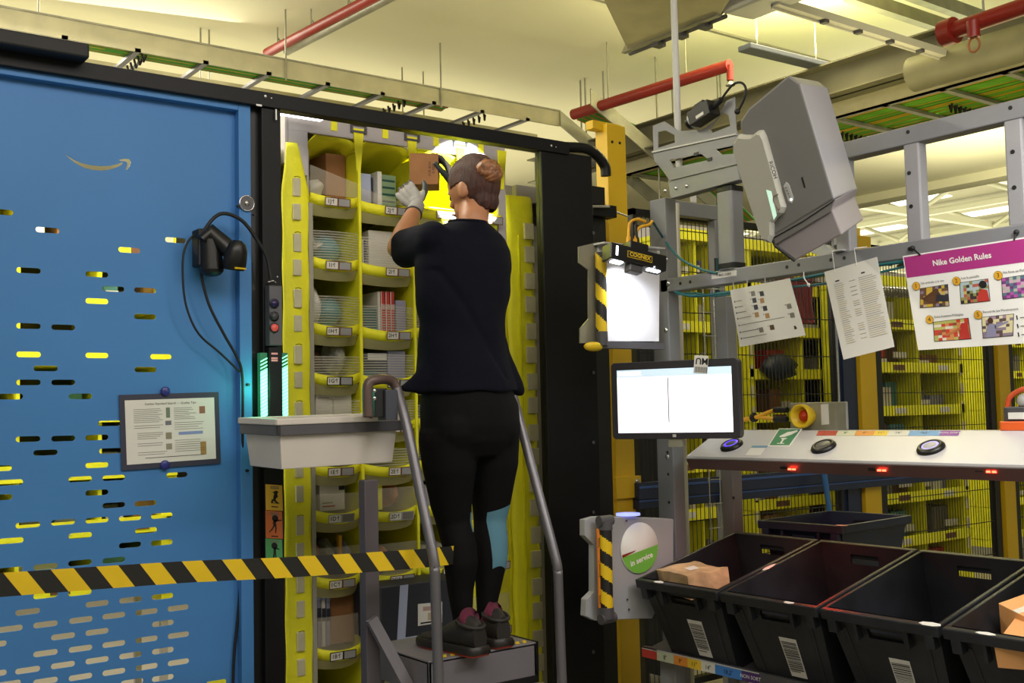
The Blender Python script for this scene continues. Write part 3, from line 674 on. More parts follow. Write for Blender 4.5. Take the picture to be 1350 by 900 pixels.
for x0 in (LX0+.03, LX1-.1):
    for k in range(3):
        b.add([(x0+.028*k, LY0+.01, ZP+.0008), (x0+.028*k+.014, LY0+.01, ZP+.0008), (x0+.028*k+.034, LY0+.045, ZP+.0008), (x0+.028*k+.02, LY0+.045, ZP+.0008)], [(0, 1, 2, 3)], M_hyel)
b.build('hazard_patch', lad)
M_alu = mat('aluminium_leg', '#b8bac0', .35, .5)
# legs: front ones drop from platform front, rear inclined; lower steps towards the camera
for x in (LX0+.02, LX1-.02):
    b = mb(); b.tube([(x, LY1-.03, ZP-.02), (x+(.0 if x < 2 else .0), LY1+.12, .01)], .016, M_tube); b.build('leg', lad)
    b = mb(); s = -1 if x < 2 else 1
    b.hull([(x-.02, LY0+.02, ZP-.1), (x+.02, LY0+.02, ZP-.1), (x+.02, LY0+.05, ZP-.1), (x-.02, LY0+.05, ZP-.1)], [(x-.02+s*.0, 2.3, .01), (x+.02, 2.3, .01), (x+.02, 2.34, .01), (x-.02, 2.34, .01)], M_alu); b.build('leg', lad)
for k, (y, z) in enumerate(((2.62, .51), (2.44, .26))):
    b = mb(); b.box(LX0+.03, LX1-.03, y-.1, y+.12, z-.025, z, M_deck); b.build('step', lad, bevel=.003)
b = mb()
for k in range(5): b.box(LX0+.06+.07*k, LX0+.075+.07*k, LY0+.03, LY0+.045, ZP-.3, ZP-.1, M_alu)
b.box(LX0+.04, LX1-.04, LY0+.03, LY0+.045, ZP-.32, ZP-.29, M_alu); b.build('guard_grille', lad)
# handrails
kz = UY(575, 742, 2.75).z
def rail_pts(x, pxtop, pytop, ytop):
    return x
xl = UY(575, 800, 2.75).x; xr_ = UY(736, 800, 2.75).x
topL = UX(536, 560, xl); topL2 = UX(523, 512, xl); 
topR = UX(680, 535, xr_); topR2 = UX(668, 490, xr_)
kl = UX(573, 742, xl); kr = UX(735, 745, xr_)
for x, kn, t1, t2, lab in ((xl, kl, topL, topL2, 0), (xr_, kr, topR, topR2, 1)):
    b = mb()
    d1 = (V((x, 2.75, kn.z-.05))); d2 = kn.lerp(t1, .1)
    b.tube([(x, 2.72, .015), (x, 2.735, .4), (x, kn.y-.002, kn.z-.07), (x, kn.y, kn.z-.02), kn.lerp(t1, .06), kn.lerp(t1, .5), t1, t2]+([] if lab == 0 else [V((x, t2.y+.05, t2.z-.03)), V((x, t2.y+.06, t2.z-.12))]), .0155, M_tube, n=14, curve=5); b.build('handrail', lad)
b = mb()
for x in (xl, xr_): b.cyl((x, 2.72, 0), (x, 2.72, .03), .022, M_rubber)
b.build('rubber_foot', lad)
b = mb()   # cross bars joining rails and platform
for z in (.2, .62):
    b.tube([(xl, 2.74, z), (LX0+.01, LY0+.02, z)], .01, M_tube); b.tube([(xr_, 2.74, z), (LX1-.01, LY0+.02, z)], .01, M_tube)
b.build('side_bar', lad)
# bracket loop with clip box above the tray
M_loop = mat('brown_grey_bracket', '#5b4a45', .4, .1)
e0 = UY(485, 545, topL2.y-.02); e1 = UY(485, 508, topL2.y-.02); e2 = UY(497, 500, topL2.y-.02); e3 = UY(514, 501, topL2.y)
b = mb(); b.tube([e0-V((0, 0, .01)), e0, e1, e2, e3, topL2+V((0, 0, .0)), topL2-V((0, .01, .04))], .016, M_loop, n=12, curve=5); b.build('rail_loop', lad)
b = mb(); S0 = UY(490, 512, topL2.y-.0); S1 = UY(518, 545, topL2.y-.0)
b.box(S0.x, UY(506, 520, topL2.y).x, topL2.y-.02, topL2.y+.02, S1.z-.01, S0.z, M_blackp); b.box(UY(502, 520, topL2.y).x, S1.x, topL2.y-.03, topL2.y+.02, S1.z-.02, S0.z-.005, mat('slate_plastic', '#3c3f4a', .4)); b.build('clip_box', lad, bevel=.002)
b = mb()
for yy in (515, 525): q = UY(494, yy, topL2.y-.022); b.ball(q, (.0065, .003, .0065), M_steel)
b.build('screw_head', lad)
# post and brace beside ladder
pc = UY(490.5, 700, 3.0)
b = mb(); b.box(pc.x-.024, pc.x+.024, 3.0, 3.04, .02, 1.3, mat('post_brown_grey', '#5c565c', .4, .1, .05, 8)); b.build('post', lad, bevel=.003)
b = mb(); q0 = UY(486, 820, 2.975); q1 = UY(545, 915, 2.9)
b.hull([q0+V((0, 0, 0)), q0+V((.03, 0, .015)), q0+V((.03, .02, .015)), q0+V((0, .02, 0))], [q1-V((.02, 0, 0)), q1+V((.02, 0, 0)), q1+V((.02, .02, 0)), q1+V((-.02, .02, 0))], M_deck); b.build('brace', lad)
b = mb(); b.box(pc.x-.02, LX0+.01, 3.0, 3.02, .3, .34, M_deck); b.build('cross_bar', lad)
# ================================================================== TRAY on the ladder
C1 = UD(366, 552, 3.22); C2 = UD(534, 546, 3.5)
tx = (C2-C1); W_ = tx.length
back = V((-.10, .97, .0))
C4 = UD(322, 550, 3.42); ty = (C4-C1); D_ = ty.length
TT = frame(C1, tx, y=ty)   # local: x across, y away, z up
TT = TT
tray = thing('storage_tray', 'white plastic tray with a dark grey rim band fixed beside the ladder handrail', 'tray', None, T=TT)
def taper(B, x0, x1_, y0, y1, z0, z1, tp, th, m):
    def loop(z, off): 
        k = off+tp*(z1-z)
        return [(x0+k, y0+k, z), (x1_-k, y0+k, z), (x1_-k, y1-k, z), (x0+k, y1-k, z)]
    a, b_, c, d = loop(z1, 0), loop(z0, 0), loop(z0+th, th), loop(z1, th)
    vs = a+b_+c+d
    fs = [(0, 4, 5, 1), (1, 5, 6, 2), (2, 6, 7, 3), (3, 7, 4, 0), (4, 7, 6, 5)]
    fs += [(12, 13, 9, 8), (13, 14, 10, 9), (14, 15, 11, 10), (15, 12, 8, 11), (8, 9, 10, 11)] + [(0, 1, 13, 12), (1, 2, 14, 13), (2, 3, 15, 14), (3, 0, 12, 15)]
    B.add(vs, fs, m)
b = mb(); taper(b, .012, W_-.02, .012, D_, -.15, -.02, .1, .004, M_wplast); b.build('tub', tray, bevel=.006, local=True)
b = mb()
b.box(-.004, W_, -.004, .016, -.019, .0, M_wplast); b.box(-.004, W_, D_-.01, D_+.012, -.019, .0, M_wplast); b.box(-.006, .014, 0, D_, -.019, .0, M_wplast); b.box(W_-.014, W_+.012, -.006, D_, -.024, .0, M_wplast)
b.build('white_rim', tray, bevel=.003, local=True)
b = mb(); b.box(0, W_, 0, .012, -.05, -.019, M_dgrey); b.box(0, W_, D_-.004, D_+.008, -.05, -.019, M_dgrey); b.box(0, .012, 0, D_, -.05, -.019, M_dgrey); b.box(W_-.012, W_, 0, D_, -.05, -.019, M_dgrey); b.build('grey_band', tray, bevel=.002, local=True)
# ================================================================== BARRIER TAPE
tape = MB()
ta = [UY(x, y, 2.84) for x, y in ((-60, 776), (0, 771), (120, 762.5), (250, 753.5), (370, 748), (480, 741), (560, 735.5))]
tb = UY(604, 731, 2.88)
pts = ta+[tb]
# resample by arc length
seg = [0]
for i in range(1, len(pts)): seg.append(seg[-1]+(pts[i]-pts[i-1]).length)
def atl(s):
    s = max(0, min(seg[-1], s))
    for i in range(1, len(pts)):
        if s <= seg[i]: return pts[i-1].lerp(pts[i], (s-seg[i-1])/(seg[i]-seg[i-1]))
    return pts[-1]
hw = .028; per = .108; s = -.1; k = 0
while s < seg[-1]:
    for m, a, e in ((M_hyel, 0, .5), (M_hblk, .5, 1)):
        sa, sb = s+per*2*a*.5*2/2, s+per*2*e*.5*2/2
        sa, sb = s+per*a*2*.5, s+per*e*2*.5
        lo0, lo1 = sa+.03, sb+.03; up0, up1 = sa-.012, sb-.012
        q = [atl(up0)+V((0, 0, hw)), atl(up1)+V((0, 0, hw)), atl(lo1)-V((0, 0, hw)), atl(lo0)-V((0, 0, hw))]
        off = V((0, .006*sin(s*5), 0)); q = [v+off for v in q]
        tape.add(q, [(3, 2, 1, 0)], m)
    s += per
tag(tape.build('barrier_tape', solid=.0008), 'black and yellow striped barrier tape stretched across the panel and pod', 'tape')
# ================================================================== PACKING STATION (frame plane X = XS, running along Y)
XS = 3.08
st = thing('station_frame', 'grey steel station frame with two long rails over the black totes', 'frame', (XS, 2.2, 0))
def railY(B, x0, x1, z0, z1, y0, y1, m): B.box(x0, x1, y0, y1, z0, z1, m)
# sloping is only perspective: rails are level
zu1 = UX(1225, 159, XS).z; zu0 = UX(1225, 183.3, XS).z
zl1 = UX(1100, 333, XS).z; zl0 = UX(1100, 354, XS).z
yE = UX(870, 378, XS).y; yN = .9
b = mb(); b.box(XS, XS+.06, yN, yE, zl0, zl1, M_grey); b.build('lower_rail', st, bevel=.004)
b = mb(); b.box(XS, XS+.06, yN, UX(1060, 200, XS).y, zu0, zu1, M_grey); b.build('upper_rail', st, bevel=.004)
posts = []
for pxa, pxb in ((1192, 1222), (1326, 1358), (1098, 1122)):
    ya, yb = UX(pxa, 250, XS).y, UX(pxb, 250, XS).y
    b = mb(); b.box(XS+.004, XS+.05, ya-.055, ya, zl1-.005, zu0+.005, M_upr); b.build('upright', st, bevel=.006)
    posts.append(ya)
# tall end post (two-faced channel)
ya = UX(863, 500, XS).y
b = mb(); b.box(XS+.0, XS+.06, ya-.09, ya-.0, 0, UX(868, 262, XS).z, M_grey); b.build('end_post', st, bevel=.004)
yb = UX(951, 640, XS+.33).y
b = mb(); b.box(XS+.33, XS+.39, yb-.06, yb, .1, zl0+.0, M_grey); b.build('rear_post', st, bevel=.004)
b = mb()   # punched holes and bolts: dark dots on rail & posts
def dotX(px, py, x, r, m): p = UX(px, py, x); b.cyl(p+V((-.001, 0, 0)), p+V((.001, 0, 0)), r, m, n=12)
for px, py in ((897, 373.5), (910, 371.5), (1037.5, 352), (1053, 349), (1095.5, 342.5), (1113, 340), (1199, 328), (1339, 306)): dotX(px, py, XS, .0065, M_ink)
for px, py in ((1197, 174), (1332, 142), (1198.5, 228), (1335, 200), (1201, 272), (1337, 247)): dotX(px, py, XS if py < 180 else XS+.003, .0065, M_ink)
for px, py in ((880, 596), (882, 662), (881, 625)): dotX(px, py, XS, .006, M_ink)
for px, py in ((966, 618), (967, 656)): dotX(px, py, XS+.33, .006, M_ink)
h = b.build('punched_hole', st); h['kind'] = 'stuff'
b = mb()
for px, py in ((881, 374), (878, 342), (878, 435), (878, 716), (880, 602)):
    p = UX(px, py, XS); b.ball(p, (.006, .011, .011), M_steel, n=12)
h = b.build('frame_bolt', st); h['kind'] = 'stuff'
S = Sheet(UX(938, 361, XS-.001), UX(971, 356, XS-.001), UX(971, 363, XS-.001), UX(938, 368, XS-.001))
b = mb(); S.base(b, M_paper); S.text(b, '1 80513084', .5, .5, .011, M_ink, off=.001); b.build('rail_label', st)
# upper grey cross bracket towards the projector, arm box, cut-out plates
pa = UX(868, 262, XS); 
arm = thing('projector_bracket', 'grey sheet steel bracket with cutouts reaching from the end post towards the projector', 'bracket', pa)
XA = XS-.02
def PA(px, py, x=XA): q = UX(px, py, x); return (q.y, q.z)
TXP = lambda x: Matrix(((0, 0, 1, x), (1, 0, 0, 0), (0, 1, 0, 0), (0, 0, 0, 1)))
side = [(861, 162), (893, 164), (916, 172), (930, 165), (958, 133), (970, 128), (972, 168), (975, 182), (975, 190), (963, 178), (862, 208)]
side = [(861, 166), (876, 160), (885, 166), (895, 173), (930, 170), (944, 158), (953, 143), (958, 133), (969, 128), (971, 170), (973, 176), (862, 200)]
cut1 = [(868, 174), (878, 172), (890, 178), (890, 188), (868, 195)]
cut2 = [(936, 170), (952, 148), (961, 152), (963, 166), (940, 175)]
b = mb(); b.plate([PA(*p) for p in side], [[PA(*p) for p in cut1], [PA(*p) for p in cut2]], .004, M_grey, TXP(XA)); b.build('side_plate', arm)
botp = [(862, 200), (973, 176), (975, 216), (884, 238), (876, 226), (864, 212)]
cut3 = [(884, 211), (926, 203), (936, 211), (890, 221)]
cut4 = [(945, 197), (968, 192), (968, 203), (953, 204)]
b = mb(); b.plate([PA(*p) for p in botp], [[PA(*p) for p in cut3], [PA(*p) for p in cut4]], .004, M_grey, TXP(XA-.004)); b.build('lower_plate', arm)
q0, q1 = UX(880, 238, XA), UX(972, 217, XA); r0, r1 = UX(884, 262, XA), UX(975, 237, XA)
b = mb(); b.hull([q0, q1, r1, r0], [v+V((.05, 0, 0)) for v in (q0, q1, r1, r0)], M_grey); b.build('box_beam', arm, bevel=.003)
b = mb()
e = UX(862, 200, XA); f = UX(973, 176, XA); b.hull([e, f, f+V((0, 0, -.006)), e+V((0, 0, -.006))], [v+V((-.012, 0, 0)) for v in (e, f, f+V((0, 0, -.006)), e+V((0, 0, -.006)))], M_lgrey); b.build('flange', arm)
for px, py in ((877, 251.5), (891, 248), (905, 245)):
    p = UX(px, py, XA-.002); b = mb(); b.ball(p, (.004, .008, .008), M_steel, n=12); b.build('bolt', arm)
for px, py in ((918, 203), (936, 210)):
    p = UX(px, py, XA-.006); b = mb(); b.cbox(p, (.006, .022, .012), M_blackp); b.build('rubber_pad', arm)
# square tube standing on the lower rail, black caps
yt = UX(961, 300, XS+.02).y; zt1 = UX(960, 247, XS).z
b = mb(); b.rbox((XS+.03, yt, (zl1+zt1)/2), (.07, .078, zt1-zl1), .012, M_grey); b.build('support_tube', arm)
b = mb(); b.rbox((XS+.03, yt, zt1-.002), (.076, .084, .02), .014, M_blackp); b.build('cap', arm, bevel=.002)
b = mb(); b.rbox((XS+.03, yt, zl1+.014), (.076, .084, .02), .014, M_blackp); b.build('cap', arm, bevel=.002)
# machine camera on the arm
mc = thing('machine_camera', 'small black machine vision camera with a curled cable on the arm', 'camera', UX(935, 155, XA-.03))
ca, cb_ = UX(912, 160, XA-.03), UX(941, 141, XA-.03)
T = frame(ca.lerp(cb_, .5), cb_-ca, z=V((-1, 0, 0))); L = (cb_-ca).length
b = mb(); b.box(-L*.42, L*.5, -.028, .028, -.03, .03, M_blackp, T); b.box(-L*.1, L*.3, .02, .04, -.025, .025, M_blackp, T); b.build('housing', mc, bevel=.002)
b = mb(); b.cyl((-L*.42, 0, 0), (-L*.62, 0, 0), .026, M_blackp, T=T); b.build('lens', mc)
b = mb(); b.cyl((-L*.40, 0, 0), (-L*.46, 0, 0), .031, M_lgrey, T=T); b.box(-.01, .03, -.02, -.008, .03, .031, M_paper, T); b.build('silver_ring', mc)
b = mb(); b.tube([UX(x, y, XA-.03) for x, y in ((941, 141), (946, 136), (951, 131))], .011, M_rubber); b.tube([UX(x, y, XA-.03) for x, y in ((951, 131), (958, 121), (967, 111), (977, 109), (983, 116), (981, 130), (973, 147))], .0045, M_rubber, curve=6); b.ball(UX(972, 147, XA-.03), .011, M_rubber); b.build('cable', mc)
# ---------------------------------------------------------------- PROJECTOR
pj = thing('projector', 'large tilted grey short-throw projector with a rounded pale lens hood', 'projector', UX(1050, 330, XS))
D0 = 3.25
def PP(px, py, d=D0): return UD(px, py, d)
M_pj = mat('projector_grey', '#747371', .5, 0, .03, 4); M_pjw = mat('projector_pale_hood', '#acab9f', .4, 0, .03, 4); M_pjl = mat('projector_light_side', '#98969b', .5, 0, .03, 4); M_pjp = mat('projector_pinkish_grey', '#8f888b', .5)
dn = (UP*-.0+_fw*1.0)
# front face outline in a plane whose normal tips towards the camera; sides run back
front = [(1039.5, 99), (1055, 110), (1100, 262), (1056, 292), (1017, 313), (976, 169), (976, 160), (987, 143), (1004, 127)]
FO = PP(1040, 210, 3.2)
nF = (CAM-FO).normalized()*.9+V((-.25, .35, -.1)); nF.normalize()
def onF(px, py, o=0):
    d = ray(px, py); q = FO+nF*o; t = (q-CAM).dot(nF)/d.dot(nF); return CAM+d*t
fr = [(1039.5, 99), (1055, 110), (1100, 262), (1017, 313), (1000, 250), (976, 169), (976, 160), (987, 143)]
backd = V((.8, .0, .1)).normalized()
A = [onF(*p) for p in fr]
bk = UD(1091, 116, 3.55)-onF(1055, 110)
Bk = [p+bk for p in A]
b = mb(); n = len(A); b.add(A+Bk, [tuple(range(n)), tuple(range(2*n-1, n-1, -1))]+[(i, n+i, n+(i+1) % n, (i+1) % n) for i in range(n)], M_pj)
k = b.mi(M_pjl); b.m[2+1] = k   # flank in a lit grey, its brightness put into the colour (edge 1-2)
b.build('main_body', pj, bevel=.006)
# chin: lower wedge
c_up = [(1100, 262), (1017, 313), (1021, 321), (1094, 277)]
low = [(1102, 262), (1097, 276), (1110, 309), (1049, 343), (1019, 322), (1017, 313)]
A = [onF(x, y, -.006) for x, y in low]; bk2 = UD(1131, 246, 3.5)-onF(1100, 262)
Bk = [p+bk2*(.95 if i in (0, 1, 2) else .8) for i, p in enumerate(A)]
b = mb(); n = len(A); b.add(A+Bk, [tuple(range(n)), tuple(range(2*n-1, n-1, -1))]+[(i, n+i, n+(i+1) % n, (i+1) % n) for i in range(n)], M_pjp)
b.build('lower_body', pj, bevel=.004)
A = [onF(x, y, .0015) for x, y in ((1100, 262), (1094, 279), (1022, 322), (1017, 312))]
b = mb(); b.hull(A, [p-nF*.004 for p in A], M_pj); b.build('vent_panel', pj)
seamp = [onF(x, y, .003) for x, y in ((1019, 314), (1058, 292), (1100, 264))]
b = mb(); b.tube(seamp, .0016, M_ink, n=6); b.tube([onF(1018, 315, .002), onF(1022, 324, .0), onF(1048, 344, -.004)], .005, M_ink, n=6); b.build('seam', pj)
# pale hood
hood = [(974, 177), (984, 178), (992, 178), (1000, 172), (1005, 172), (1009, 180), (1035, 273), (1032, 281), (1024, 287), (1019, 294), (1019, 312), (1016, 320), (1010, 319), (1005, 312), (983, 245), (969, 200), (968, 188)]
A = [onF(x, y, .012) for x, y in hood]; cen = sum(A, V())/len(A)
A2 = [onF(x, y, .03) for x, y in hood]; A2 = [cen.lerp(p, .93)+nF*.018 for p in A]
A3 = [p-nF*.07 for p in A]
b = mb(); n = len(A); b.add(A3+A+A2, [tuple(range(2*n, 3*n))]+[(j*n+i, j*n+(i+1) % n, (j+1)*n+(i+1) % n, (j+1)*n+i) for j in range(2) for i in range(n)], M_pjw); b.build('lens_hood', pj)
b = mb(); w_ = [onF(x, y, .031) for x, y in ((1010, 250), (1017, 252), (1024, 284), (1020, 290))]
b.add(w_, [(0, 1, 2, 3)], mat('lit_projection_window', '#cfe8d8', .1, emit=.55, ecol='#bff5dc')); b.build('projection_window', pj)
def onT(px, py, ang, o): # text frame on front face
    p = onF(px, py, o); xd = (onF(px+cos(ang)*10, py+sin(ang)*10, o)-p); return frame(p, xd, z=nF)
b = mb(); b.text('RICOH', .017, M_ink, onT(1019, 224, radians(72), .0325), bold=.0002); b.build('lettering', pj)
b = mb(); b.tube([onF(x, y, .034) for x, y in ((1026, 256), (1020, 259), (1020, 266), (1026, 276), (1028, 275))], .0016, mat('hood_handle_line', '#7a4f4c', .5), n=6, curve=4)
b.build('hood_handle', pj)
b = mb(); kp = [(1033, 245), (1036, 240), (1040, 243), (1046, 262), (1044, 268), (1039, 265)]
A = [onF(x, y, .003) for x, y in kp]; b.hull(A, [p-nF*.01 for p in A], M_lgrey)
for k in range(5): b.ball(onF(1036+1.7*k, 247+4*k, .0045), .003, M_pj if k < 4 else M_led, n=8)
b.build('key_pad', pj)
b = mb(); A = [onF(x, y, .001) for x, y in ((1056, 234), (1058, 233), (1062, 247), (1060, 248))]; b.hull(A, [p-nF*.004 for p in A], M_ink); b.build('vent_slot', pj)
# foot and mount of projector on the rail
mt = UX(1110, 318, XS)
b = mb(); f0, f1 = UX(1112, 262, XS+.03), UX(1108, 322, XS+.03)
b.hull([f0+V((0, -.02, 0)), f0+V((0, .03, 0)), f1+V((0, .03, 0)), f1+V((0, -.02, 0))], [v+V((.02, 0, 0)) for v in (f0+V((0, -.02, 0)), f0+V((0, .03, 0)), f1+V((0, .03, 0)), f1+V((0, -.02, 0)))], M_lgrey)
g0 = UX(1094, 320, XS-.02); g1 = UX(1122, 327, XS+.03); b.box(XS-.02, XS+.06, min(g0.y, g1.y), max(g0.y, g1.y), zl1, zl1+.006, M_lgrey); b.build('mount_foot', pj, bevel=.003)
b = mb(); A = [UX(x, y, XS+.0) for x, y in ((1066, 331), (1086, 322), (1104, 333), (1080, 337))]; b.hull(A, [p+V((.03, 0, 0)) for p in A], M_lgrey); b.build('mount_clamp', pj)
# ---------------------------------------------------------------- END PANELS (bumpers) facing the picker
YB = 3.02
def bumper(top, bot, name, lab, cat, lit):
    t = thing(name, lab, cat, UY(840, bot, YB))
    return t
def helix(B, p0, p1, r, pitch, ph, n=20, rows=90):
    p0, p1 = V(p0), V(p1); L = (p1-p0).length; d = (p1-p0)/L; a = V((0, -1, 0)); c = d.cross(a)
    vs = [p0+d*(L*j/rows)+(a*cos(2*pi*i/n)+c*sin(2*pi*i/n))*r for j in range(rows+1) for i in range(n)]
    for m, s in ((M_hyel, 0), (M_hblk, 1)):
        fs = [(j*n+i, j*n+(i+1) % n, (j+1)*n+(i+1) % n, (j+1)*n+i) for j in range(rows) for i in range(n) if ((L*j/rows/pitch+i/n*1.0+ph) % 1 < .5) == (s == 0)]
        B.add(vs, fs, m, smooth=True)
# upper one: scanner light box
u = thing('scan_light_panel', 'white backed scan panel glowing under the wide black code reader', 'panel', UY(830, 450, YB))
o4 = [UY(*p, YB) for p in ((789, 322), (861, 329), (870, 331), (869, 450), (788, 450))]
b = mb(); b.hull(o4, [p+V((0, .012, 0)) for p in o4], mat('white_panel_coating', '#d4d4d6', .4)); b.build('white_panel', u, bevel=.002)
fl = [UY(*p, YB+.01) for p in ((763, 325), (789, 319), (789, 452), (765, 452), (765, 433), (776, 420), (776, 356), (763, 346))]
b = mb(); b.hull(fl, [p+V((0, .006, 0)) for p in fl], M_galv); b.build('side_flange', u)
b = mb(); a_, c_ = UY(792, 320, YB-.02), UY(870, 333, YB-.02); b.box(a_.x-.01, c_.x, YB-.05, YB+.012, a_.z-.006, a_.z, M_lgrey); b.build('top_flange', u)
b = mb(); a_, c_ = UY(792, 333, YB-.02), UY(793, 437, YB-.02); helix(b, c_, a_, .021, .11, .2); b.build('striped_bumper', u)
b = mb(); b.cyl(c_, c_-V((0, 0, .05)), .0225, M_dgrey); b.box(c_.x-.01, UY(868, 450, YB).x, YB-.03, YB+.012, c_.z-.06, c_.z-.035, M_dgrey); b.ball(c_+V((-.04, .0, -.055)), (.045, .018, .018), M_hyel); b.build('bumper_end', u)
cg = thing('code_reader', 'wide black code reader with yellow cables tilted over the white panel', 'scanner', UY(833, 345, YB-.12))
cA, cB = UY(804, 330, YB-.13), UY(868, 352, YB-.13)
T = frame(cA.lerp(cB, .5), cB-cA, z=V((-.15, -1, .15))); L = (cB-cA).length
b = mb(); b.box(-L/2, L/2, -.03, .03, -.03, .03, M_blackp, T); b.box(-.04, .04, .02, .055, -.03, .03, M_blackp, T); b.box(-.03, .025, -.055, -.02, -.02, .02, M_dgrey, T); b.build('housing', cg, bevel=.004)
b = mb(); b.box(-.05, .055, -.012, .012, .03, .0315, M_hyel, T); b.box(-.048, .053, -.010, .010, .0315, .032, M_ink, T); b.text('COGNEX', .021, M_hyel, T @ Matrix.Translation((.002, 0, .033)), bold=.0006); b.build('name_plate', cg)
M_lamp = mat('reader_lamp', '#ffffff', .3, emit=9)
b = mb(); b.box(-L/2+.02, -L/2+.06, -.033, -.03, -.008, .02, M_lamp, T); b.build('lamp_window', cg); b = mb(); b.box(L/2-.07, L/2-.02, -.033, -.03, -.0, .02, M_lamp, T); b.build('lamp_window', cg); b = mb(); b.box(-L/2+.022, -L/2+.03, -.015, .02, .03, .0305, M_lamp, T); b.build('lamp_window', cg)
b = mb()
for dx, pts, m in ((-.028, ((834, 318), (829, 302), (831, 293), (840, 289), (851, 292)), M_cable_y), (.0, ((842, 318), (840, 305), (845, 299), (856, 296), (860, 291)), M_cable_y), (.012, ((845, 316), (838, 300), (839, 296)), M_rubber)):
    p0 = T @ V((dx, .055, 0)); b.tube([p0]+[UY(x, y, YB-.1) for x, y in pts[1:]], .0055, m, curve=6, n=8); b.cyl(p0, p0.lerp(UY(*pts[1], YB-.1), .4), .0085, m, n=10)
b.build('cable', cg)
# lower one: service sign box
u = thing('service_bumper', 'grey bumper box with striped guard and round white and green in service sign', 'bumper', UY(830, 815, YB))
M_bump = mat('bumper_grey', '#a6a7ab', .4, .1, .05, 5)
o4 = [UY(*p, YB) for p in ((798, 681), (876, 683), (888, 684), (888, 760), (860, 815), (800, 817))]
b = mb(); b.hull(o4, [p+V((0, .05, 0)) for p in o4], M_bump); b.build('front_plate', u, bevel=.003)
fl = [UY(*p, YB+.015) for p in ((771, 685), (785, 681), (803, 680), (803, 818), (785, 818), (772, 812), (773, 790), (783, 780), (783, 718), (771, 706))]
b = mb(); b.hull(fl, [p+V((0, .03, 0)) for p in fl], M_bump); b.build('side_flange', u, bevel=.002)
b = mb(); a_, c_ = UY(798, 698, YB-.03), UY(799.5, 800, YB-.03); helix(b, c_, a_, .024, .095, .1); b.build('striped_bumper', u)
b = mb(); b.box(a_.x-.034, a_.x-.012, YB-.026, YB-.02, c_.z, a_.z+.005, mat('orange_warning_label', '#d9822b', .5))
S = Sheet((a_.x-.034, YB-.0265, a_.z), (a_.x-.022, YB-.0265, a_.z), (a_.x-.022, YB-.0265, c_.z), (a_.x-.034, YB-.0265, c_.z))
S.text(b, 'Danger !', .5, .5, .012, M_ink, rot=pi/2)
for v0 in (.12, .85):
    for k in range(4): S.poly(b, [(0, v0+.03*k), (1, v0+.03*k-.03), (1, v0+.03*k-.018), (0, v0+.03*k+.012)], M_ink)
b.build('danger_label', u)
b = mb(); b.cyl(a_, a_+V((0, 0, .03)), .0265, M_dgrey); b.tube([a_+V((-.03, 0, .032)), a_+V((.03, 0, .032))], .019, M_dgrey); b.build('bumper_end', u, bevel=.002); b = mb(); b.cyl(c_, c_-V((0, 0, .04)), .0265, M_dgrey); b.tube([c_+V((-.03, 0, -.04)), c_+V((.035, 0, -.038))], .019, M_dgrey); b.build('bumper_end', u, bevel=.002)
dc = UY(843, 722, YB-.004); rd = .093
TD = frame(dc, V((1, 0, 0)), z=V((0, -1, 0))) @ Matrix.Rotation(radians(9), 4, 'Z')
M_grnp = mat('sign_green', '#6fb544', .5)
b = mb(); b.lathe([(0, -.002), (rd, -.002), (rd, .002), (0, .002)], M_white, TD, n=48)
def dcp(x, y, o=.0026): return TD @ V((x, y, o))
pts = []
a0, a1 = radians(188), radians(354)
N = 30; arcp = [dcp(rd*.985*cos(a0+(a1+0-a0)*i/N), rd*.985*sin(a0+(a1-a0)*i/N)) for i in range(N+1)]
b.add(arcp, [tuple(range(len(arcp)))], M_grnp)
b.add([dcp(rd*.985*cos(radians(172)), -.004), dcp(rd*.985*cos(a0), rd*.985*sin(a0)-.002), dcp(-.03, -.008), dcp(-.02, -.003)], [(0, 1, 2, 3)], M_red)
b.text('in service', .03, M_white, TD @ Matrix.Translation((0.0, -.042, .0034)) @ Matrix.Rotation(radians(4), 4, 'Z'), bold=.0007)
b.build('service_sign', u)
b = mb()
for px, py in ((827, 790), (829, 803), (826, 686), (842, 722)):
    p = UY(px, py, YB-.003); b.cyl(p, p+V((0, -.002, 0)), .004, M_dgrey, n=10)
b.build('rivet', u)['kind'] = 'stuff'
b = mb(); p = UY(828, 679, YB+.02); b.lathe([(.045, 0), (.045, .008), (0, .009)], mat('blue_lit_ring', '#b9c4ff', .3, emit=.9, ecol='#8fa0ff'), Matrix.Translation(p)); b.build('lit_ring', u)
# teal cables from the reader to the rail
b = mb(); b.tube([UY(860, 291, YB-.1)]+[UX(x, y, XS-.01) for x, y in ((872, 310), (885, 328), (900, 343), (925, 355), (945, 360))], .005, M_cable_t, curve=6, n=8)
b.tube([UX(x, y, XS+.0) for x, y in ((890, 385), (915, 390), (955, 386), (1000, 378), (1060, 366), (1120, 355), (1190, 345), (1260, 338), (1350, 322))], .006, M_cable_t, curve=4, n=8)
b.tube([UX(x, y, XS+.0) for x, y in ((893, 388), (915, 386), (945, 390), (1000, 382), (1100, 372), (1190, 352), (1300, 330))], .004, M_cable_t, curve=4, n=8)
tag(b.build('cable_bundle'), 'teal cables sagging under the lower station rail', 'cable')
# white wall conduit behind the end post
b = mb(); p = UY(893, 300, 3.6); b.cyl((p.x, 3.6, .1), (p.x, 3.6, UY(893, 268, 3.6).z), .012, mat('ivory_pipe', '#b5b2a4', .5)); tag(b.build('standing_pipe'), 'thin ivory pipe standing behind the grey end post', 'pipe')
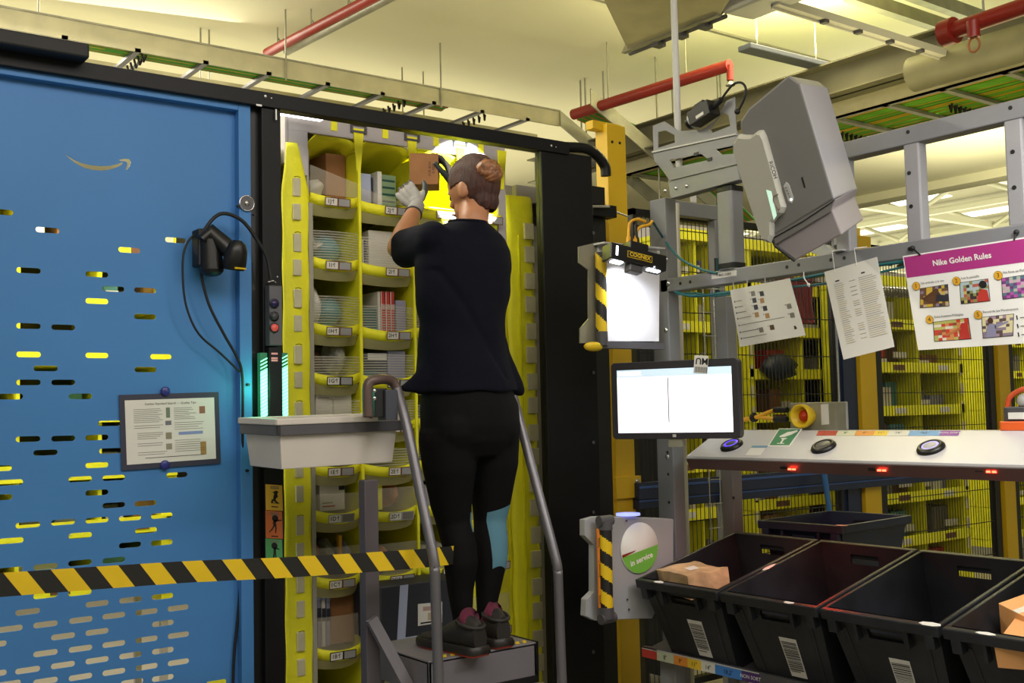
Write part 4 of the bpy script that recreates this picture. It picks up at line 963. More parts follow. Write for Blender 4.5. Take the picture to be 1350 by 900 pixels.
# white suspension pole from the ceiling
p = UX(893, 150, XS-.0); q = UX(889, 222, XS)
b = mb(); b.cyl((p.x, p.y, q.z), (p.x, p.y, 4.14), .0135, mat('white_pole', '#bcbcb8', .4)); tag(b.build('suspension_pole'), 'slim white pole hanging from the ceiling to the grey arm', 'pole')
# ---------------------------------------------------------------- MONITOR
ML, MR = UD(809.5, 528, 3.85), UD(977, 527, 3.62)
mon = None
xd = (MR-ML); xd.z = 0; Wm = xd.length; xd.normalize(); mc_ = ML.lerp(MR, .5)
zt_m = UD(893, 475, 3.73).z; zb_m = UD(893, 578, 3.73).z; Hm = zt_m-zb_m
TM = frame(V((mc_.x, mc_.y, (zt_m+zb_m)/2)), xd, y=V((0, 0, 1)))
mon = thing('monitor', 'flat black monitor with a bright white screen beside the end post', 'monitor', None, T=TM)
b = mb(); b.rbox((0, 0, 0), (Wm, Hm, .04), .014, mat('monitor_bezel', '#2c2a30', .4)); b.box(-.09, .09, -.08, .08, -.06, -.02, M_blackp); b.build('case', mon, bevel=.002, local=True)
M_scr = mat('screen_white', '#ffffff', .3, emit=.93, ecol='#f4f6ff'); M_scrh = mat('screen_header', '#c8dcea', .3, emit=.72, ecol='#c0d8ea'); M_scrl = mat('screen_line', '#6a6478', .4, emit=.3, ecol='#9a94a8')
sw, sh_ = Wm/2*.905, Hm/2
s0, s1 = -Wm/2*.90, Wm/2*.90; t0_, t1_ = -Hm/2*.84, Hm/2*.80
b = mb(); b.box(s0, s1, t0_, t1_, .02, .0205, M_scr); b.box(s0, s1, t1_-.025, t1_, .0205, .0208, M_scrh); b.box(s0+.005, s0+.09, t1_-.02, t1_-.006, .0208, .021, M_scr); b.box(s0+(s1-s0)*.453, s0+(s1-s0)*.461, t0_+.035, t1_-.03, .0205, .0208, M_scrl)
for u_ in (.0, .24, .49, .75): b.box(s0+(s1-s0)*u_+.004, s0+(s1-s0)*(u_+.23), t0_+.031, t0_+.032, .0205, .0208, M_scrh)
b.build('screen', mon, local=True)
b = mb(); b.cbox((.0, -Hm/2*.92, .021), (.012, .01, .002), M_lgrey); b.build('maker_badge', mon, local=True)
b = mb(); b.cbox((.0, -Hm/2-.012, -.0), (.05, .03, .03), M_galv); b.build('mount_clip', mon, local=True)
# label tag taped over the top edge
b = mb(); TG = TM @ Matrix.Translation((Wm/2*.46, Hm/2-.018, .0225)) @ Matrix.Rotation(radians(-6), 4, 'Z'); b.box(-.027, .022, -.03, .03, 0, .0006, M_paper, TG); b.text('MU', .03, M_ink, TG @ Matrix.Translation((0, .012, .001)) @ Matrix.Rotation(pi, 4, 'Z'), bold=.0008)
for k in range(9): b.box(-.022+k*.005, -.0195+k*.005, -.027, -.008, .0006, .0009, M_ink, TG)
tag(b.build('paper_tag'), 'small white barcode tag stuck upside down on the monitor top edge', 'tag')
# arm holding the monitor
b = mb(); b.tube([TM @ V((0, 0, -.06)), TM @ V((0, 0, -.12)), V((XS+.02, ya-.05, TM.translation.z))], .02, M_dgrey); b.build('mount_arm', mon)
# ---------------------------------------------------------------- BUTTON SHELF
XB0, XB1 = 3.02, 3.2
zf0 = UX(1100, 606, XB0).z; zf1 = UX(1100, 567.5, XB1).z; zlow = UX(1250, 626, XB0+.01).z
yA = UX(905, 603, XB0).y
M_alus = mat('brushed_aluminium_shelf', '#c2c1c6', .38, .1, .04, 3)
bs = thing('button_shelf', 'long sloping silver shelf panel carrying three round push buttons', 'shelf', (3.1, 2, zf0))
b = mb(); prof = [(XB0, zf0), (XB1, zf1), (XB1+.1, zf1), (XB1+.1, zf1-.03), (XB0+.02, zlow+.0), (XB0, zf0-.008)]
def extY(B, prof, y0, y1, m): n = len(prof); B.hull([V((x, y0, z)) for x, z in prof], [V((x, y1, z)) for x, z in prof], m)
extY(b, prof, .75, yA, M_alus); b.build('shelf_body', bs, bevel=.0015)
b = mb(); prof = [(XB0+.001, zf0-.012), (XB0+.018, zlow-.001), (XB0+.2, zlow+.01), (XB0+.2, zlow-.0), (XB0+.018, zlow-.012), (XB0-.002, zf0-.012)]
extY(b, prof, .75, yA, mat('brown_lip', '#6a4f4e', .4, .2)); b.build('underside_lip', bs)  # brown reflection under the shelf put into the lip colour
nS = V((-(zf1-zf0), 0, XB1-XB0)).normalized(); uS = V((XB1-XB0, 0, zf1-zf0)).normalized()
def onS(px, py, o=0):
    d = ray(px, py); q = V((XB0, 0, zf0))+nS*o; t = (q-CAM).dot(nS)/d.dot(nS); return CAM+d*t
M_vio = mat('violet_ring', '#6a4cff', .3, emit=2.2, ecol='#4a30ff'); M_viop = mat('pale_violet_ring', '#b6aee8', .3, emit=.5, ecol='#9a90ff'); M_capg = mat('grey_button_cap', '#4a4a4c', .45); M_capl = mat('pale_button_cap', '#a9a6ad', .4)
for px, py, rm, cm, lab in ((965, 588, M_vio, M_dgrey, 'violet ringed'), (1086, 590, M_capg, M_capg, 'unlit dark'), (1227.5, 591.5, M_viop, M_capl, 'pale lit')):
    p = onS(px, py); T = frame(p, V((0, -1, 0)), z=nS)
    b = mb(); b.lathe([(.044, 0), (.044, .006), (.038, .014), (.029, .015), (.0275, .011)], M_blackp, T, n=32); o = b.build('push_button', bs); o['label'] = lab+' push button'
    b = mb(); b.lathe([(.0275, .011), (.0265, .0135), (.021, .0135)], rm, T, n=32); b.lathe([(.021, .0135), (.019, .0145), (0, .0145)], cm, T, n=32); b.build('button_cap', o)
strip = [(1077, 1103, '#b3352a', ''), (1103, 1127, '#cdd0b4', '8"'), (1127, 1152, '#e0953a', '9"'), (1152, 1170, '#e6c433', '11"'), (1170, 1198, '#d9d8cc', '14"'), (1198, 1239, '#6fa3d6', '18,2"'), (1239, 1264, '#8a3f9e', 'NON SORT')]
b = mb()
for x0, x1_, c, t in strip:
    S = Sheet(onS(x0+2, 567.5, .001), onS(x1_+2, 567.5, .001), onS(x1_-1, 573.8, .001), onS(x0-1, 573.8, .001)); S.base(b, mat('strip_'+c[1:], c, .5), .0008)
    if t: S.text(b, t, .5, .5, .011 if len(t) > 4 else .014, M_white if len(t) > 5 else M_ink)
b.build('size_strip', bs)
S = Sheet(onS(1027, 564.5, .001), onS(1058, 564.5, .001), onS(1041, 588, .001), onS(1012, 588, .001)); b = mb(); S.base(b, M_white)
M_sg = mat('safety_green', '#1f7a52', .5); S.rect(b, .05, .05, .95, .95, M_sg, .0006)
S.poly(b, [(.25, .45), (.5, .22), (.62, .2), (.85, .1), (.9, .2), (.72, .38), (.5, .5), (.3, .52)], M_white, .0012); S.poly(b, [(.38, .56), (.66, .56), (.6, .64), (.44, .64)], M_white, .0012); S.rect(b, .48, .6, .56, .84, M_white, .0012); S.rect(b, .36, .84, .68, .88, M_white, .0012)
b.build('eyewash_sign', bs)
S = Sheet(onS(990, 590, .001), onS(1009, 590, .001), onS(1002, 600, .001), onS(982, 600, .001)); b = mb(); S.base(b, M_paper); S.rect(b, .0, -.25, 1.1, 0, mat('pale_blue_strip', '#5f8fb0', .5)); b.build('small_label', bs)
M_rled = mat('red_led', '#ff6a50', .3, emit=14, ecol='#ff3a24')
for px in (1042, 1160, 1304):
    q = UX(px, 617+(px-1042)*.012, XB0+.006); b = mb()
    for dy in (0, -.018): b.cbox(q+V((-.004, dy, -.003)), (.006, .011, .006), M_rled)
    b.cbox(q+V((0, .03, 0)), (.006, .025, .008), M_blackp); b.build('red_sensor', bs)
# emergency stop box
XE = XB1+.06
e0, e1 = UX(1041, 531, XE), UX(1103, 566, XE)
es = thing('emergency_stop', 'grey box with yellow shroud and red emergency stop button on the silver shelf', 'button box', e1)
b = mb(); b.box(XE, XE+.06, e1.y, e0.y, zf1-.005, e0.z, M_galv); b.box(XE+.055, XE+.065, e1.y-.005, e0.y+.0, zf1, e0.z+.0, M_lgrey); b.build('box', es, bevel=.003)
c = UX(1066, 548, XE); T = frame(c, V((0, -1, 0)), z=V((-1, 0, 0)))
b = mb(); b.lathe([(.032, 0), (.043, .03), (.043, .052), (.037, .052), (.034, .02), (0, .012)], M_hyel, T, n=32); b.build('shroud', es)
b = mb(); b.lathe([(.018, .01), (.02, .03), (.0, .036)], mat('stop_red', '#c2331c', .4), T); b.build('stop_button', es)
b = mb(); S = Sheet(UX(1082, 533, XE-.001), UX(1092, 532, XE-.001), UX(1093, 559, XE-.001), UX(1083, 560, XE-.001)); S.base(b, M_paper); b.build('white_label', es)
b = mb()
for y in (540, 552.5):
    p = UX(1038, y, XE+.02); b.cyl(p, p+V((0, .06, 0)), .011, M_rubber); b.tube([p+V((0, .06, 0)), UX(1010, (y+549)/2, XE+.01), UX(996, 550, XE), UX(975, 554, XE)], .0075, M_cable_y, curve=5, n=8)
b.cyl(UX(996, 550, XE), UX(992, 551, XE), .017, M_rubber); b.build('cable', es)
# orange device at the frame edge
q = UX(1340, 560, XB1+.05); dv = thing('tape_device', 'orange and dark grey handheld device resting at the end of the silver shelf', 'tool', q)
b = mb(); b.rbox((q.x, q.y-.03, zf1+.014), (.1, .12, .028), .01, mat('orange_plastic', '#e8642a', .4)); b.build('base', dv, bevel=.003)
b = mb(); b.rbox((q.x, q.y-.03, zf1+.05), (.08, .11, .045), .02, M_dgrey); b.build('body', dv, bevel=.004)
b = mb(); b.tube([(q.x-.03, q.y+.01, zf1+.06), (q.x-.03, q.y+.0, zf1+.1), (q.x-.02, q.y-.04, zf1+.125), (q.x, q.y-.08, zf1+.12)], .008, mat('orange_grip', '#d8552a', .4), curve=5); b.ball((q.x-.02, q.y-.04, zf1+.09), .022, M_lgrey); b.box(q.x-.045, q.x-.04, q.y-.06, q.y, zf1+.035, zf1+.055, M_white); b.build('orange_handle', dv)
# clear plate over the stop box
b = mb(); p = UX(1105, 500, XE+.06); b.cyl((p.x, p.y, zf1), (p.x, p.y, UX(1103, 462, XE+.06).z), .0035, M_steel); tag(b.build('thin_rod'), 'thin steel rod standing on the silver shelf beside the stop box', 'rod')
# ---------------------------------------------------------------- HANGING PAPERS
XPp = XS-.015
def string(B, a, c): B.tube([a, c], .0012, M_white, n=5)
# A: landscape sheet
S = Sheet(*[UX(x, y, XPp) for x, y in ((962.5, 382.5), (1041, 366.5), (1062, 442), (975.5, 457))])
hp = thing('hanging_sheet', 'landscape paper with tiny photos hanging under the rail next to the tube', 'paper', S.at(.5, 1), 'papers hanging from the station rail')
b = mb(); S.base(b, M_paper)
for (u, v) in ((.36, .13), (.5, .16), (.36, .25), (.48, .28), (.36, .37), (.5, .42), (.35, .5), (.51, .55), (.87, .46), (.88, .62), (.37, .77), (.54, .76)):
    S.rect(b, u-.02, v-.035, u+.045, v+.05, R.choice([M_brn, M_gink, M_tan, M_dk])); S.rect(b, u-.045, v-.035, u-.035, v-.015, M_ink)
for v, w in ((.2, .1), (.3, .1), (.4, .14), (.5, .2), (.62, .7), (.74, .28), (.85, .38)): S.rect(b, .04, v, .055, v+.03, M_ink); S.rect(b, .07, v+.01, .07+w, v+.02, M_gink)
S.text(b, 'a', .89, .83, .018, M_ink, bold=.0008); b.build('sheet', hp)
b = mb()
for u in (.06, .3, .6): p = S.at(u, .02); string(b, p, V((p.x, p.y, zl0+.0)))
b.build('string', hp)
# B: portrait sheet
S = Sheet(*[UX(x, y, XPp) for x, y in ((1086.5, 358.5), (1156, 338.5), (1179, 457), (1112, 474))])
hp = thing('hanging_sheet', 'portrait paper with a brown lined list hanging under the rail', 'paper', S.at(.5, 1), 'papers hanging from the station rail')
b = mb(); S.base(b, M_paper); M_bi = mat('brown_ink', '#a59666', .6)
S.rect(b, .17, .13, .25, .145, M_ink); S.rect(b, .67, .12, .74, .135, M_ink)
v = .17
while v < .84:
    g = int((v-.17)/.045) % 3
    m = M_bi if g else M_gink
    S.rect(b, .13, v, .34-R.random()*.08, v+.0045, m); S.rect(b, .42, v+.006, .54, v+.011, m if R.random() < .5 else M_gink) if R.random() < .6 else None; S.rect(b, .6, v, .94-R.random()*.1, v+.0045, m); v += .023
b.build('sheet', hp)
b = mb()
for u in (.2, .62): p = S.at(u, .03); string(b, p, V((p.x-.01, p.y, zl1-.0))); b.tube([V((p.x-.01, p.y, zl1)), V((XS+.03, p.y-.01, zl1+.008))], .0012, M_white, n=5)
b.build('string', hp)
b = mb(); p = UX(1060, 366, XPp); b.tube([p+V((0, 0, .02)), p, UX(1064, 372, XPp), UX(1067, 378, XPp)], .0022, M_white, n=6, curve=3); b.ball(UX(1066, 375, XPp), .006, M_white, n=8); tag(b.build('knotted_string'), 'knotted white string end hanging under the rail between the two papers', 'string')
# C: poster
tl = UX(1190, 337.5, XPp); bl = UX(1210.5, 461.5, XPp); tm = UX(1350, 312.5, XPp); bm = UX(1350, 452.5, XPp)
hgt = (bl-tl).length; tr = tl+(tm-tl).normalized()*hgt*1.414; br = bl+(bm-bl).normalized()*hgt*1.414
S = Sheet(tl, tr, br, bl); Wp, Hp = S.size()
po = thing('poster', 'magenta headed poster of numbered picking rules tied to the lower rail', 'poster', S.at(.5, 1), 'papers hanging from the station rail')
b = mb(); S.base(b, M_white, .0015); M_mag2 = mat('magenta_print', '#a8327e', .45)
S.rect(b, .008, .015, .992, .235, M_mag2, .0006)
TPOS = None
S.text(b, 'Nike Golden Rules', .455, .125, .0185, M_white, off=.0015, bold=.0006)
def uof(px, py):   # sheet coords of an image point
    n = S.n; d = ray(px, py); t = (S.c[0]-CAM).dot(n)/d.dot(n); p = CAM+d*t-S.c[0]
    ex = (S.c[1]-S.c[0]); ey = (S.c[3]-S.c[0]); 
    a11, a12, a22 = ex.dot(ex), ex.dot(ey), ey.dot(ey); r1, r2 = p.dot(ex), p.dot(ey); D = a11*a22-a12*a12
    return ((r1*a22-r2*a12)/D, (r2*a11-r1*a12)/D)
M_num = mat('number_amber', '#dba42c', .5)
blk = [(1, 1208.5, 377, 1213, 380, 1250, 374, 1252, 403, 1213, 406, 'Un art\u00edculo a la vez'), (2, 1261.5, 370, 1265, 372, 1303, 366.5, 1306, 396, 1267, 400.5, 'Lee la pantalla'), (3, 1316.5, 362.5, 1320, 366, 1366, 359, 1368, 388, 1322, 394, 'No fines un Pick'), (4, 1226, 421, 1230, 424, 1277, 418, 1281, 446, 1232, 450, 'Evita Inventos-M\u00faltiples'), (5, 1290, 414, 1294, 417, 1337, 412, 1336, 441, 1296, 445, 'Recuerda los Movimientos')]
pal = [['#6a4a38', '#c9a93a', '#8a7a90', '#3a3a40', '#b8a890'], ['#a9bcc0', '#8a8a50', '#2e2a28', '#b05a4a', '#c0b060'], ['#b050a0', '#507080', '#c9a0b8', '#6a3a70', '#a8b0a0'], ['#b0b060', '#c23a2a', '#c88a50', '#d8d0c0', '#8a4a30'], ['#d8cfa0', '#8a7a8a', '#5a4a4a', '#e0d8b8', '#a88a9a']]
for (k, nx, ny, x0, y0, x1_, y1, x2_, y2, x3, y3, t) in blk:
    q = [uof(x0, y0), uof(x1_, y1), uof(x2_, y2), uof(x3, y3)]
    S.poly(b, q, M_ink, .0010)
    cu_ = sum(a for a, _ in q)/4; cv_ = sum(a for _, a in q)/4
    q = [(cu_+(a-cu_)*.96, cv_+(c-cv_)*.95) for a, c in q]
    def bl2(u, v): return tuple((q[0][i]*(1-u)+q[1][i]*u)*(1-v)+(q[3][i]*(1-u)+q[2][i]*u)*v for i in (0, 1))
    pc_ = pal[k-1]; N = 9; M_ = 7
    for i in range(N):
        for j in range(M_):
            c = pc_[int(abs(noise.noise(V((i*.45+k*9, j*.45, k*3))))*9) % 5] if k != 3 else pc_[(i*2+j*3+R.randint(0, 1)) % 5]
            S.poly(b, [bl2(i/N, j/M_), bl2((i+1)/N, j/M_), bl2((i+1)/N, (j+1)/M_), bl2(i/N, (j+1)/M_)], mat('photo_'+c[1:], c, .6), .0014)
    if k == 1: S.poly(b, [bl2(.05, .55), bl2(.6, .1), bl2(.75, .45), bl2(.55, .9), bl2(.3, .8)], M_brn, .0018); S.poly(b, [bl2(.6, .4), bl2(1, .5), bl2(1, .8), bl2(.55, .75)], M_dk, .002)
    if k == 2: S.poly(b, [bl2(.6, 1), bl2(.62, .6), bl2(.75, .42), bl2(.95, .5), bl2(1, 1)], M_redp, .0018); S.disc(b, *bl2(.82, .22), .012, M_ink, .002)
    if k == 4: S.poly(b, [bl2(.7, 1), bl2(.72, .5), bl2(.8, .2), bl2(.98, .2), bl2(1, 1)], M_redp, .0018); S.poly(b, [bl2(.3, .7), bl2(.75, .4), bl2(.78, .5), bl2(.35, .8)], M_oran, .002)
    if k == 5: S.poly(b, [bl2(.1, 1), bl2(.15, .45), bl2(.3, .3), bl2(.45, .4), bl2(.45, 1)], M_purp, .0018); S.poly(b, [bl2(.4, .45), bl2(.85, .28), bl2(.86, .36), bl2(.42, .6)], M_purp, .0018); S.disc(b, *bl2(.27, .2), .009, M_brn, .002)
    un, vn = uof(nx, ny); S.disc(b, un, vn, .0135, M_ink, .0022, 24); S.disc(b, un, vn, .0127, M_num, .0026, 24); S.text(b, str(k), un, vn, .014, M_ink, off=.0031)
    ut, vt = uof(nx+6, ny-3.5); S.text(b, t, ut, vt+.0, .0075, M_ink, align='LEFT', off=.0015)
for k in range(3):
    u_, v_ = uof(1341+k, 417+k*11); S.disc(b, u_, v_-.012, .0022, M_ink, .0015); S.rect(b, u_-.004, v_-.005, u_+.004, v_+.022, M_ink, .0014); S.rect(b, u_+.02, v_, u_+.14, v_+.008, M_gink, .0014)
b.build('printed_board', po)
b = mb()
for px, py, ex_, ey_ in ((1203, 327, 1213, 336), (1340, 306, 1337, 316)):
    b = mb(); p = UX(px, py, XS-.006); b.ball(p, .0085, M_rubber, n=10); b.tube([p, UX(ex_, ey_, XPp-.004)], .0028, M_rubber, n=6); b.build('cable_tie', po)
# ---------------------------------------------------------------- TOTES
TILT = radians(13.4); TL_, TW_ = .56, .395
def tote_mesh(root, mm, lab=None, L=TL_, W=TW_, H=.33, front_label=True, torn=()):
    # local: x away from picker, y across (0..W), z up, rim top at z=0
    def loop(k, z): return [V((k, k*.6, z)), V((L-k, k*.6, z)), V((L-k, W-k*.6, z)), V((k, W-k*.6, z))]
    b = mb(); tp = .055
    o0, o1 = loop(.02, -.02), loop(.02+tp, -H); i0, i1 = loop(.026, -.0), loop(.026+tp, -H+.006)
    # outer / inner skins as separate loops so the front can carry hand holes
    b.add(o0+o1, [(0, 4, 5, 1), (2, 6, 7, 3), (4, 7, 6, 5)], mm)
    b.add(i0+i1, [(0, 1, 5, 4), (2, 3, 7, 6), (4, 5, 6, 7)], mm)
    def q(loopA, loopB, i, j, u, v): return (loopA[i].lerp(loopA[j], u)).lerp(loopB[i].lerp(loopB[j], u), v)
    # front wall 3->0 with hand hole
    for A_, B_, flip, ci, cj in ((o0, o1, 0, 3, 0), (i0, i1, 1, 3, 0), (o0, o1, 0, 1, 2), (i0, i1, 1, 1, 2)):
        us, vs_ = (0, .34, .66, 1), (0, .10, .20, 1)
        P_ = [[q(A_, B_, ci, cj, u, v) for u in us] for v in vs_]
        for j in range(3):
            for i in range(3):
                if i == 1 and j == 1: continue
                f = [P_[j][i], P_[j+1][i], P_[j+1][i+1], P_[j][i+1]]
                b.add(f, [(0, 1, 2, 3) if not flip else (3, 2, 1, 0)], mm)
    body = b.build('tote_body', root, local=True)
    b = mb(); r = .028; z0, z1 = -.032, .0
    b.box(0, .022, 0, W, z0, z1, mm); b.box(L-.022, L, 0, W, z0, z1, mm); b.box(.02, L-.02, 0, .016, z0, z1, mm); b.box(.02, L-.02, W-.016, W, z0, z1, mm)
    b.build('rim', root, bevel=.004, local=True)
    for u in (.12, .88):
        p0 = q(o0, o1, 3, 0, u, .12); p1 = q(o0, o1, 3, 0, u, .9); b = mb()
        b.hull([p0+V((-.003, -.006, 0)), p0+V((-.003, .006, 0)), p0+V((.01, .006, 0)), p0+V((.01, -.006, 0))], [p1+V((-.003, -.006, 0)), p1+V((-.003, .006, 0)), p1+V((.01, .006, 0)), p1+V((.01, -.006, 0))], mm); b.build('rib', root, bevel=.002, local=True)
    for y0 in (.02, W-.05): b = mb(); b.box(.0, .03, y0, y0+.03, -.07, -.03, mm); b.build('corner_block', root, bevel=.002, local=True)
    for y0 in (W*.27, W*.70): b = mb(); b.box(.006, .03, y0, y0+.012, -.085, -.03, mm); b.build('rib', root, bevel=.002, local=True)
    if front_label:
        A_, B_ = o0, o1
        c4 = [q(A_, B_, 3, 0, u, v)+V((-.002, 0, -.0)) for u, v in ((.47, .38), (.67, .38), (.67, .84), (.47, .84))]
        S = Sheet(*c4); b = mb(); S.base(b, M_paper, .0004); v = .1; rr = random.Random(len(root.name)+int(root.location.y*100))
        while v < .8:
            h = .008+.02*rr.random(); S.rect(b, .06, v, .94, v+h, M_ink, .0008*1); v += h+.012+.018*rr.random()
        S.rect(b, .1, .84, .7, .87, M_gink, .0008)
        b.build('barcode_label', root, local=True)
    if torn:
        b = mb()
        for (x, y, z, w, h) in torn:
            n = 7; pts = [V((x+w*(.5+.5*cos(2*pi*i/n))*(.7+.3*rr.random() if front_label else 1), y+h*sin(2*pi*i/n)*.5, z)) for i in range(n)]
            b.hull(pts, [p-V((0, 0, .0008)) for p in pts], M_paper)
        b.build('paper_scrap', root, local=True)
YT = [2.985, 2.577, 2.17, 1.763]
tl_lab = ['black tote holding a taped brown parcel next to the in service sign', 'empty black tote between the parcel tote and the tote with a hand hole glint', 'empty black tote with white torn scrap on its rim corner', 'black tote with orange lit cartons inside at the shelf end']
totes = []
for k, y1 in enumerate(YT):
    T = Matrix.Translation((2.75, y1-.4, .885)) @ Matrix.Rotation(-TILT, 4, 'Y')
    t = thing('tote', tl_lab[k], 'tote', None, 'black totes on the tilted rack', T=T)
    torn = [[(.0, .28, .001, .02, .05)], [(.0, .11, .001, .02, .04), (.22, .39, .001, .08, .02)], [(.0, .03, .001, .03, .07)], [(.0, .27, .001, .02, .06)]][k]
    tote_mesh(t, M_tote, torn=torn); totes.append(T)
# size strip on the rack lip, rack
rk = thing('tote_rack', 'grey rack shelf under the black totes', 'rack', (3, 2.2, 0))
XR = 2.87; s0_, s1_ = UX(846.5, 853, XR), UX(1000, 888, XR)
zr = (s0_.z+s1_.z)/2
b = mb(); b.box(XR, XR+.02, 1.2, s0_.y, zr-.03, zr+.004, M_dgrey); b.build('front_lip', rk)
b = mb(); T = Matrix.Translation((XR, 1.2, zr-.012)) @ Matrix.Rotation(-TILT, 4, 'Y'); b.box(.01, .6, 0, s0_.y-1.2, -.02, -.004, M_dgrey, T); b.build('rack_deck', rk)
b = mb(); b.box(XR+.05, XR+.1, s0_.y-.12, s0_.y-.04, 0, zr-.03, M_grey); b.build('leg', rk, bevel=.003); b = mb(); b.box(XR+.05, XR+.1, 1.25, 1.33, 0, zr-.03, M_grey); b.build('leg', rk, bevel=.003)
b = mb(); xs_ = [846.5, 866, 888, 906, 924, 942, 977, 1000]; cc = ['#a8332c', '#b9c0a6', '#d98a35', '#dcb733', '#c9c9c2', '#3f79c4', '#46256a']; tt = ['', '8"', '9"', '11"', '14"', '18,2"', 'NON SORT']
for k in range(7):
    ya_, yb_ = UX(xs_[k], 853, XR).y, UX(xs_[k+1], 853, XR).y
    S = Sheet((XR-.001, ya_, zr+.004), (XR-.001, yb_, zr+.004), (XR-.001, yb_, zr-.034), (XR-.001, ya_, zr-.034)); S.base(b, mat('strip_'+cc[k][1:], cc[k], .5), .0008)
    if k == 0: S.rect(b, 0, 0, 1, .2, M_lgrey)
    S.rect(b, 0, 0, 1, .12, M_lgrey)
    if tt[k]: S.text(b, tt[k], .5, .58, .013 if k == 6 else .016, M_white if k == 6 else M_ink)
b.build('size_strip', rk)
b = mb(); b.box(2.78, XR+.1, 1.0, UX(1000, 893, XR).y, .52, .545, M_dgrey); b.build('front_ledge', rk, bevel=.002)
# rear supports for the tilted totes
b = mb(); b.box(3.3, 3.36, 1.2, 3.0, .62, .66, M_dgrey); b.build('rear_bar', rk)
# taped parcel
T0 = totes[0]; pcl = thing('parcel', 'crumpled brown parcel wrapped in clear tape lying in the first tote', 'parcel', UD(912, 770, 3.95))
c = UD(912, 757, 3.98); T = Matrix.Translation(c) @ Matrix.Rotation(radians(-12), 4, 'Z') @ Matrix.Rotation(radians(-6), 4, 'Y')
M_parc = mat('taped_kraft_paper', '#c9a880', .45, 0, .3, 14, .5, 40)
B = MB(); nx, ny, nz = 14, 12, 5
B.box(-.085, .085, -.105, .105, -.06, .022, M_parc)
vs = []; fs = []
def pw(v): return V((v.x*(1+.04*noise.noise(v*14)), v.y*(1+.04*noise.noise(v*13+V((5, 0, 0)))), v.z+.008*noise.noise(v*16)))
for (o_, ux, uy, nu, nv) in ((V((-.085, -.105, .022)), V((.17, 0, 0)), V((0, .21, 0)), 14, 16), (V((-.085, .105, -.06)), V((0, -.21, 0)), V((0, 0, .082)), 16, 6), (V((-.085, -.105, -.06)), V((.17, 0, 0)), V((0, 0, .082)), 14, 6), (V((.085, -.105, -.06)), V((0, .21, 0)), V((0, 0, .082)), 16, 6), (V((.085, .105, -.06)), V((-.17, 0, 0)), V((0, 0, .082)), 14, 6)):
    b0 = MB(); b0.grid(lambda u, v: pw(o_+ux*u+uy*v), nu, nv, M_parc); 
    if not fs: PB = MB()
    fs.append(1); PB.add(b0.v, b0.f, M_parc, T, True)
PB.build('wrapping', pcl)
b = mb(); b.add([T @ pw(V(p))+V((0, 0, .002)) for p in ((-.02, -.02, .022), (.02, -.025, .022), (.025, .02, .022), (-.015, .02, .022))], [(0, 1, 2, 3)], M_paper); b.build('white_label', pcl)
# cartons lit inside last tote
T3 = totes[3]
for k, (x, y, z, w, d, h, rz, lab) in enumerate(((.12, .2, -.06, .2, .15, .06, 12, 'orange tan carton lying flat in the last tote'), (.26, .27, -.07, .14, .13, .12, -20, 'tan carton tilted beside the flat one in the last tote'), (.33, .12, -.05, .12, .1, .15, 35, 'pale carton standing behind the flat one in the last tote'))):
    b = mb(); T = T3 @ Matrix.Translation((x, y, z)) @ Matrix.Rotation(radians(rz), 4, 'Z') @ Matrix.Rotation(radians(8*k), 4, 'X'); b.rbox((0, 0, 0), (w, d, h), .003, mat('orange_tan_carton', '#e0a468', .6), T)
    b.box(-w/2, w/2, -.012, .012, h/2, h/2+.0005, M_bagw, T); tag(b.build('carton', bevel=.002), lab, 'box', 'cartons in the last tote')
# rear navy tote
T = Matrix.Translation((3.36, 2.53, 1.06)) @ Matrix.Rotation(radians(5), 4, 'Z')
t = thing('tote', 'navy black tote standing level behind the tilted black totes', 'tote', None, T=T)
tote_mesh(t, M_toteb, L=.5, W=.37, H=.3, front_label=False, torn=[(.0, .01, .001, .03, .05)])
b = mb(); b.box(3.38, 3.95, 2.5, 2.96, .70, .745, M_navy); b.box(3.45, 3.5, 2.5, 2.55, 0, .70, M_navy); b.box(3.85, 3.9, 2.5, 2.55, 0, .7, M_navy); b.box(3.45, 3.5, 2.75, 2.8, 0, .70, M_navy); b.box(3.85, 3.9, 2.75, 2.8, 0, .7, M_navy)
tag(b.build('rear_stand'), 'navy stand carrying the navy tote behind the rack', 'stand')
# ================================================================== PERSON
M_skin = mat('skin', '#aa7552', .5, 0, .06, 20, .06, 150); M_shirt = mat('navy_tshirt_cotton', '#0a0c18', .9, 0, .1, 10, .15, 180, spec=.15)
M_legg = mat('black_leggings', '#08080a', .8, 0, .15, 8, .08, 200, spec=.15); M_tpanel = mat('teal_calf_panel', '#5c8596', .6, 0, .05, 8)
M_hair = mat('brown_hair', '#4c2618', .6, 0, .5, 22, .5, 60, stretch=(6, 6, .8), var2='#2e1a14'); M_bun = mat('light_brown_hair_bun', '#a87248', .45, 0, .5, 26, .5, 60, var2='#4e2c1c')
M_glove = mat('grey_knit_glove', '#9a9896', .85, 0, .1, 30, .3, 300); M_gpalm = mat('dark_glove_coating', '#33383a', .6)
M_shoe = mat('black_shoe_upper', '#201d1c', .6, 0, .2, 12, .15, 120); M_sole = mat('dark_shoe_sole', '#1b1715', .5); M_soler = mat('red_sole_edge', '#a83a26', .5); M_sock = mat('burgundy_sock', '#5c1632', .8); M_pinkd = mat('pink_dot', '#d86a90', .6)
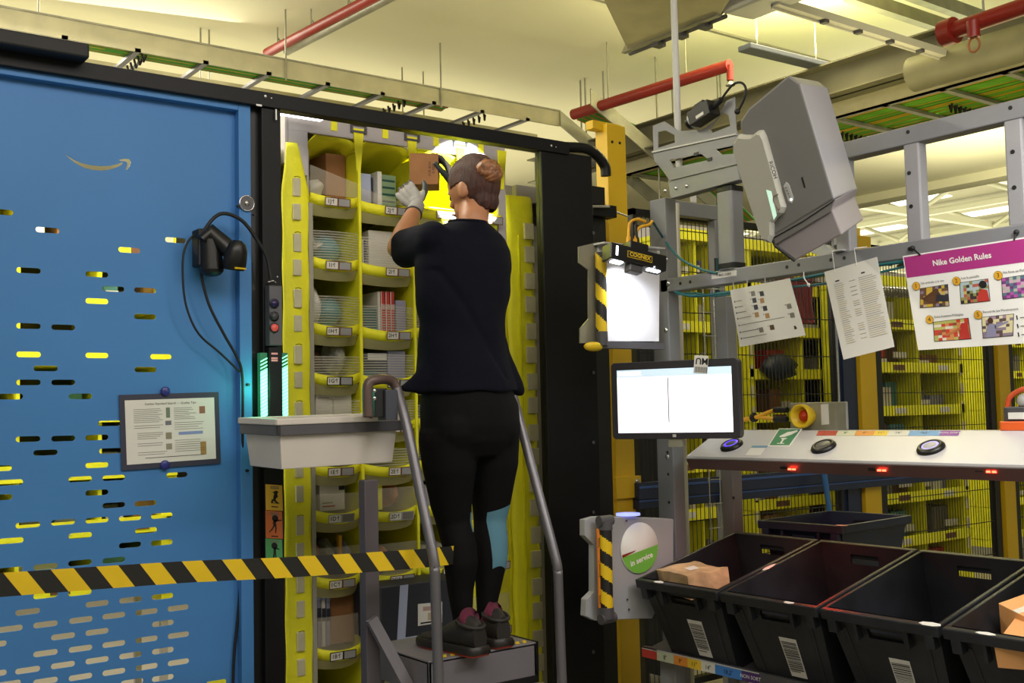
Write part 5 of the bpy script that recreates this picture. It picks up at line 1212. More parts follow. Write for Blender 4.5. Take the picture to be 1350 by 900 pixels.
def calf_panel(m):
    nt = m.node_tree; L = nt.links.new; bs_ = nt.nodes['Principled BSDF']
    tc = nt.nodes.new('ShaderNodeTexCoord'); sx = nt.nodes.new('ShaderNodeSeparateXYZ'); L(tc.outputs['Object'], sx.inputs[0])
    def mth(op, a, b_):
        n = nt.nodes.new('ShaderNodeMath'); n.operation = op
        for i, q in enumerate((a, b_)):
            if isinstance(q, (int, float)): n.inputs[i].default_value = q
            else: L(q, n.inputs[i])
        return n.outputs[0]
    x, y, z = sx.outputs
    dx = mth('SUBTRACT', x, .1); arch = mth('MULTIPLY', mth('MULTIPLY', dx, dx), -14.0)
    top = mth('ADD', mth('MULTIPLY', dx, .25), .42); bot = mth('ADD', arch, .245)
    k = mth('MULTIPLY', mth('GREATER_THAN', z, bot), mth('LESS_THAN', z, top))
    k = mth('MULTIPLY', k, mth('GREATER_THAN', x, .078)); k = mth('MULTIPLY', k, mth('LESS_THAN', y, .06))
    k2 = mth('MULTIPLY', mth('MULTIPLY', mth('GREATER_THAN', z, .36), mth('LESS_THAN', z, .42)), mth('MULTIPLY', mth('GREATER_THAN', x, .005), mth('LESS_THAN', x, .03)))
    k = mth('MAXIMUM', k, k2)
    mx = nt.nodes.new('ShaderNodeMix'); mx.data_type = 'RGBA'; old = bs_.inputs['Base Color'].links[0].from_socket
    L(k, mx.inputs[0]); L(old, mx.inputs[6]); mx.inputs[7].default_value = lin('#527a8c'); L(mx.outputs[2], bs_.inputs['Base Color'])
calf_panel(M_legg)
per = thing('person', 'woman in navy t-shirt and black leggings standing on the ladder reaching into the pod', 'person', (1.97, 2.93, ZP))
BY = 2.93
def PX(px, py, Y=BY): return UY(px, py, Y)
def ring(c, rx, ry, n=28, yaw=0, tx=0, p=2.0):
    out = []
    for i in range(n):
        a = 2*pi*i/n; ca, sa = cos(a), sin(a)
        x = rx*abs(ca)**(2/p)*(1 if ca > 0 else -1); y = ry*abs(sa)**(2/p)*(1 if sa > 0 else -1)
        out.append(V(c)+V((x*cos(yaw)-y*sin(yaw), x*sin(yaw)+y*cos(yaw), tx*x)))
    return out
def chain(B, pts, rs, m, n=16, ends=True):
    for i in range(len(pts)-1):
        B.cyl(pts[i], pts[i+1], rs[i], m, r1=rs[i+1], n=n)
    for i, (p, r) in enumerate(zip(pts, rs)):
        if ends or 0 < i < len(pts)-1: B.ball(p, r, m, n=n)
# joints
shL, shR = PX(560, 316), V((2.11, 2.95, 2.035)); elL = PX(524, 327, 3.14); wrL = PX(550, 271, 3.30)
shL = V((shL.x+.02, 2.93, 2.05))
elR = V((2.20, 3.14, 2.05)); wrR = PX(599, 246, 3.40)
neck = PX(624, 292, 2.93); headc = PX(625, 250, 2.965)
tors = [(1.40, 2.005, .12, .09), (1.47, 2.01, .165, .118), (1.54, 2.005, .158, .112), (1.62, 1.99, .138, .10), (1.72, 1.98, .128, .095), (1.82, 1.98, .138, .102), (1.92, 1.98, .150, .107), (2.00, 1.985, .152, .102), (2.06, 1.99, .13, .085), (2.10, 2.005, .08, .062)]
def torso(B, m, k=0):
    B.loft([ring((x, BY+.005*0, z), rx+k, ry+k) for z, x, rx, ry in tors], m)
# leg joints (hip, knee, calf, ankle)
def legpts(s):
    if s < 0: xs = [(1.925, BY, 1.42, .098), (1.925, BY, 1.34, .088), (1.935, BY+.01, 1.22, .068), (1.945, BY+.01, 1.15, .056), (1.945, BY-.02, 1.08, .054), (1.942, BY-.03, 1.03, .0545), (1.938, BY-.03, .95, .042), (1.934, BY-.045, .87, .032), (1.934, BY-.05, .82, .031)]
    else: xs = [(2.085, BY, 1.42, .098), (2.092, BY, 1.34, .086), (2.092, BY+.01, 1.22, .066), (2.088, BY+.015, 1.15, .054), (2.08, BY-.0, 1.08, .055), (2.074, BY-.005, 1.03, .055), (2.06, BY-.01, .95, .043), (2.045, BY-.015, .87, .031), (2.045, BY-.02, .82, .030)]
    return [V(a[:3]) for a in xs], [a[3] for a in xs]
def hand_parts(B, T, m, curl, spread=1, mirror=1, thumb=40, k=1.0, wrist=True):
    """hand in local frame: wrist at origin, fingers along +y, palm normal -z, thumb towards +x*mirror"""
    S = T
    def add(pts, rs): chain(B, [S @ V(p) for p in pts], [r*k for r in rs], m, n=10)
    if wrist: add([(0, -.004, 0), (0, .015, 0)], [.024, .024])
    for x in (-.026, -.009, .009, .026): add([(x*.6*mirror, .008, 0), (x*mirror, .05, .0), (x*mirror*1.08, .078, -.002)], [.015, .014, .0115])
    L = (.034, .039, .042, .038); F = (.026, .03, .032, .028)
    for i, x in enumerate((-.030, -.0105, .0105, .031)):
        l1, l2, l3 = (.030, .021, .017) if i == 0 else (.037, .026, .019) if i != 2 else (.041, .028, .020)
        a = radians(curl[i]); p = V((x*mirror, .08 if i else .074, -.002)); pts = [p]; ang = 0; sp = radians((i-1.5)*4*spread)*mirror
        for l, da in ((l1, a*.8), (l2, a), (l3, a*.7)):
            ang += da; p = p+V((l*cos(ang)*sin(sp), l*cos(ang)*cos(sp), -l*sin(ang))); pts.append(p)
        add(pts, [.0105, .0098, .0088, .0078])
    t = radians(thumb)
    p0 = V((.024*mirror, .018, -.006)); p1 = p0+V((.022*mirror*cos(t)+.012*mirror, .022, -.012)); p2 = p1+V((.014*mirror, .028, -.014)); p3 = p2+V((.004*mirror, .024, -.01))
    add([p0, p1, p2, p3], [.0155, .0125, .0105, .009])
# --- body
B = MB(); torso(B, M_skin, -.012)
for s in (-1, 1):
    P, r = legpts(s); chain(B, P, [x-.008 for x in r], M_skin)
    f0 = P[-1]; B.tube([f0, f0+V((0, .02, -.03)), f0+V((-.004, .1, -.035))], [.03, .032, .025], M_skin)
chain(B, [neck+V((0, -.01, -.09)), neck, headc+V((0, -.005, -.04))], [.062, .05, .05], M_skin)
chain(B, [shL, shL.lerp(elL, .5), elL], [.048, .041, .036], M_skin); chain(B, [elL, elL.lerp(wrL, .35), elL.lerp(wrL, .8), wrL], [.036, .038, .028, .025], M_skin)
chain(B, [shR, shR.lerp(elR, .5), elR], [.048, .041, .036], M_skin); chain(B, [elR, elR.lerp(wrR, .35), elR.lerp(wrR, .8), wrR], [.036, .038, .028, .025], M_skin)
# head: skull, jaw, nose, ears, in a frame turned a little to her left
TH = Matrix.Translation(headc) @ Rm(-12, 0, 14)
B.ball((0, 0, 0), (.073, .092, .098), M_skin, n=22, T=TH @ Matrix.Translation((0, 0, .015)))
B.ball((0, .03, -.055), (.052, .056, .058), M_skin, n=18, T=TH); B.ball((0, .078, -.085), (.02, .016, .016), M_skin, T=TH)
B.tube([(0, .085, .012), (0, .105, -.022), (0, .092, -.032)], [.008, .013, .008], M_skin, T=TH)
B.ball((0, .086, -.058), (.022, .01, .008), M_skin, T=TH)
for s in (-1, 1):
    B.ball((s*.074, .004, -.016), (.009, .018, .03), M_skin, T=TH @ Rm(10, 0, -s*12)); B.ball((s*.03, .072, .012), (.015, .012, .01), M_skin, T=TH)
# bare hands inside the gloves
wL = (wrL-elL).normalized(); wR = (wrR-elR).normalized()
boxc = UY(560, 227, 3.44)
TL = frame(wrL, V((.8, -.1, -.25)), y=V((-.12, .35, .9)))
def handframe(o, y, n): # y finger dir, n = back-of-hand normal
    y = V(y).normalized(); n = V(n).normalized(); x = y.cross(n).normalized(); n = x.cross(y)
    return Matrix(((x.x, y.x, n.x, o.x), (x.y, y.y, n.y, o.y), (x.z, y.z, n.z, o.z), (0, 0, 0, 1)))
HL = handframe(wrL, (-.16, .55, .62), (-.75, -.6, .25))
HR = handframe(wrR, (-.28, .1, 1), (.75, -.55, .2))
hand_parts(B, HL, M_skin, (30, 30, 32, 34), mirror=1, k=.85); hand_parts(B, HR, M_skin, (26, 28, 30, 30), mirror=-1, k=.85)
vs, nr, fs = fuse(B, .0055, 7)
b = mb(); b.add(vs, fs, M_skin, smooth=True); b.build('body', per)
b = mb()
for s in (-1, 1): b.ball((s*.03, .0785, .012), (.011, .008, .006), mat('eye_white', '#dcd8d0', .2), T=TH); b.ball((s*.03, .0855, .012), (.005, .003, .005), M_ink, T=TH)
b.build('eyes', per)
b = mb(); b.tube([(-.02, .094, -.058), (0, .098, -.056), (.02, .094, -.058)], [.003, .005, .003], mat('lip_colour', '#9c5548', .5), T=TH); b.build('lips', per)
# --- t-shirt
B = MB()
hem = []
rings = []
for z, x, rx, ry in ((1.565, 2.0, .178, .135), (1.60, 1.998, .172, .13), (1.66, 1.99, .16, .12), (1.73, 1.982, .146, .112), (1.79, 1.984, .153, .112), (1.88, 1.989, .166, .118), (1.97, 1.996, .174, .116), (2.03, 1.999, .17, .105), (2.075, 2.0, .142, .085), (2.108, 2.012, .085, .066), (2.12, 2.016, .06, .055)):
    rings.append(ring((x, BY, z), rx, ry, 32))
B.loft(rings, M_shirt)
for sh, el, wr in ((shL, elL, wrL), (shR, elR, wrR)):
    d = (el-sh)
    a, c = sh-V((0, .0, .0)), sh+d*.80
    B.ball(sh+V((0, -.012, .0)), .06, M_shirt); B.cyl(a, c, .058, M_shirt, r1=.056); B.cyl(a-V((0, 0, .015)), c-V((0, 0, .02)), .056, M_shirt, r1=.055)
    B.cyl(sh+V((.05 if sh is shL else -.05, -.01, -.04)), sh+d*.3+V((0, 0, -.02)), .06, M_shirt, r1=.055)
# pulled-out shirt tail at her left hip
t0, t1 = V((1.87, BY-.02, 1.63)), UY(524, 512, BY+.02)
B.tube([V((1.88, BY, 1.64)), V((1.83, BY+.0, 1.60)), t1+V((.02, 0, .0))], [.06, .035, .010], M_shirt, n=12); B.tube([V((1.95, BY-.05, 1.58)), t1+V((.01, 0, 0))], [.05, .009], M_shirt, n=12)
t2 = UY(690, 519, BY-.03); B.tube([V((2.07, BY, 1.80)), V((2.105, BY-.02, 1.68)), t2+V((-.03, 0, .02)), t2], [.05, .045, .03, .010], M_shirt, n=12)
vs, nr, fs = fuse(B, .007, 6)
def sfold(p, n):
    d = 0
    q = p
    d += .0045*sin(24*(q.z*.8+q.x*.9)+6*noise.noise(q*4))*max(0, 1-abs(q.z-1.76)/.2)
    d += .004*noise.noise(q*7)+.0025*noise.noise(q*16)
    if q.z < 1.66: d += .004*sin(5*atan2(q.y-BY, q.x-1.99)+1)*min(1, (1.66-q.z)/.1)
    # diagonal drag line from shoulder to hip across the back
    L = (q.x-1.86)*.78-(1.93-q.z)*.52
    if q.y < BY and 1.6 < q.z < 1.95: d -= .006*math.exp(-(L/.012)**2)
    return p+n*d
vs = [sfold(p, n) for p, n in zip(vs, nr)]
b = mb(); b.add(vs, fs, M_shirt, smooth=True); b.build('tshirt', per)
b = mb(); b.tube([V((2.014+.062*cos(a), BY+.057*sin(a), 2.118+.004*sin(a))) for a in [2*pi*i/24 for i in range(25)]], .006, M_shirt, n=8); b.build('collar', per)
# --- leggings
B = MB(); B.loft([ring((x, BY, z), rx, ry) for z, x, rx, ry in ((1.36, 2.008, .13, .09), (1.41, 2.008, .165, .12), (1.46, 2.01, .174, .13), (1.52, 2.008, .172, .128), (1.60, 1.995, .152, .115), (1.63, 1.99, .14, .105))], M_legg)
for s in (-1, 1):
    P, r = legpts(s); chain(B, P, r, M_legg, n=20, ends=False); B.ball(P[0], r[0], M_legg)
    B.ball(P[0]+V((.0, -.038, .03)), (.08, .08, .085), M_legg)
vs, nr, fs = fuse(B, .006, 6)
b = mb()
fa, fb = [], []
for f in fs:
    c = sum((vs[i] for i in f), V())/len(f)
    zbot = .985+2.2*max(0, (c.x-2.075))**1+.0-.3*abs(c.x-2.085)*0
    zb = 1.0-.028*cos((c.x-2.083)/.05*1.4) if abs(c.x-2.083) < .06 else 1.0
    inn = c.x > 2.052 and c.y < 3.0 and zb-.0 < c.z < 1.178-.02*((c.x-2.083)/.05)**2+.012*(c.x-2.08)/.05
    inn2 = c.x < 1.99 and c.x > 1.978 and 1.12 < c.z < 1.18 and c.y < 2.92
    (fb if (inn or inn2) else fa).append(f)
b.add(vs, fa+fb, M_legg, smooth=True); k = b.mi(M_legg)
for i in range(len(fa), len(fa)+len(fb)): b.m[i] = k
b.build('leggings', per)
# --- hair
TC = TH @ Matrix.Translation((0, -.006, .02))
B = MB(); B.ball((0, 0, 0), (.0758, .095, .1), M_hair, n=26, T=TC); B.ball((0, -.04, -.05), (.052, .038, .045), M_hair, n=20, T=TH)
vs, nr, fs = fuse(B, .0045, 5)
ti = TH.inverted(); keepv = []
def hr(p, n):
    q = ti @ p; d = .0016*sin(atan2(q.x, q.z+.02)*0+q.x*260+noise.noise(q*9)*5)
    return p+n*d
fk = []
for f in fs:
    c = ti @ (sum((vs[i] for i in f), V())/len(f))
    front = c.y > .062 and c.z < .068      # leave the face open
    ear = c.y > -.018 and c.z < .012
    nape = c.z < -.088
    if not (front or ear or nape): fk.append(f)
used = sorted({i for f in fk for i in f}); mp_ = {i: j for j, i in enumerate(used)}
vv = [hr(vs[i], nr[i]) for i in used]
b = mb(); b.add(vv, [tuple(mp_[i] for i in f) for f in fk], M_hair, smooth=True); b.build('hair', per, solid=.002)
bc = PX(645, 226, 2.885)
b = mb(); N = 40
TB = Matrix.Translation(bc) @ Rm(20, 25, 0)
def bun(u, v):
    a = 2*pi*u; h = pi*v
    r = .0435*(1+.05*sin(a*14+h*6)+.07*sin(a*3+1+h*2))
    return V((r*sin(h)*cos(a), r*sin(h)*sin(a)*.95, r*.85*cos(h)))
b.grid(bun, 66, 16, M_bun, TB)
for k in range(3):
    a0 = k*2.1; b.tube([V((.03*cos(a0+t), .03*sin(a0+t), .02*sin(t*2+k)+.005)) for t in [i*.35 for i in range(10)]], [.006+.006*sin(pi*i/9) for i in range(10)], M_bun, T=TB, n=8)
bn = b.build('hair_bun', per)
b = mb(); b.tube([PX(634, 235, 2.90)+V((.02*cos(a)*.6, .02*cos(a)*.3, .024*sin(a))) for a in [2*pi*i/16 for i in range(17)]], .005, M_ink, n=8); b.build('hair_tie', per)
# --- gloves
def glove(H, curl, mirror, nm):
    B = MB(); hand_parts(B, H, M_glove, curl, mirror=mirror, k=1.0, spread=.4); fd = wL if mirror > 0 else wR; o_ = H.translation; chain(B, [o_-fd*.045, o_], [.0285, .0265], M_glove)
    vs, nr, fs = fuse(B, .0028, 3)
    b = mb(); Hi = H.inverted(); b.add(vs, fs, M_glove, smooth=True); k = b.mi(M_gpalm); n0 = 0
    for i, f in enumerate(fs):
        c = Hi @ (sum((vs[j] for j in f), V())/len(f))
        if c.z < -.006 and c.y > .0 or c.y > .105: b.m[i] = k
    g = b.build(nm, per)
    b = mb(); FC = frame(H.translation-(wL if mirror > 0 else wR)*.062, (wL if mirror > 0 else wR).orthogonal(), z=(wL if mirror > 0 else wR)); b.tube([FC @ V((.0285*cos(a), .0285*sin(a), 0)) for a in [2*pi*i/20 for i in range(21)]], .0035, M_gpalm, n=8); b.build('cuff_edge', g)
glove(HL, (30, 30, 32, 34), 1, 'glove'); glove(HR, (26, 28, 30, 30), -1, 'glove')
# --- shoes and socks
for s in (-1, 1):
    P, r = legpts(s); ank = P[-1]
    heel = V((1.922, 2.772, ZP)) if s < 0 else V((2.045, 2.822, ZP)); yaw = radians(6 if s < 0 else -4)
    TS = Matrix.Translation(heel) @ Matrix.Rotation(yaw, 4, 'Z')
    def outl(w, l0, l1, n=10):
        pass
    prof = [(-.002, .030), (.03, .036), (.08, .035), (.13, .036), (.18, .044), (.225, .046), (.26, .038), (.283, .02), (.288, .006)]
    def loopz(k, z):
        L_ = [(-(w+k), y-(k if y < .01 else 0)+(k if y > .25 else 0)) for y, w in prof]; R_ = [((w+k), y-(k if y < .01 else 0)+(k if y > .25 else 0)) for y, w in reversed(prof)]
        return [V((x, y, z)) for x, y in L_+R_]
    sh = None
    b = mb(); b.loft([loopz(.0, .0), loopz(.003, .008)], M_soler, TS); b.loft([loopz(.004, .006), loopz(.005, .02), loopz(.0, .03)], M_sole, TS); so = b
    B = MB()
    secs = [(0.0, .026, .034, .098), (.03, .034, .03, .118), (.07, .036, .03, .116), (.10, .036, .028, .104), (.14, .038, .026, .086), (.19, .041, .024, .058), (.24, .038, .022, .048), (.27, .026, .02, .040), (.282, .012, .02, .032)]
    rr = []
    for y, w, zb, zt_ in secs:
        rr.append([V((w*cos(a)*(1-.18*max(0, sin(a))), y, .01+(zt_-.01)*.5+(zt_-.01)*.5*sin(a))) for a in [2*pi*i/20 for i in range(20)]])
    B.loft(rr, M_shoe); 
    o = mb(); o.loft(rr, M_shoe, TS); shoe = o.build('shoe', per)
    so.build('sole', shoe)
    b = mb(); c = ank
    b.tube([TS @ V((0, .05, .088)), TS @ V((0, .05, .11)), (TS @ V((0, .05, .11))).lerp(c, .6), c+V((0, 0, .0))], [.031, .0315, .032, .031], M_sock, n=18)
    sk = b.build('sock', per)
    b = mb(); 
    for k in range(7):
        a = k*2.4; q = (TS @ V((0, .05, .11))).lerp(c, .25+.3*(k % 2))+V((.0315*cos(a), .0315*sin(a), 0)); b.ball(q, .0032, M_pinkd, n=8)
    b.build('sock_dots', sk)['kind'] = 'stuff'
    b = mb(); b.tube([TS @ V((.038*cos(a), .045+.045*sin(a), .094+.01*sin(a))) for a in [2*pi*i/20 for i in range(21)]], .006, M_shoe, n=8)
    for k in range(4): b.tube([TS @ V((-.02, .105+.02*k, .083-.0075*k)), TS @ V((0, .11+.02*k, .09-.0075*k)), TS @ V((.02, .105+.02*k, .083-.0075*k))], .0025, M_rubber, n=6)
    b.build('laces', shoe)
# --- carton in her hands
Sx = V((.80, -.60, -.02)).normalized()
b = mb(); cw, ch = .105, .118
TBx = frame(boxc, Sx, z=V((.28, .9, .12)))   # local y up?
TBx = frame(boxc, Sx, y=V((0.0, .1, 1)))
b.rbox((0, 0, .0), (cw, ch, .09), .002, M_card, TBx)
TBf = TBx
zf = .0455
sgn = 1 if (TBx.to_3x3() @ V((0, 0, 1))).y < 0 else -1
for k, t in enumerate(('FOR BOX', 'B 4027')):
    b.text(t, .013, M_ink, TBx @ Matrix.Translation((.022+.014*k, .0, zf)) @ Matrix.Rotation(radians(90), 4, 'Z'))
b.box(-cw/2, cw/2, -.008, .008, -.0455, -.0452, M_tan, TBx)
tag(b.build('held_carton', bevel=.001), 'small brown cardboard carton held up in both gloved hands', 'box')
# ================================================================== FENCE behind the station (plane Y = YF)
YF = 3.75
M_wire = mat('black_fence_wire', '#17171a', .5)
def fence_post(px0_, px1_, ztop, lab, black=True):
    a, c = UY(px0_, 500, YF).x, UY(px1_, 500, YF).x
    t = thing('fence_post', lab, 'post', ((a+c)/2, YF, 0), 'yellow fence posts')
    b = mb(); b.box(a, c, YF-.03, YF+.05, 0, ztop, M_ypaint); b.build('post', t, bevel=.003)
    b = mb(); b.box(a-.02, c+.02, YF-.04, YF+.06, 0, .012, M_ypaint); b.build('base_plate', t)
    return t, a, c
fp1, fa1, fc1 = fence_post(803, 828, UY(815, 168, YF).z, 'tall yellow post rising beside the wide black column')
b = mb(); q0, q1 = UY(745, 182, YF+.2), UY(818, 170, YF); b.box(q0.x, fc1, YF+.0, YF+.05, q1.z-.02, q1.z+.02, M_ypaint); b.build('top_arm', fp1, bevel=.002)
b = mb()
for px, py in ((807, 187), (817, 188.5)): p = UY(px, py, YF-.031); b.cyl(p, p+V((0, -.002, 0)), .007, M_ink, n=10)
b.build('bolt_hole', fp1)['kind'] = 'stuff'
q0, q1 = UY(812, 629, YF-.05), UY(846, 655, YF-.05)
b = mb(); b.box(q0.x, q1.x, YF-.05, YF-.03, q1.z, q0.z, M_ypaint)
for py in (634, 648.5): p = UY(840, py, YF-.05); b.ball(p, (.013, .006, .013), M_steel, n=12)
b.build('bracket', fp1, bevel=.002)
fp2, fa2, fc2 = fence_post(1129, 1150, 2.44, 'yellow post seen between the brown listed paper and the poster')
q0, q1 = UY(1129, 619, YF-.05), UY(1161, 633, YF-.05)
b = mb(); b.box(q0.x, q1.x, YF-.06, YF-.03, q1.z, q0.z, M_ypaint)
for px in (1133.5, 1157): p = UY(px, 628, YF-.06); b.ball(p, (.014, .006, .014), M_steel, n=12)
b.build('bracket', fp2, bevel=.002)
fp3, fa3, fc3 = fence_post(1312, 1326, 2.44, 'yellow post seen under the poster end')
def panel(x0, x1, z0, z1, lab, fx=.045):
    t = thing('mesh_fence_panel', lab, 'fence', ((x0+x1)/2, YF, z0))
    b = mb()
    b.box(x0, x0+fx, YF-.01, YF+.03, z0, z1, M_blackp); b.box(x1-fx, x1, YF-.01, YF+.03, z0, z1, M_blackp); b.box(x0, x1, YF-.01, YF+.03, z1-.03, z1, M_blackp); b.box(x0, x1, YF-.01, YF+.03, z0, z0+.03, M_blackp); b.build('panel_frame', t)
    b = mb(); x = x0+fx+.02
    while x < x1-fx: b.box(x-.0011, x+.0011, YF+.005, YF+.0085, z0+.02, z1-.02, M_wire); x += .028
    z = z0+.16
    while z < z1-.05: b.box(x0+.02, x1-.02, YF+.0, YF+.005, z-.0022, z+.0022, M_wire); z += .2
    o = b.build('wire_grid', t)
    return t
xg = UY(965, 300, YF).x
panel(fc1+.05, UY(1104, 500, YF).x, .2, UY(900, 283, YF).z, 'black wire mesh panel between the end post and the brown listed paper', .02)
panel(fc2-.14+.16, fa3-.02, .2, 2.4, 'black wire mesh panel between the two yellow posts', .06)
panel(fc3+.02, fc3+1.7, .2, 2.4, 'black wire mesh panel beyond the last yellow post', .06)
b = mb(); x = UY(1110, 500, YF).x; b.box(x, fa2-.01, YF-.01, YF+.03, .1, 2.42, M_navy); tag(b.build('panel_edge_post'), 'navy edge post joined to the yellow post between the papers', 'post')
b = mb(); p0, p1 = UY(1105, 455, YF-.02), UY(1105, 560, YF-.02); b.box(p0.x-.012, p0.x, YF-.02, YF-.012, p1.z-.1, p0.z+.9, mat('pale_channel', '#8f93a0', .35, .3)); tag(b.build('channel_strip'), 'pale narrow channel strip along the edge of the mesh panel', 'strip')
# navy beams across at waist height
for (pa_, pb_, h, lab, yy) in (((838, 632), (1128, 618), .075, 'upper navy beam running behind the station under the silver shelf', YF-.06), ((838, 653), (1128, 634), .05, 'lower navy beam just under the first one behind the station', YF-.05)):
    a, c = UY(*pa_, yy), UY(*pb_, yy); z = (a.z+c.z)/2
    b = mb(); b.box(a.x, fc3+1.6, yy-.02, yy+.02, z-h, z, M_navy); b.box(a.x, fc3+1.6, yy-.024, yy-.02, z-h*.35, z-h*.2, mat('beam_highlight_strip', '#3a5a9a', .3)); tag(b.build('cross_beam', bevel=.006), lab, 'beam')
b = mb(); b.cyl(UY(1086, 618, 3.6), UY(1097, 700, 3.6), .014, mat('blue_pipe', '#3a6ea8', .4)); tag(b.build('blue_rod'), 'slanting blue rod behind the totes under the silver shelf', 'rod')
# grey door-like frame standing before the fence top
gf = thing('grey_frame', 'grey tube frame behind the projector support tube', 'frame', (3.9, YF-.1, 0))
p0, p1 = UY(868, 262, YF-.08), UY(965, 282, YF-.08)
b = mb(); b.box(p0.x, p1.x+.02, YF-.1, YF-.05, p0.z-.07, p0.z, M_grey); b.build('top_bar', gf, bevel=.004)
b = mb(); a_ = UY(942, 400, YF-.08).x; b.box(a_, a_+.06, YF-.1, YF-.05, 0, p0.z-.07, M_grey); b.build('side_bar', gf, bevel=.004)
p = UY(914, 261, YF-.102); b = mb(); b.cbox(p, (.04, .003, .04), M_paper); b.build('sticker', gf)
b = mb(); a_ = UY(948, 500, YF-.2).x
for k in range(5): b.tube([(a_+.004*k, YF-.2, 2.2), (a_+.01*k, YF-.2, .3)], .005, M_cable_t if k % 2 else M_rubber, n=6)
tag(b.build('cable_run'), 'dark teal cable run dropping behind the monitor edge', 'cable')
lt = thing('wire_cable_ladder', 'thin wire cable ladder hanging behind the monitor', 'cable ladder', (a_-.1, YF-.2, .3))
b = mb()
for dx in (-.11, -.04): b.cyl((a_+dx, YF-.22, .3), (a_+dx, YF-.22, 2.1), .003, M_steel, n=6)
z = .4
while z < 2.1: b.cyl((a_-.12, YF-.22, z), (a_+.04, YF-.22, z), .0025, M_steel, n=6); z += .11
b.build('wire', lt)
# dark switch cabinets hanging on the mesh (behind papers)
# ================================================================== PODS BEYOND THE FENCE
M_oliv = mat('olive_pod_backing', '#6e641e', .8, 0, .2, 6)
def far_pod(x0, x1, y, z1, cols, rows, lab, seed, name='fabric_storage_pod', zb=.15):
    rr = random.Random(seed)
    t = thing(name, lab, 'storage pod', ((x0+x1)/2, y, 0), 'pods in the storage field')
    W = (x1-x0)/cols; H = (z1-zb-.1)/rows
    b = mb(); b.box(x0, x0+.07, y-.01, y+.45, zb, z1, M_yfab); b.box(x1-.07, x1, y-.01, y+.45, zb, z1, M_yfab); b.box(x0, x1, y+.42, y+.44, zb, z1, M_oliv); b.build('fabric_sides', t)
    b = mb()
    for c in range(1, cols): b.box(x0+W*c-.008, x0+W*c+.008, y, y+.42, zb+.05, z1, M_yfab)
    b.build('dividers', t)['kind'] = 'stuff'
    b = mb()
    for r in range(rows+1):
        z = zb+.1+H*r; b.box(x0, x1, y-.02, y-.012, z-.035, z+.035, M_yfab2); b.box(x0, x1, y-.012, y+.42, z-.035, z-.03, M_yfab)
    b.build('bin_fronts', t)['kind'] = 'stuff'
    b = mb(); b.box(x0, x1, y, y+.45, z1, z1+.06, M_podmetal); b.build('top_frame', t)
    for xx in (x0+.03, x1-.06):
        for yy in (y+.02, y+.38): b = mb(); b.box(xx, xx+.03, yy, yy+.03, 0, zb, M_podmetal); b.build('leg', t)
    b = mb(); zz = zb+.15
    while zz < z1-.2: b.box(x0+.015, x0+.05, y-.02, y-.012, zz, zz+.08, M_cream); b.box(x1-.05, x1-.015, y-.02, y-.012, zz, zz+.08, M_cream); zz += .14
    b.build('patches', t)['kind'] = 'stuff'
    b = mb()
    for r in range(rows):
        for c in range(cols):
            b.box(x0+W*c+W*.38, x0+W*c+W*.62, y-.022, y-.02, .08+zb+H*r, .118+zb+H*r, M_labw if rr.random() < .6 else M_labb)
    b.build('bin_labels', t)['kind'] = 'stuff'
    TXT = {3: 'article stored in the yellow pod between the two yellow posts', 5: 'article stored in the yellow pod behind the stop button', 8: 'article stored in the pod seen between the grey frame bars', 11: 'article stored in the pod beyond the last yellow post', 12: 'article stored in the pod slice beside the tall yellow post', 21: 'article glimpsed through the slots of the blue panel', 22: 'article glimpsed through the slots at the panel far end'}[seed]
    cm = [M_card, M_wbox, M_dk, M_tan, M_brn, M_purp, M_teal, M_redp, M_wbox, M_gink]
    for r in range(rows):
        for c in range(cols):
            n = rr.choice((1, 2, 2, 3)); u = .08
            for k in range(n):
                w = W*(.8/n)*rr.uniform(.6, .95); h = H*rr.uniform(.4, .8); m = rr.choice(cm)
                b = mb(); xx = x0+W*c+W*u; b.rbox((xx+w/2, y+.15+.1*rr.random(), zb+.07+H*r+h/2), (w, .2, h), .004, m, n=1)
                if rr.random() < .4: b.box(xx+w*.1, xx+w*.9, y+.03, y+.045, zb+.07+H*r+h*.4, zb+.07+H*r+h*.6, M_wbox)
                o = b.build('stored_box'); tag(o, TXT, 'box', TXT.replace('article', 'articles')); u += .86/n
    return t
FARLAB = {}
class _D(dict):
    def __missing__(s, k): return 'stored article in a bin of a yellow pod far behind'
FARLAB = _D()
FARLAB['fabric_storage_pod.002'] = 'stored article in the yellow pod seen between the two yellow posts'
far_pod(UY(1152, 500, 4.55).x, UY(1268, 500, 4.55).x, 4.55, 2.35, 2, 7, 'yellow pod seen between the two yellow fence posts', 3)
far_pod(UY(985, 500, 5.0).x, UY(1128, 500, 5.0).x, 5.0, 2.6, 2, 8, 'yellow pod behind the stop button and hanging papers', 5)
far_pod(UY(885, 500, 4.9).x, UY(958, 500, 4.9).x, 4.9, 2.6, 2, 8, 'yellow pod seen through the mesh between the grey frame bars', 8)
far_pod(UY(1300, 500, 5.6).x, UY(1300, 500, 5.6).x+1.1, 5.6, 2.35, 3, 7, 'yellow pod beyond the last yellow post', 11)
far_pod(UY(822, 500, 5.4).x, UY(868, 500, 5.4).x, 5.4, 2.4, 1, 7, 'narrow slice of yellow pod next to the tall yellow post', 12)
# pods behind the blue panel (seen through the slots and the cutout)
far_pod(.75, 1.75, 4.9, 2.5, 3, 7, 'yellow pod glimpsed through the slots of the blue panel', 21, zb=.7)
far_pod(-.45, .6, 4.7, 2.5, 3, 7, 'yellow pod glimpsed through the slots at the panel far end', 22, zb=.7)
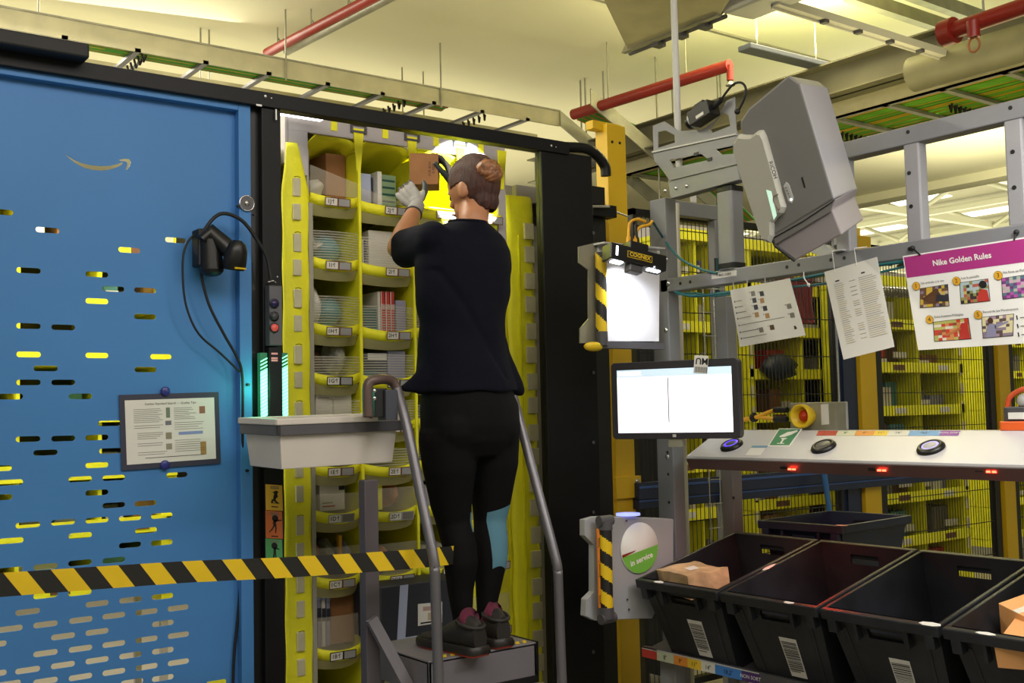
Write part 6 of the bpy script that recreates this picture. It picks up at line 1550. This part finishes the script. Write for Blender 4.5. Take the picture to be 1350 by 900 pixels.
# grey tote racks with blue bins seen over the fence
rc = thing('blue_bin_rack', 'dark rack with blue bins beyond the tall yellow post', 'rack', (4.0, 6.0, 0))
b = mb(); x0, x1_ = UY(832, 300, 4.4).x, UY(882, 300, 4.4).x
for z in (2.2, 1.9): b.box(x0, x1_, 4.4, 4.75, z-.2, z-.18, M_black)
b.box(x0, x0+.03, 4.4, 4.75, 0, 2.3, M_black); b.box(x1_, x1_+.03, 4.4, 4.75, 0, 2.3, M_black); b.build('rack_shelf', rc)
for k in range(3):
    w = (x1_-x0-.04)/3; b = mb(); xx = x0+.035+w*k
    b.hull([V((xx, 4.42, 2.03)), V((xx+w-.02, 4.42, 2.03)), V((xx+w-.02, 4.65, 2.03)), V((xx, 4.65, 2.03))], [V((xx-.005, 4.4, 2.24)), V((xx+w-.015, 4.4, 2.24)), V((xx+w-.015, 4.67, 2.24)), V((xx-.005, 4.67, 2.24))], mat('blue_bin_plastic', '#2d4a86', .4)); b.box(xx+w*.3, xx+w*.6, 4.396, 4.4, 2.18, 2.22, M_bluep)
    tag(b.build('blue_bin'), 'blue plastic bin in the row on the dark rack beyond the yellow post', 'bin', 'blue bins on the dark rack')
# red curtain-like goods behind papers
b = mb(); c = UY(1050, 400, 4.4)
for k in range(7): b.tube([c+V((-.14+.045*k, 0, .16)), c+V((-.145+.045*k, .01, 0)), c+V((-.14+.045*k, 0, -.12))], .026, mat('dark_red_cloth', '#7a2430', .7, 0, .2, 8), n=8)
tag(b.build('red_cloth'), 'dark red folded cloth hanging behind the two papers', 'cloth')
b = mb(); p0, p1 = UY(1155, 384, 4.2), UY(1215, 386, 4.2); 
b.tube([p0, p1], .035, M_galv, n=12)
k = 0
while k < 14: c = p0.lerp(p1, k/13); b.cyl(c-V((.004, 0, 0)), c+V((.004, 0, 0)), .038, M_steel, n=12); k += 1
tag(b.build('flexible_duct'), 'ribbed grey flexible hose behind the poster edge', 'hose')
gb = crumple((UY(1030, 484, 4.9).x, 4.92, UY(1030, 484, 4.9).z), (.16, .08, .09), mat('dark_blue_bag', '#20283c', .5, 0, .2, 9), seed=4)
tag(gb.build('dark_bag'), 'dark blue bag slumped in the pod bin behind the papers', 'bag')
# ================================================================== OVERHEAD
TRZ = 3.7
def rod(x, y, z0, z1, r=.006): b = mb(); b.cyl((x, y, z0), (x, y, z1), r, M_galv, n=6); return b
# tray running left-right behind the header (along X)
ct = thing('cable_tray', 'long galvanised cable tray crossing above the black header, green cables inside', 'cable tray', (2, 6.5, TRZ))
b = mb(); b.box(-4, 5.35, 6.5, 6.515, TRZ, TRZ+.12, M_trayc); b.box(-4, 5.35, 6.49, 6.54, TRZ+.115, TRZ+.125, M_galv); b.build('near_rail', ct)
b = mb(); b.box(-4, 5.6, 7.1, 7.115, TRZ-.06, TRZ+.1, M_trayc); b.build('far_rail', ct)
b = mb(); x = -3.8
while x < 5.3:
    b.box(x, x+.035, 6.5, 7.1, TRZ-.0, TRZ+.02, M_dgrey); x += .42
o = b.build('rung', ct); o['kind'] = 'stuff'
b = mb(); rr = random.Random(4)
for k in range(16):
    y = 6.53+.0135*k; m = (M_cable_g, M_cable_g, M_cable_o, M_cable_g, M_cable_y)[k % 5 if k % 7 else 2]
    pts = [(-4+1.2*i, y+.008*rr.uniform(-1, 1), TRZ+.035+.006*rr.random()) for i in range(8)]; b.tube(pts, .009, m, n=5)
o = b.build('cables', ct); o['kind'] = 'stuff'
for px in (166, 183, 189, 228, 404, 409, 430, 600, 606, 630):
    pass
for xx in (1.05, 1.12, 1.4, 1.68, 2.72, 2.78, 3.05, 4.25, 4.31, 4.5):
    b = rod(xx, 6.49 if int(xx*100) % 2 else 7.12, TRZ-.02, 4.15); b.build('hanger_rod', ct)
# cable tie bundles on rungs
b = mb()
for xx in (.55, 2.05, 3.9, 4.6):
    for k in range(5): b.tube([(xx+.1, 6.6+.07*k, TRZ+.03), (xx+.12, 6.62+.07*k, TRZ-.015), (xx+.14, 6.64+.07*k, TRZ+.03)], .008, M_rubber, n=5)
b.build('cable_ties', ct)['kind'] = 'stuff'
# second, lower far ladder
c2 = thing('cable_tray', 'second cable tray dipping behind the yellow arm towards the station', 'cable tray', (5, 8, 3.6))
b = mb()
def trough(B, a, c, w, h, m):
    a, c = V(a), V(c); d = (c-a).normalized(); n = d.cross(V((0, 0, 1))).normalized()
    for s in (0, 1): p, q = a+n*w*s, c+n*w*s; B.hull([p, p+n*.015, p+n*.015+V((0, 0, h)), p+V((0, 0, h))], [q, q+n*.015, q+n*.015+V((0, 0, h)), q+V((0, 0, h))], m)
trough(b, (5.35, 6.5, TRZ), (6.3, 6.2, 2.95), .6, .12, M_galv); b.build('rails', c2)
b = mb()
for k in range(14): p = V((5.4, 6.45-.02*k, TRZ+.03)); b.tube([p+V((.0, -.1, 0)), p+V((.5, -.4, -.25)), p+V((1.1, -.6, -.8))], .012, M_cable_g if k % 3 else M_cable_o, n=5)
b.build('cables', c2)['kind'] = 'stuff'
# side tray (along Y) over the station
XT = 5.76; TZ2 = 3.3
c3 = thing('cable_tray', 'wide cable tray of bright green cables above the upper station rail', 'cable tray', (XT, 4, TZ2))
b = mb(); b.box(XT-.015, XT, 1.5, 6.2, TZ2, TZ2+.11, M_trayc); b.box(XT-.015, XT+.03, 1.5, 6.2, TZ2, TZ2+.012, M_galv); b.build('near_rail', c3)
b = mb(); b.box(XT+.9, XT+.915, 1.5, 6.2, TZ2, TZ2+.11, M_galv); b.build('far_rail', c3)
b = mb(); y = 1.6
while y < 6.2: b.box(XT, XT+.9, y, y+.04, TZ2, TZ2+.02, M_galv); y += .38
b.build('rung', c3)['kind'] = 'stuff'
b = mb(); M_cable_lg = mat('lime_cable', '#6fae2e', .5, 0, .2, 9)
for k in range(48):
    x = XT+.02+.018*k; m = (M_cable_lg, M_cable_g, M_cable_lg, M_cable_o, M_cable_lg, M_cable_y)[rr.randint(0, 5)]
    b.tube([(x+.012*rr.uniform(-1, 1), 1.5+.8*i, TZ2+.035) for i in range(7)], .0105, m, n=5)
b.build('cables', c3)['kind'] = 'stuff'
b = mb()
for yy in (2.9, 3.7, 4.5):
    for k in range(7): b.tube([(XT+.4+.05*k, yy, TZ2+.03), (XT+.41+.05*k, yy+.015, TZ2-.02), (XT+.42+.05*k, yy+.03, TZ2+.03)], .008, M_rubber, n=5)
b.build('cable_ties', c3)['kind'] = 'stuff'
# grey steel beam above that tray
M_beamo = mat('olive_grey_beam', '#6d6a55', .6, .1, .12, 5)
bm = thing('steel_beam', 'grey olive steel beam over the bright green cable tray', 'beam', (XT-.1, 4, 3.5))
b = mb(); b.box(XT-.12, XT-.1, 1.0, 7.2, TZ2+.1, TZ2+.3, M_beamo); b.box(XT-.2, XT-.0, 1.0, 7.2, TZ2+.29, TZ2+.3, M_beamo); b.box(XT-.2, XT+.0, 1.0, 7.2, TZ2+.1, TZ2+.11, M_beamo); b.build('beam_web', bm)
q = UX(1222, 90, XT-.3); b = mb(); b.cyl((q.x+.1, q.y+.15, q.z+.02), (q.x+.1, 1.2, q.z+.02), .1, M_beamo, n=20); b.build('beam_pipe', bm)
# red sprinkler pipes
def pipeY(pa_, pb_, z, r, lab, ext=(0, 0)):
    a, c = UZ(*pa_, z), UZ(*pb_, z); d = (c-a).normalized(); t = thing('sprinkler_pipe', lab, 'pipe', (a+c)/2)
    a2, c2_ = a-d*ext[0], c+d*ext[1]; b = mb(); b.cyl(a2, c2_, r, M_red, n=14); b.build('pipe', t); return t, a, c, d
t, a, c, d = pipeY((352, 70), (482, 2), 4.0, .033, 'red pipe over the black portal post near the ceiling', (0, 1))
for k in range(3):
    p = a.lerp(c, .12+.36*k); b = mb(); b.cyl(p, p+V((0, 0, .14)), .005, M_galv, n=6); b.tube([p+V((0, 0, .07)), p+V((.035, 0, .03)), p+V((.04, 0, 0))], .006, M_galv, n=6); b.build('pipe_clip', t)
t, a, c, d = pipeY((756, 151), (962, 86), 3.7, .04, 'red pipe slanting behind the white suspension pole', (0, 0))
b = mb(); b.cyl(c, c-V((0, 0, .1)), .022, M_red); b.lathe([(.012, 0), (.03, -.03), (.03, -.034), (0, -.034)], M_steel, Matrix.Translation(c-V((0, 0, .1)))); b.build('sprinkler_head', t)
b = mb()
for s in (.25, .75): p = a.lerp(c, s); b.cyl(p, (p.x, p.y, 4.15), .005, M_galv, n=6)
b.build('hanger', t)
t, a, c, d = pipeY((1246, 44), (1352, 8), 3.1, .037, 'red pipe with flanged end above the right hand beam', (0, 1))
b = mb(); b.cyl(a-d*.01, a+d*.05, .058, M_red, n=16); b.cyl(a-d*.015, a-d*.01, .05, M_dgrey, n=16); b.build('flange', t)
p = UZ(1283, 34, 3.06); b = mb(); b.cyl(p+V((0, 0, .02)), p-V((0, 0, .05)), .026, M_red); b.tube([p-V((0, 0, .05))+V((.0, .025*cos(a_), -.03+.03*sin(a_))) for a_ in [pi/2+2*pi*i/12 for i in range(13)]], .005, M_oran, n=6); b.build('sprinkler_head', t)
b = mb(); p = UZ(1297, 25, 3.1); b.cyl(p, (p.x, p.y, 4.15), .005, M_galv, n=6); b.build('hanger', t)
# grey pipe parallel to the first red pipe
a, c = UZ(378, 68, 4.08), UZ(505, 2, 4.08); d = (c-a).normalized()
b = mb(); b.cyl(a, c+d*1, .028, M_galv, n=12); tag(b.build('conduit'), 'pale conduit parallel to the red pipe near the ceiling', 'pipe')
# ventilation duct
ZD = 3.4
dA, dB, dC = UZ(828, 67, ZD), UZ(950, 19, ZD), UZ(768, 0, ZD+.1)
du = thing('ventilation_duct', 'large grey sheet metal air duct end hanging under the ceiling', 'duct', (dA+dB)/2)
yv = (dA-dB).normalized()
outw = V((-1, 0, 0))
o1, o2 = dA+V((-1.0, -.75, .1)), dB+V((-1.0, -1.6, .1))
b = mb(); b.hull([dA, dB, o2, o1], [p+V((0, 0, .45)) for p in (dA, dB, o2, o1)], M_trayc); b.build('duct_body', du, bevel=.004)
b = mb(); off = V((0, 0, -.012))
b.hull([dA+off+yv*.02, dB+off, dB+off+V((-.03, 0, 0)), dA+off+yv*.02+V((-.03, 0, 0))], [dA+yv*.02+V((.05, 0, .04)), dB+V((.05, 0, .04)), dB+V((0, 0, .04)), dA+yv*.02+V((0, 0, .04))], M_galv)
b.tube([dA+V((.04, .03, 0)), dB+V((.04, 0, 0))], .012, M_dgrey, n=6); b.build('flange', du)
b = mb()
for s in (.3, .55, .8): p = dA.lerp(dB, s)+V((.03, 0, -.012)); b.cbox(p, (.06, .05, .03), M_dgrey)
b.build('flange_clip', du)['kind'] = 'stuff'
e0 = UZ(1040, 10, ZD); 
b = mb(); b.hull([dB, V((e0.x, dB.y-.02, ZD)), V((e0.x, dB.y-.5, ZD)), dB+V((0, -.8, 0))], [p+V((0, 0, .4)) for p in (dB, V((e0.x, dB.y-.02, ZD)), V((e0.x, dB.y-.5, ZD)), dB+V((0, -.8, 0)))], M_lgrey); b.build('duct_elbow', du, bevel=.02)
e1 = UZ(1237, 79, ZD)
b = mb(); b.box(e0.x-.1, e1.x, e0.y-.02, e0.y+.025, ZD-.01, ZD+.03, mat('white_channel', '#c9c7bb', .4, .1)); b.box(e0.x-.1, e1.x, e0.y+.015, e0.y+.025, ZD-.02, ZD, MATS['white_channel'])
tag(b.build('ceiling_channel'), 'pale steel channel running from the duct to the grey beam', 'channel')
for k in range(4):
    p = V((e0.x+(e1.x-e0.x)*(.2+.2*k), e0.y, ZD-.02)); b = mb(); b.box(p.x-.02, p.x+.01, p.y-.02, p.y+.015, p.z-.006, p.z+.012, M_dgrey)
    tag(b.build('channel_clamp'), 'small black clamp on the pale ceiling channel', 'clamp', 'clamps on the ceiling channel')
# twin rails at the upper corner
b = mb(); a, c = UZ(1232, 2, 3.9), UZ(1348, 40, 3.9)
for s in (0, .22): b.box(a.x-.5, c.x+1, a.y+s, a.y+s+.06, 3.88, 3.96, M_galv)
tag(b.build('ceiling_rails'), 'two parallel grey rails under the ceiling beyond the red flanged pipe', 'rail')
# fluorescent fixture
f0, f1 = UZ(981, 66, 3.6), UZ(1092, 93, 3.6)
lf = thing('ceiling_lamp', 'slim grey linear lamp body hanging under the bright ceiling', 'lamp', (f0+f1)/2)
dd = (f1-f0); nn = dd.cross(V((0, 0, 1))).normalized()*.05
b = mb(); b.hull([f0-nn, f1-nn, f1+nn, f0+nn], [p+V((0, 0, .035)) for p in (f0-nn, f1-nn, f1+nn, f0+nn)], mat('slate_lamp_body', '#565b62', .4, .2)); b.build('body', lf, bevel=.006)
LAMPC = (f0+f1)/2
b = mb()
for s in (.15, .85): p = f0.lerp(f1, s); b.cyl(p+V((0, 0, .03)), (p.x, p.y, 4.15), .004, M_galv, n=6)
b.build('suspension_wire', lf)
# threaded rods hanging from the ceiling in the open area
for k, (px, py0) in enumerate(((765, 106), (771, 103), (795, 94), (864, 75), (886, 115), (945, 92), (949, 95))):
    z1 = 4.15; p = UZ(px, py0, 4.15); b = rod(p.x, p.y, 3.0, 4.15, .008)
    tag(b.build('threaded_rod'), 'thin threaded rod hanging from the ceiling near the red slanting pipe', 'rod', 'threaded rods in the open ceiling')
# hall beyond: trusses and pipes
M_hall = mat('hall_white_steel', '#a9a890', .6)
b = mb()
for y in (6, 8.5, 11, 13.5, 16): b.box(12.3, 33, y, y+.12, 4.75, 4.87, M_hall)
for x in (14.5, 17, 19.5, 22, 24.5):
    b.box(x, x+.12, 2, 33, 5.2, 5.32, M_hall); b.box(x, x+.1, 2, 33, 4.72, 4.8, M_hall)
    for k in range(12): b.tube([(x, 3+2*k, 4.78), (x, 4+2*k, 5.25)], .04, M_hall, n=6); b.tube([(x, 4+2*k, 5.25), (x, 5+2*k, 4.78)], .04, M_hall, n=6)
for x in (13, 21): b.box(x, x+.3, 20, 20.3, 0, 5.4, M_hall)
o = b.build('hall_trusses'); tag(o, 'white roof steelwork of the hall beyond the ceiling edge', 'steelwork')
b = mb(); b.cyl((12.5, 6.5, 4.55), (30, 11, 4.35), .2, mat('pale_duct', '#c4c2ae', .5), n=20); tag(b.build('hall_duct'), 'pale round duct crossing the hall beyond the ceiling edge', 'duct')
b = mb(); b.cyl((13.5, 6.2, 4.65), (30, 6.6, 4.65), .06, M_red, n=12); tag(b.build('sprinkler_pipe'), 'distant red pipe in the hall beyond the ceiling edge', 'pipe')
# pod top rail over the fence and hall posts
b = mb(); p = UY(1128, 330, 4.6); b.box(p.x-.05, p.x+.06, 4.6, 4.7, 0, UY(1128, 300, 4.6).z, M_ypaint); b.box(p.x-.16, p.x-.05, 4.6, 4.7, 0, UY(1120, 306, 4.6).z, M_black); tag(b.build('yellow_post'), 'yellow and black post top showing over the rail beside the projector foot', 'post')

M_sky = mat('skylight_glow', '#e8ead8', .5, emit=1.2, ecol='#f2f2dc')
for i in range(6):
    for j in range(6):
        b = mb(); x = 13.5+2.5*i; y = 6.5+2.5*j; b.box(x, x+.5, y, y+1.3, 5.37, 5.395, M_sky); tag(b.build('skylight'), 'pale skylight panel in the roof of the hall beyond', 'skylight', 'skylights of the hall roof')
# ================================================================== LIGHT
w = bpy.data.worlds.new('world'); scn.world = w; w.use_nodes = True
w.node_tree.nodes['Background'].inputs[0].default_value = lin('#c9c6a8'); w.node_tree.nodes['Background'].inputs[1].default_value = .55
def area(name, loc, tgt, sx, sy, watts, col='#ffffff', spread=180):
    l = bpy.data.lights.new(name, 'AREA'); l.shape = 'RECTANGLE'; l.size = sx; l.size_y = sy; l.energy = watts; l.color = lin(col)[:3]; l.spread = radians(spread)
    o = bpy.data.objects.new(name, l); COL.objects.link(o); o.location = loc
    d = V(tgt)-V(loc); o.rotation_euler = d.to_track_quat('-Z', 'Y').to_euler(); return o
area('hall_lamp', (.0, .6, 4.0), (1.4, 3.4, 1.0), 3, 2, 105, '#fff6ea')
area('hall_lamp', (2.2, .2, 3.9), (2.4, 3.0, 1.2), 2, 1.5, 50, '#fff4ec')
area('station_lamp', (2.7, 1.0, 2.35), (3.05, 1.4, 1.3), .6, .2, 13, '#ffffff')
area('uplight', (2.5, 9.0, 3.2), (2.5, 9.0, 9), 10, 4, 150, '#fff4cc')  # added upward fill for the ceiling over the pods, no fixture there
area('uplight', (LAMPC.x, LAMPC.y, LAMPC.z+.09), (LAMPC.x, LAMPC.y, 9), .8, .1, 60, '#fff4b4')  # upward light of the hanging linear lamp
area('pod_field_lamp', (1.5, 7.5, 3.9), (1.0, 5.2, 1.0), 3, 1, 110, '#fff8e0')  # added fill to brighten what shows through the slots
area('pod_field_lamp', (7.0, 4.1, 3.9), (7.0, 5.0, 1.2), 5, .5, 52, '#fff4d8')  # added fill to brighten the pods beyond the fence
area('uplight', (1.5, 4.9, 2.75), (1.5, 5.2, 9), 3.5, .5, 26, '#fff3c8')  # added upward fill behind the header, stands in for bounce light
area('uplight', (5.0, 3.3, 2.75), (5.0, 3.3, 9), .6, 2, 14, '#fff0b0')  # added upward fill over the station, no lamp stands there
area('uplight', (9.5, 4.5, 3.0), (9.5, 4.5, 9), 3, 4, 210, '#fff6cc')  # added upward fill brightening the ceiling edge by the hall
area('pod_field_lamp', (1.0, 5.75, 3.5), (1.0, 6.9, 0), 2.5, .5, 110, '#fff8ea')  # added fill to brighten the floor behind the pods
area('hall_far_lamp', (20, 12, 4.5), (20, 12, 9), 10, 10, 900, '#fff8d8')
area('pod_field_lamp', (.7, 4.1, 3.6), (.7, 5.2, .2), 2, .3, 110, '#fff8e4')  # added fill on the pod fronts behind the blue panel
pt_ = bpy.data.lights.new('status_glow', 'POINT'); pt_.energy = .55; pt_.color = (.1, 1, .45); pt_.shadow_soft_size = .03; po_ = bpy.data.objects.new('status_glow', pt_); COL.objects.link(po_); po_.location = UY(344, 510, YW-.07)
# lamp of the code reader on its white panel
area('reader_light', UY(838, 352, YB-.13), UY(838, 420, YB), .14, .03, 3.2, '#f4f6ff', 110)
# projector beam lighting bin 3J
pl = onF(1014, 268, .12)
sp = bpy.data.lights.new('projector_beam', 'SPOT'); sp.energy = 1600; sp.spot_size = radians(13); sp.spot_blend = .05; sp.use_square = True; sp.shadow_soft_size = .01; sp.color = lin('#f2fff6')[:3]
so_ = bpy.data.objects.new('projector_beam', sp); COL.objects.link(so_); so_.location = pl
so_.rotation_euler = (UY(580, 246, 3.75)-pl).to_track_quat('-Z', 'Y').to_euler()
for px in (1042, 1160, 1304):
    q = UX(px, 617, XB0+.006); area('red_sensor_light', q+V((.05, 0, -.02)), q+V((.25, 0, -.6)), .03, .03, 1.3, '#ff2a1a')
scn.view_settings.view_transform = 'Standard'; scn.view_settings.look = 'None'; scn.view_settings.gamma = 1; scn.view_settings.use_curve_mapping = False
scn.view_settings.exposure = 0
scn.cycles.use_denoising = True
scn.cycles.transparent_max_bounces = 16; scn.cycles.max_bounces = 8
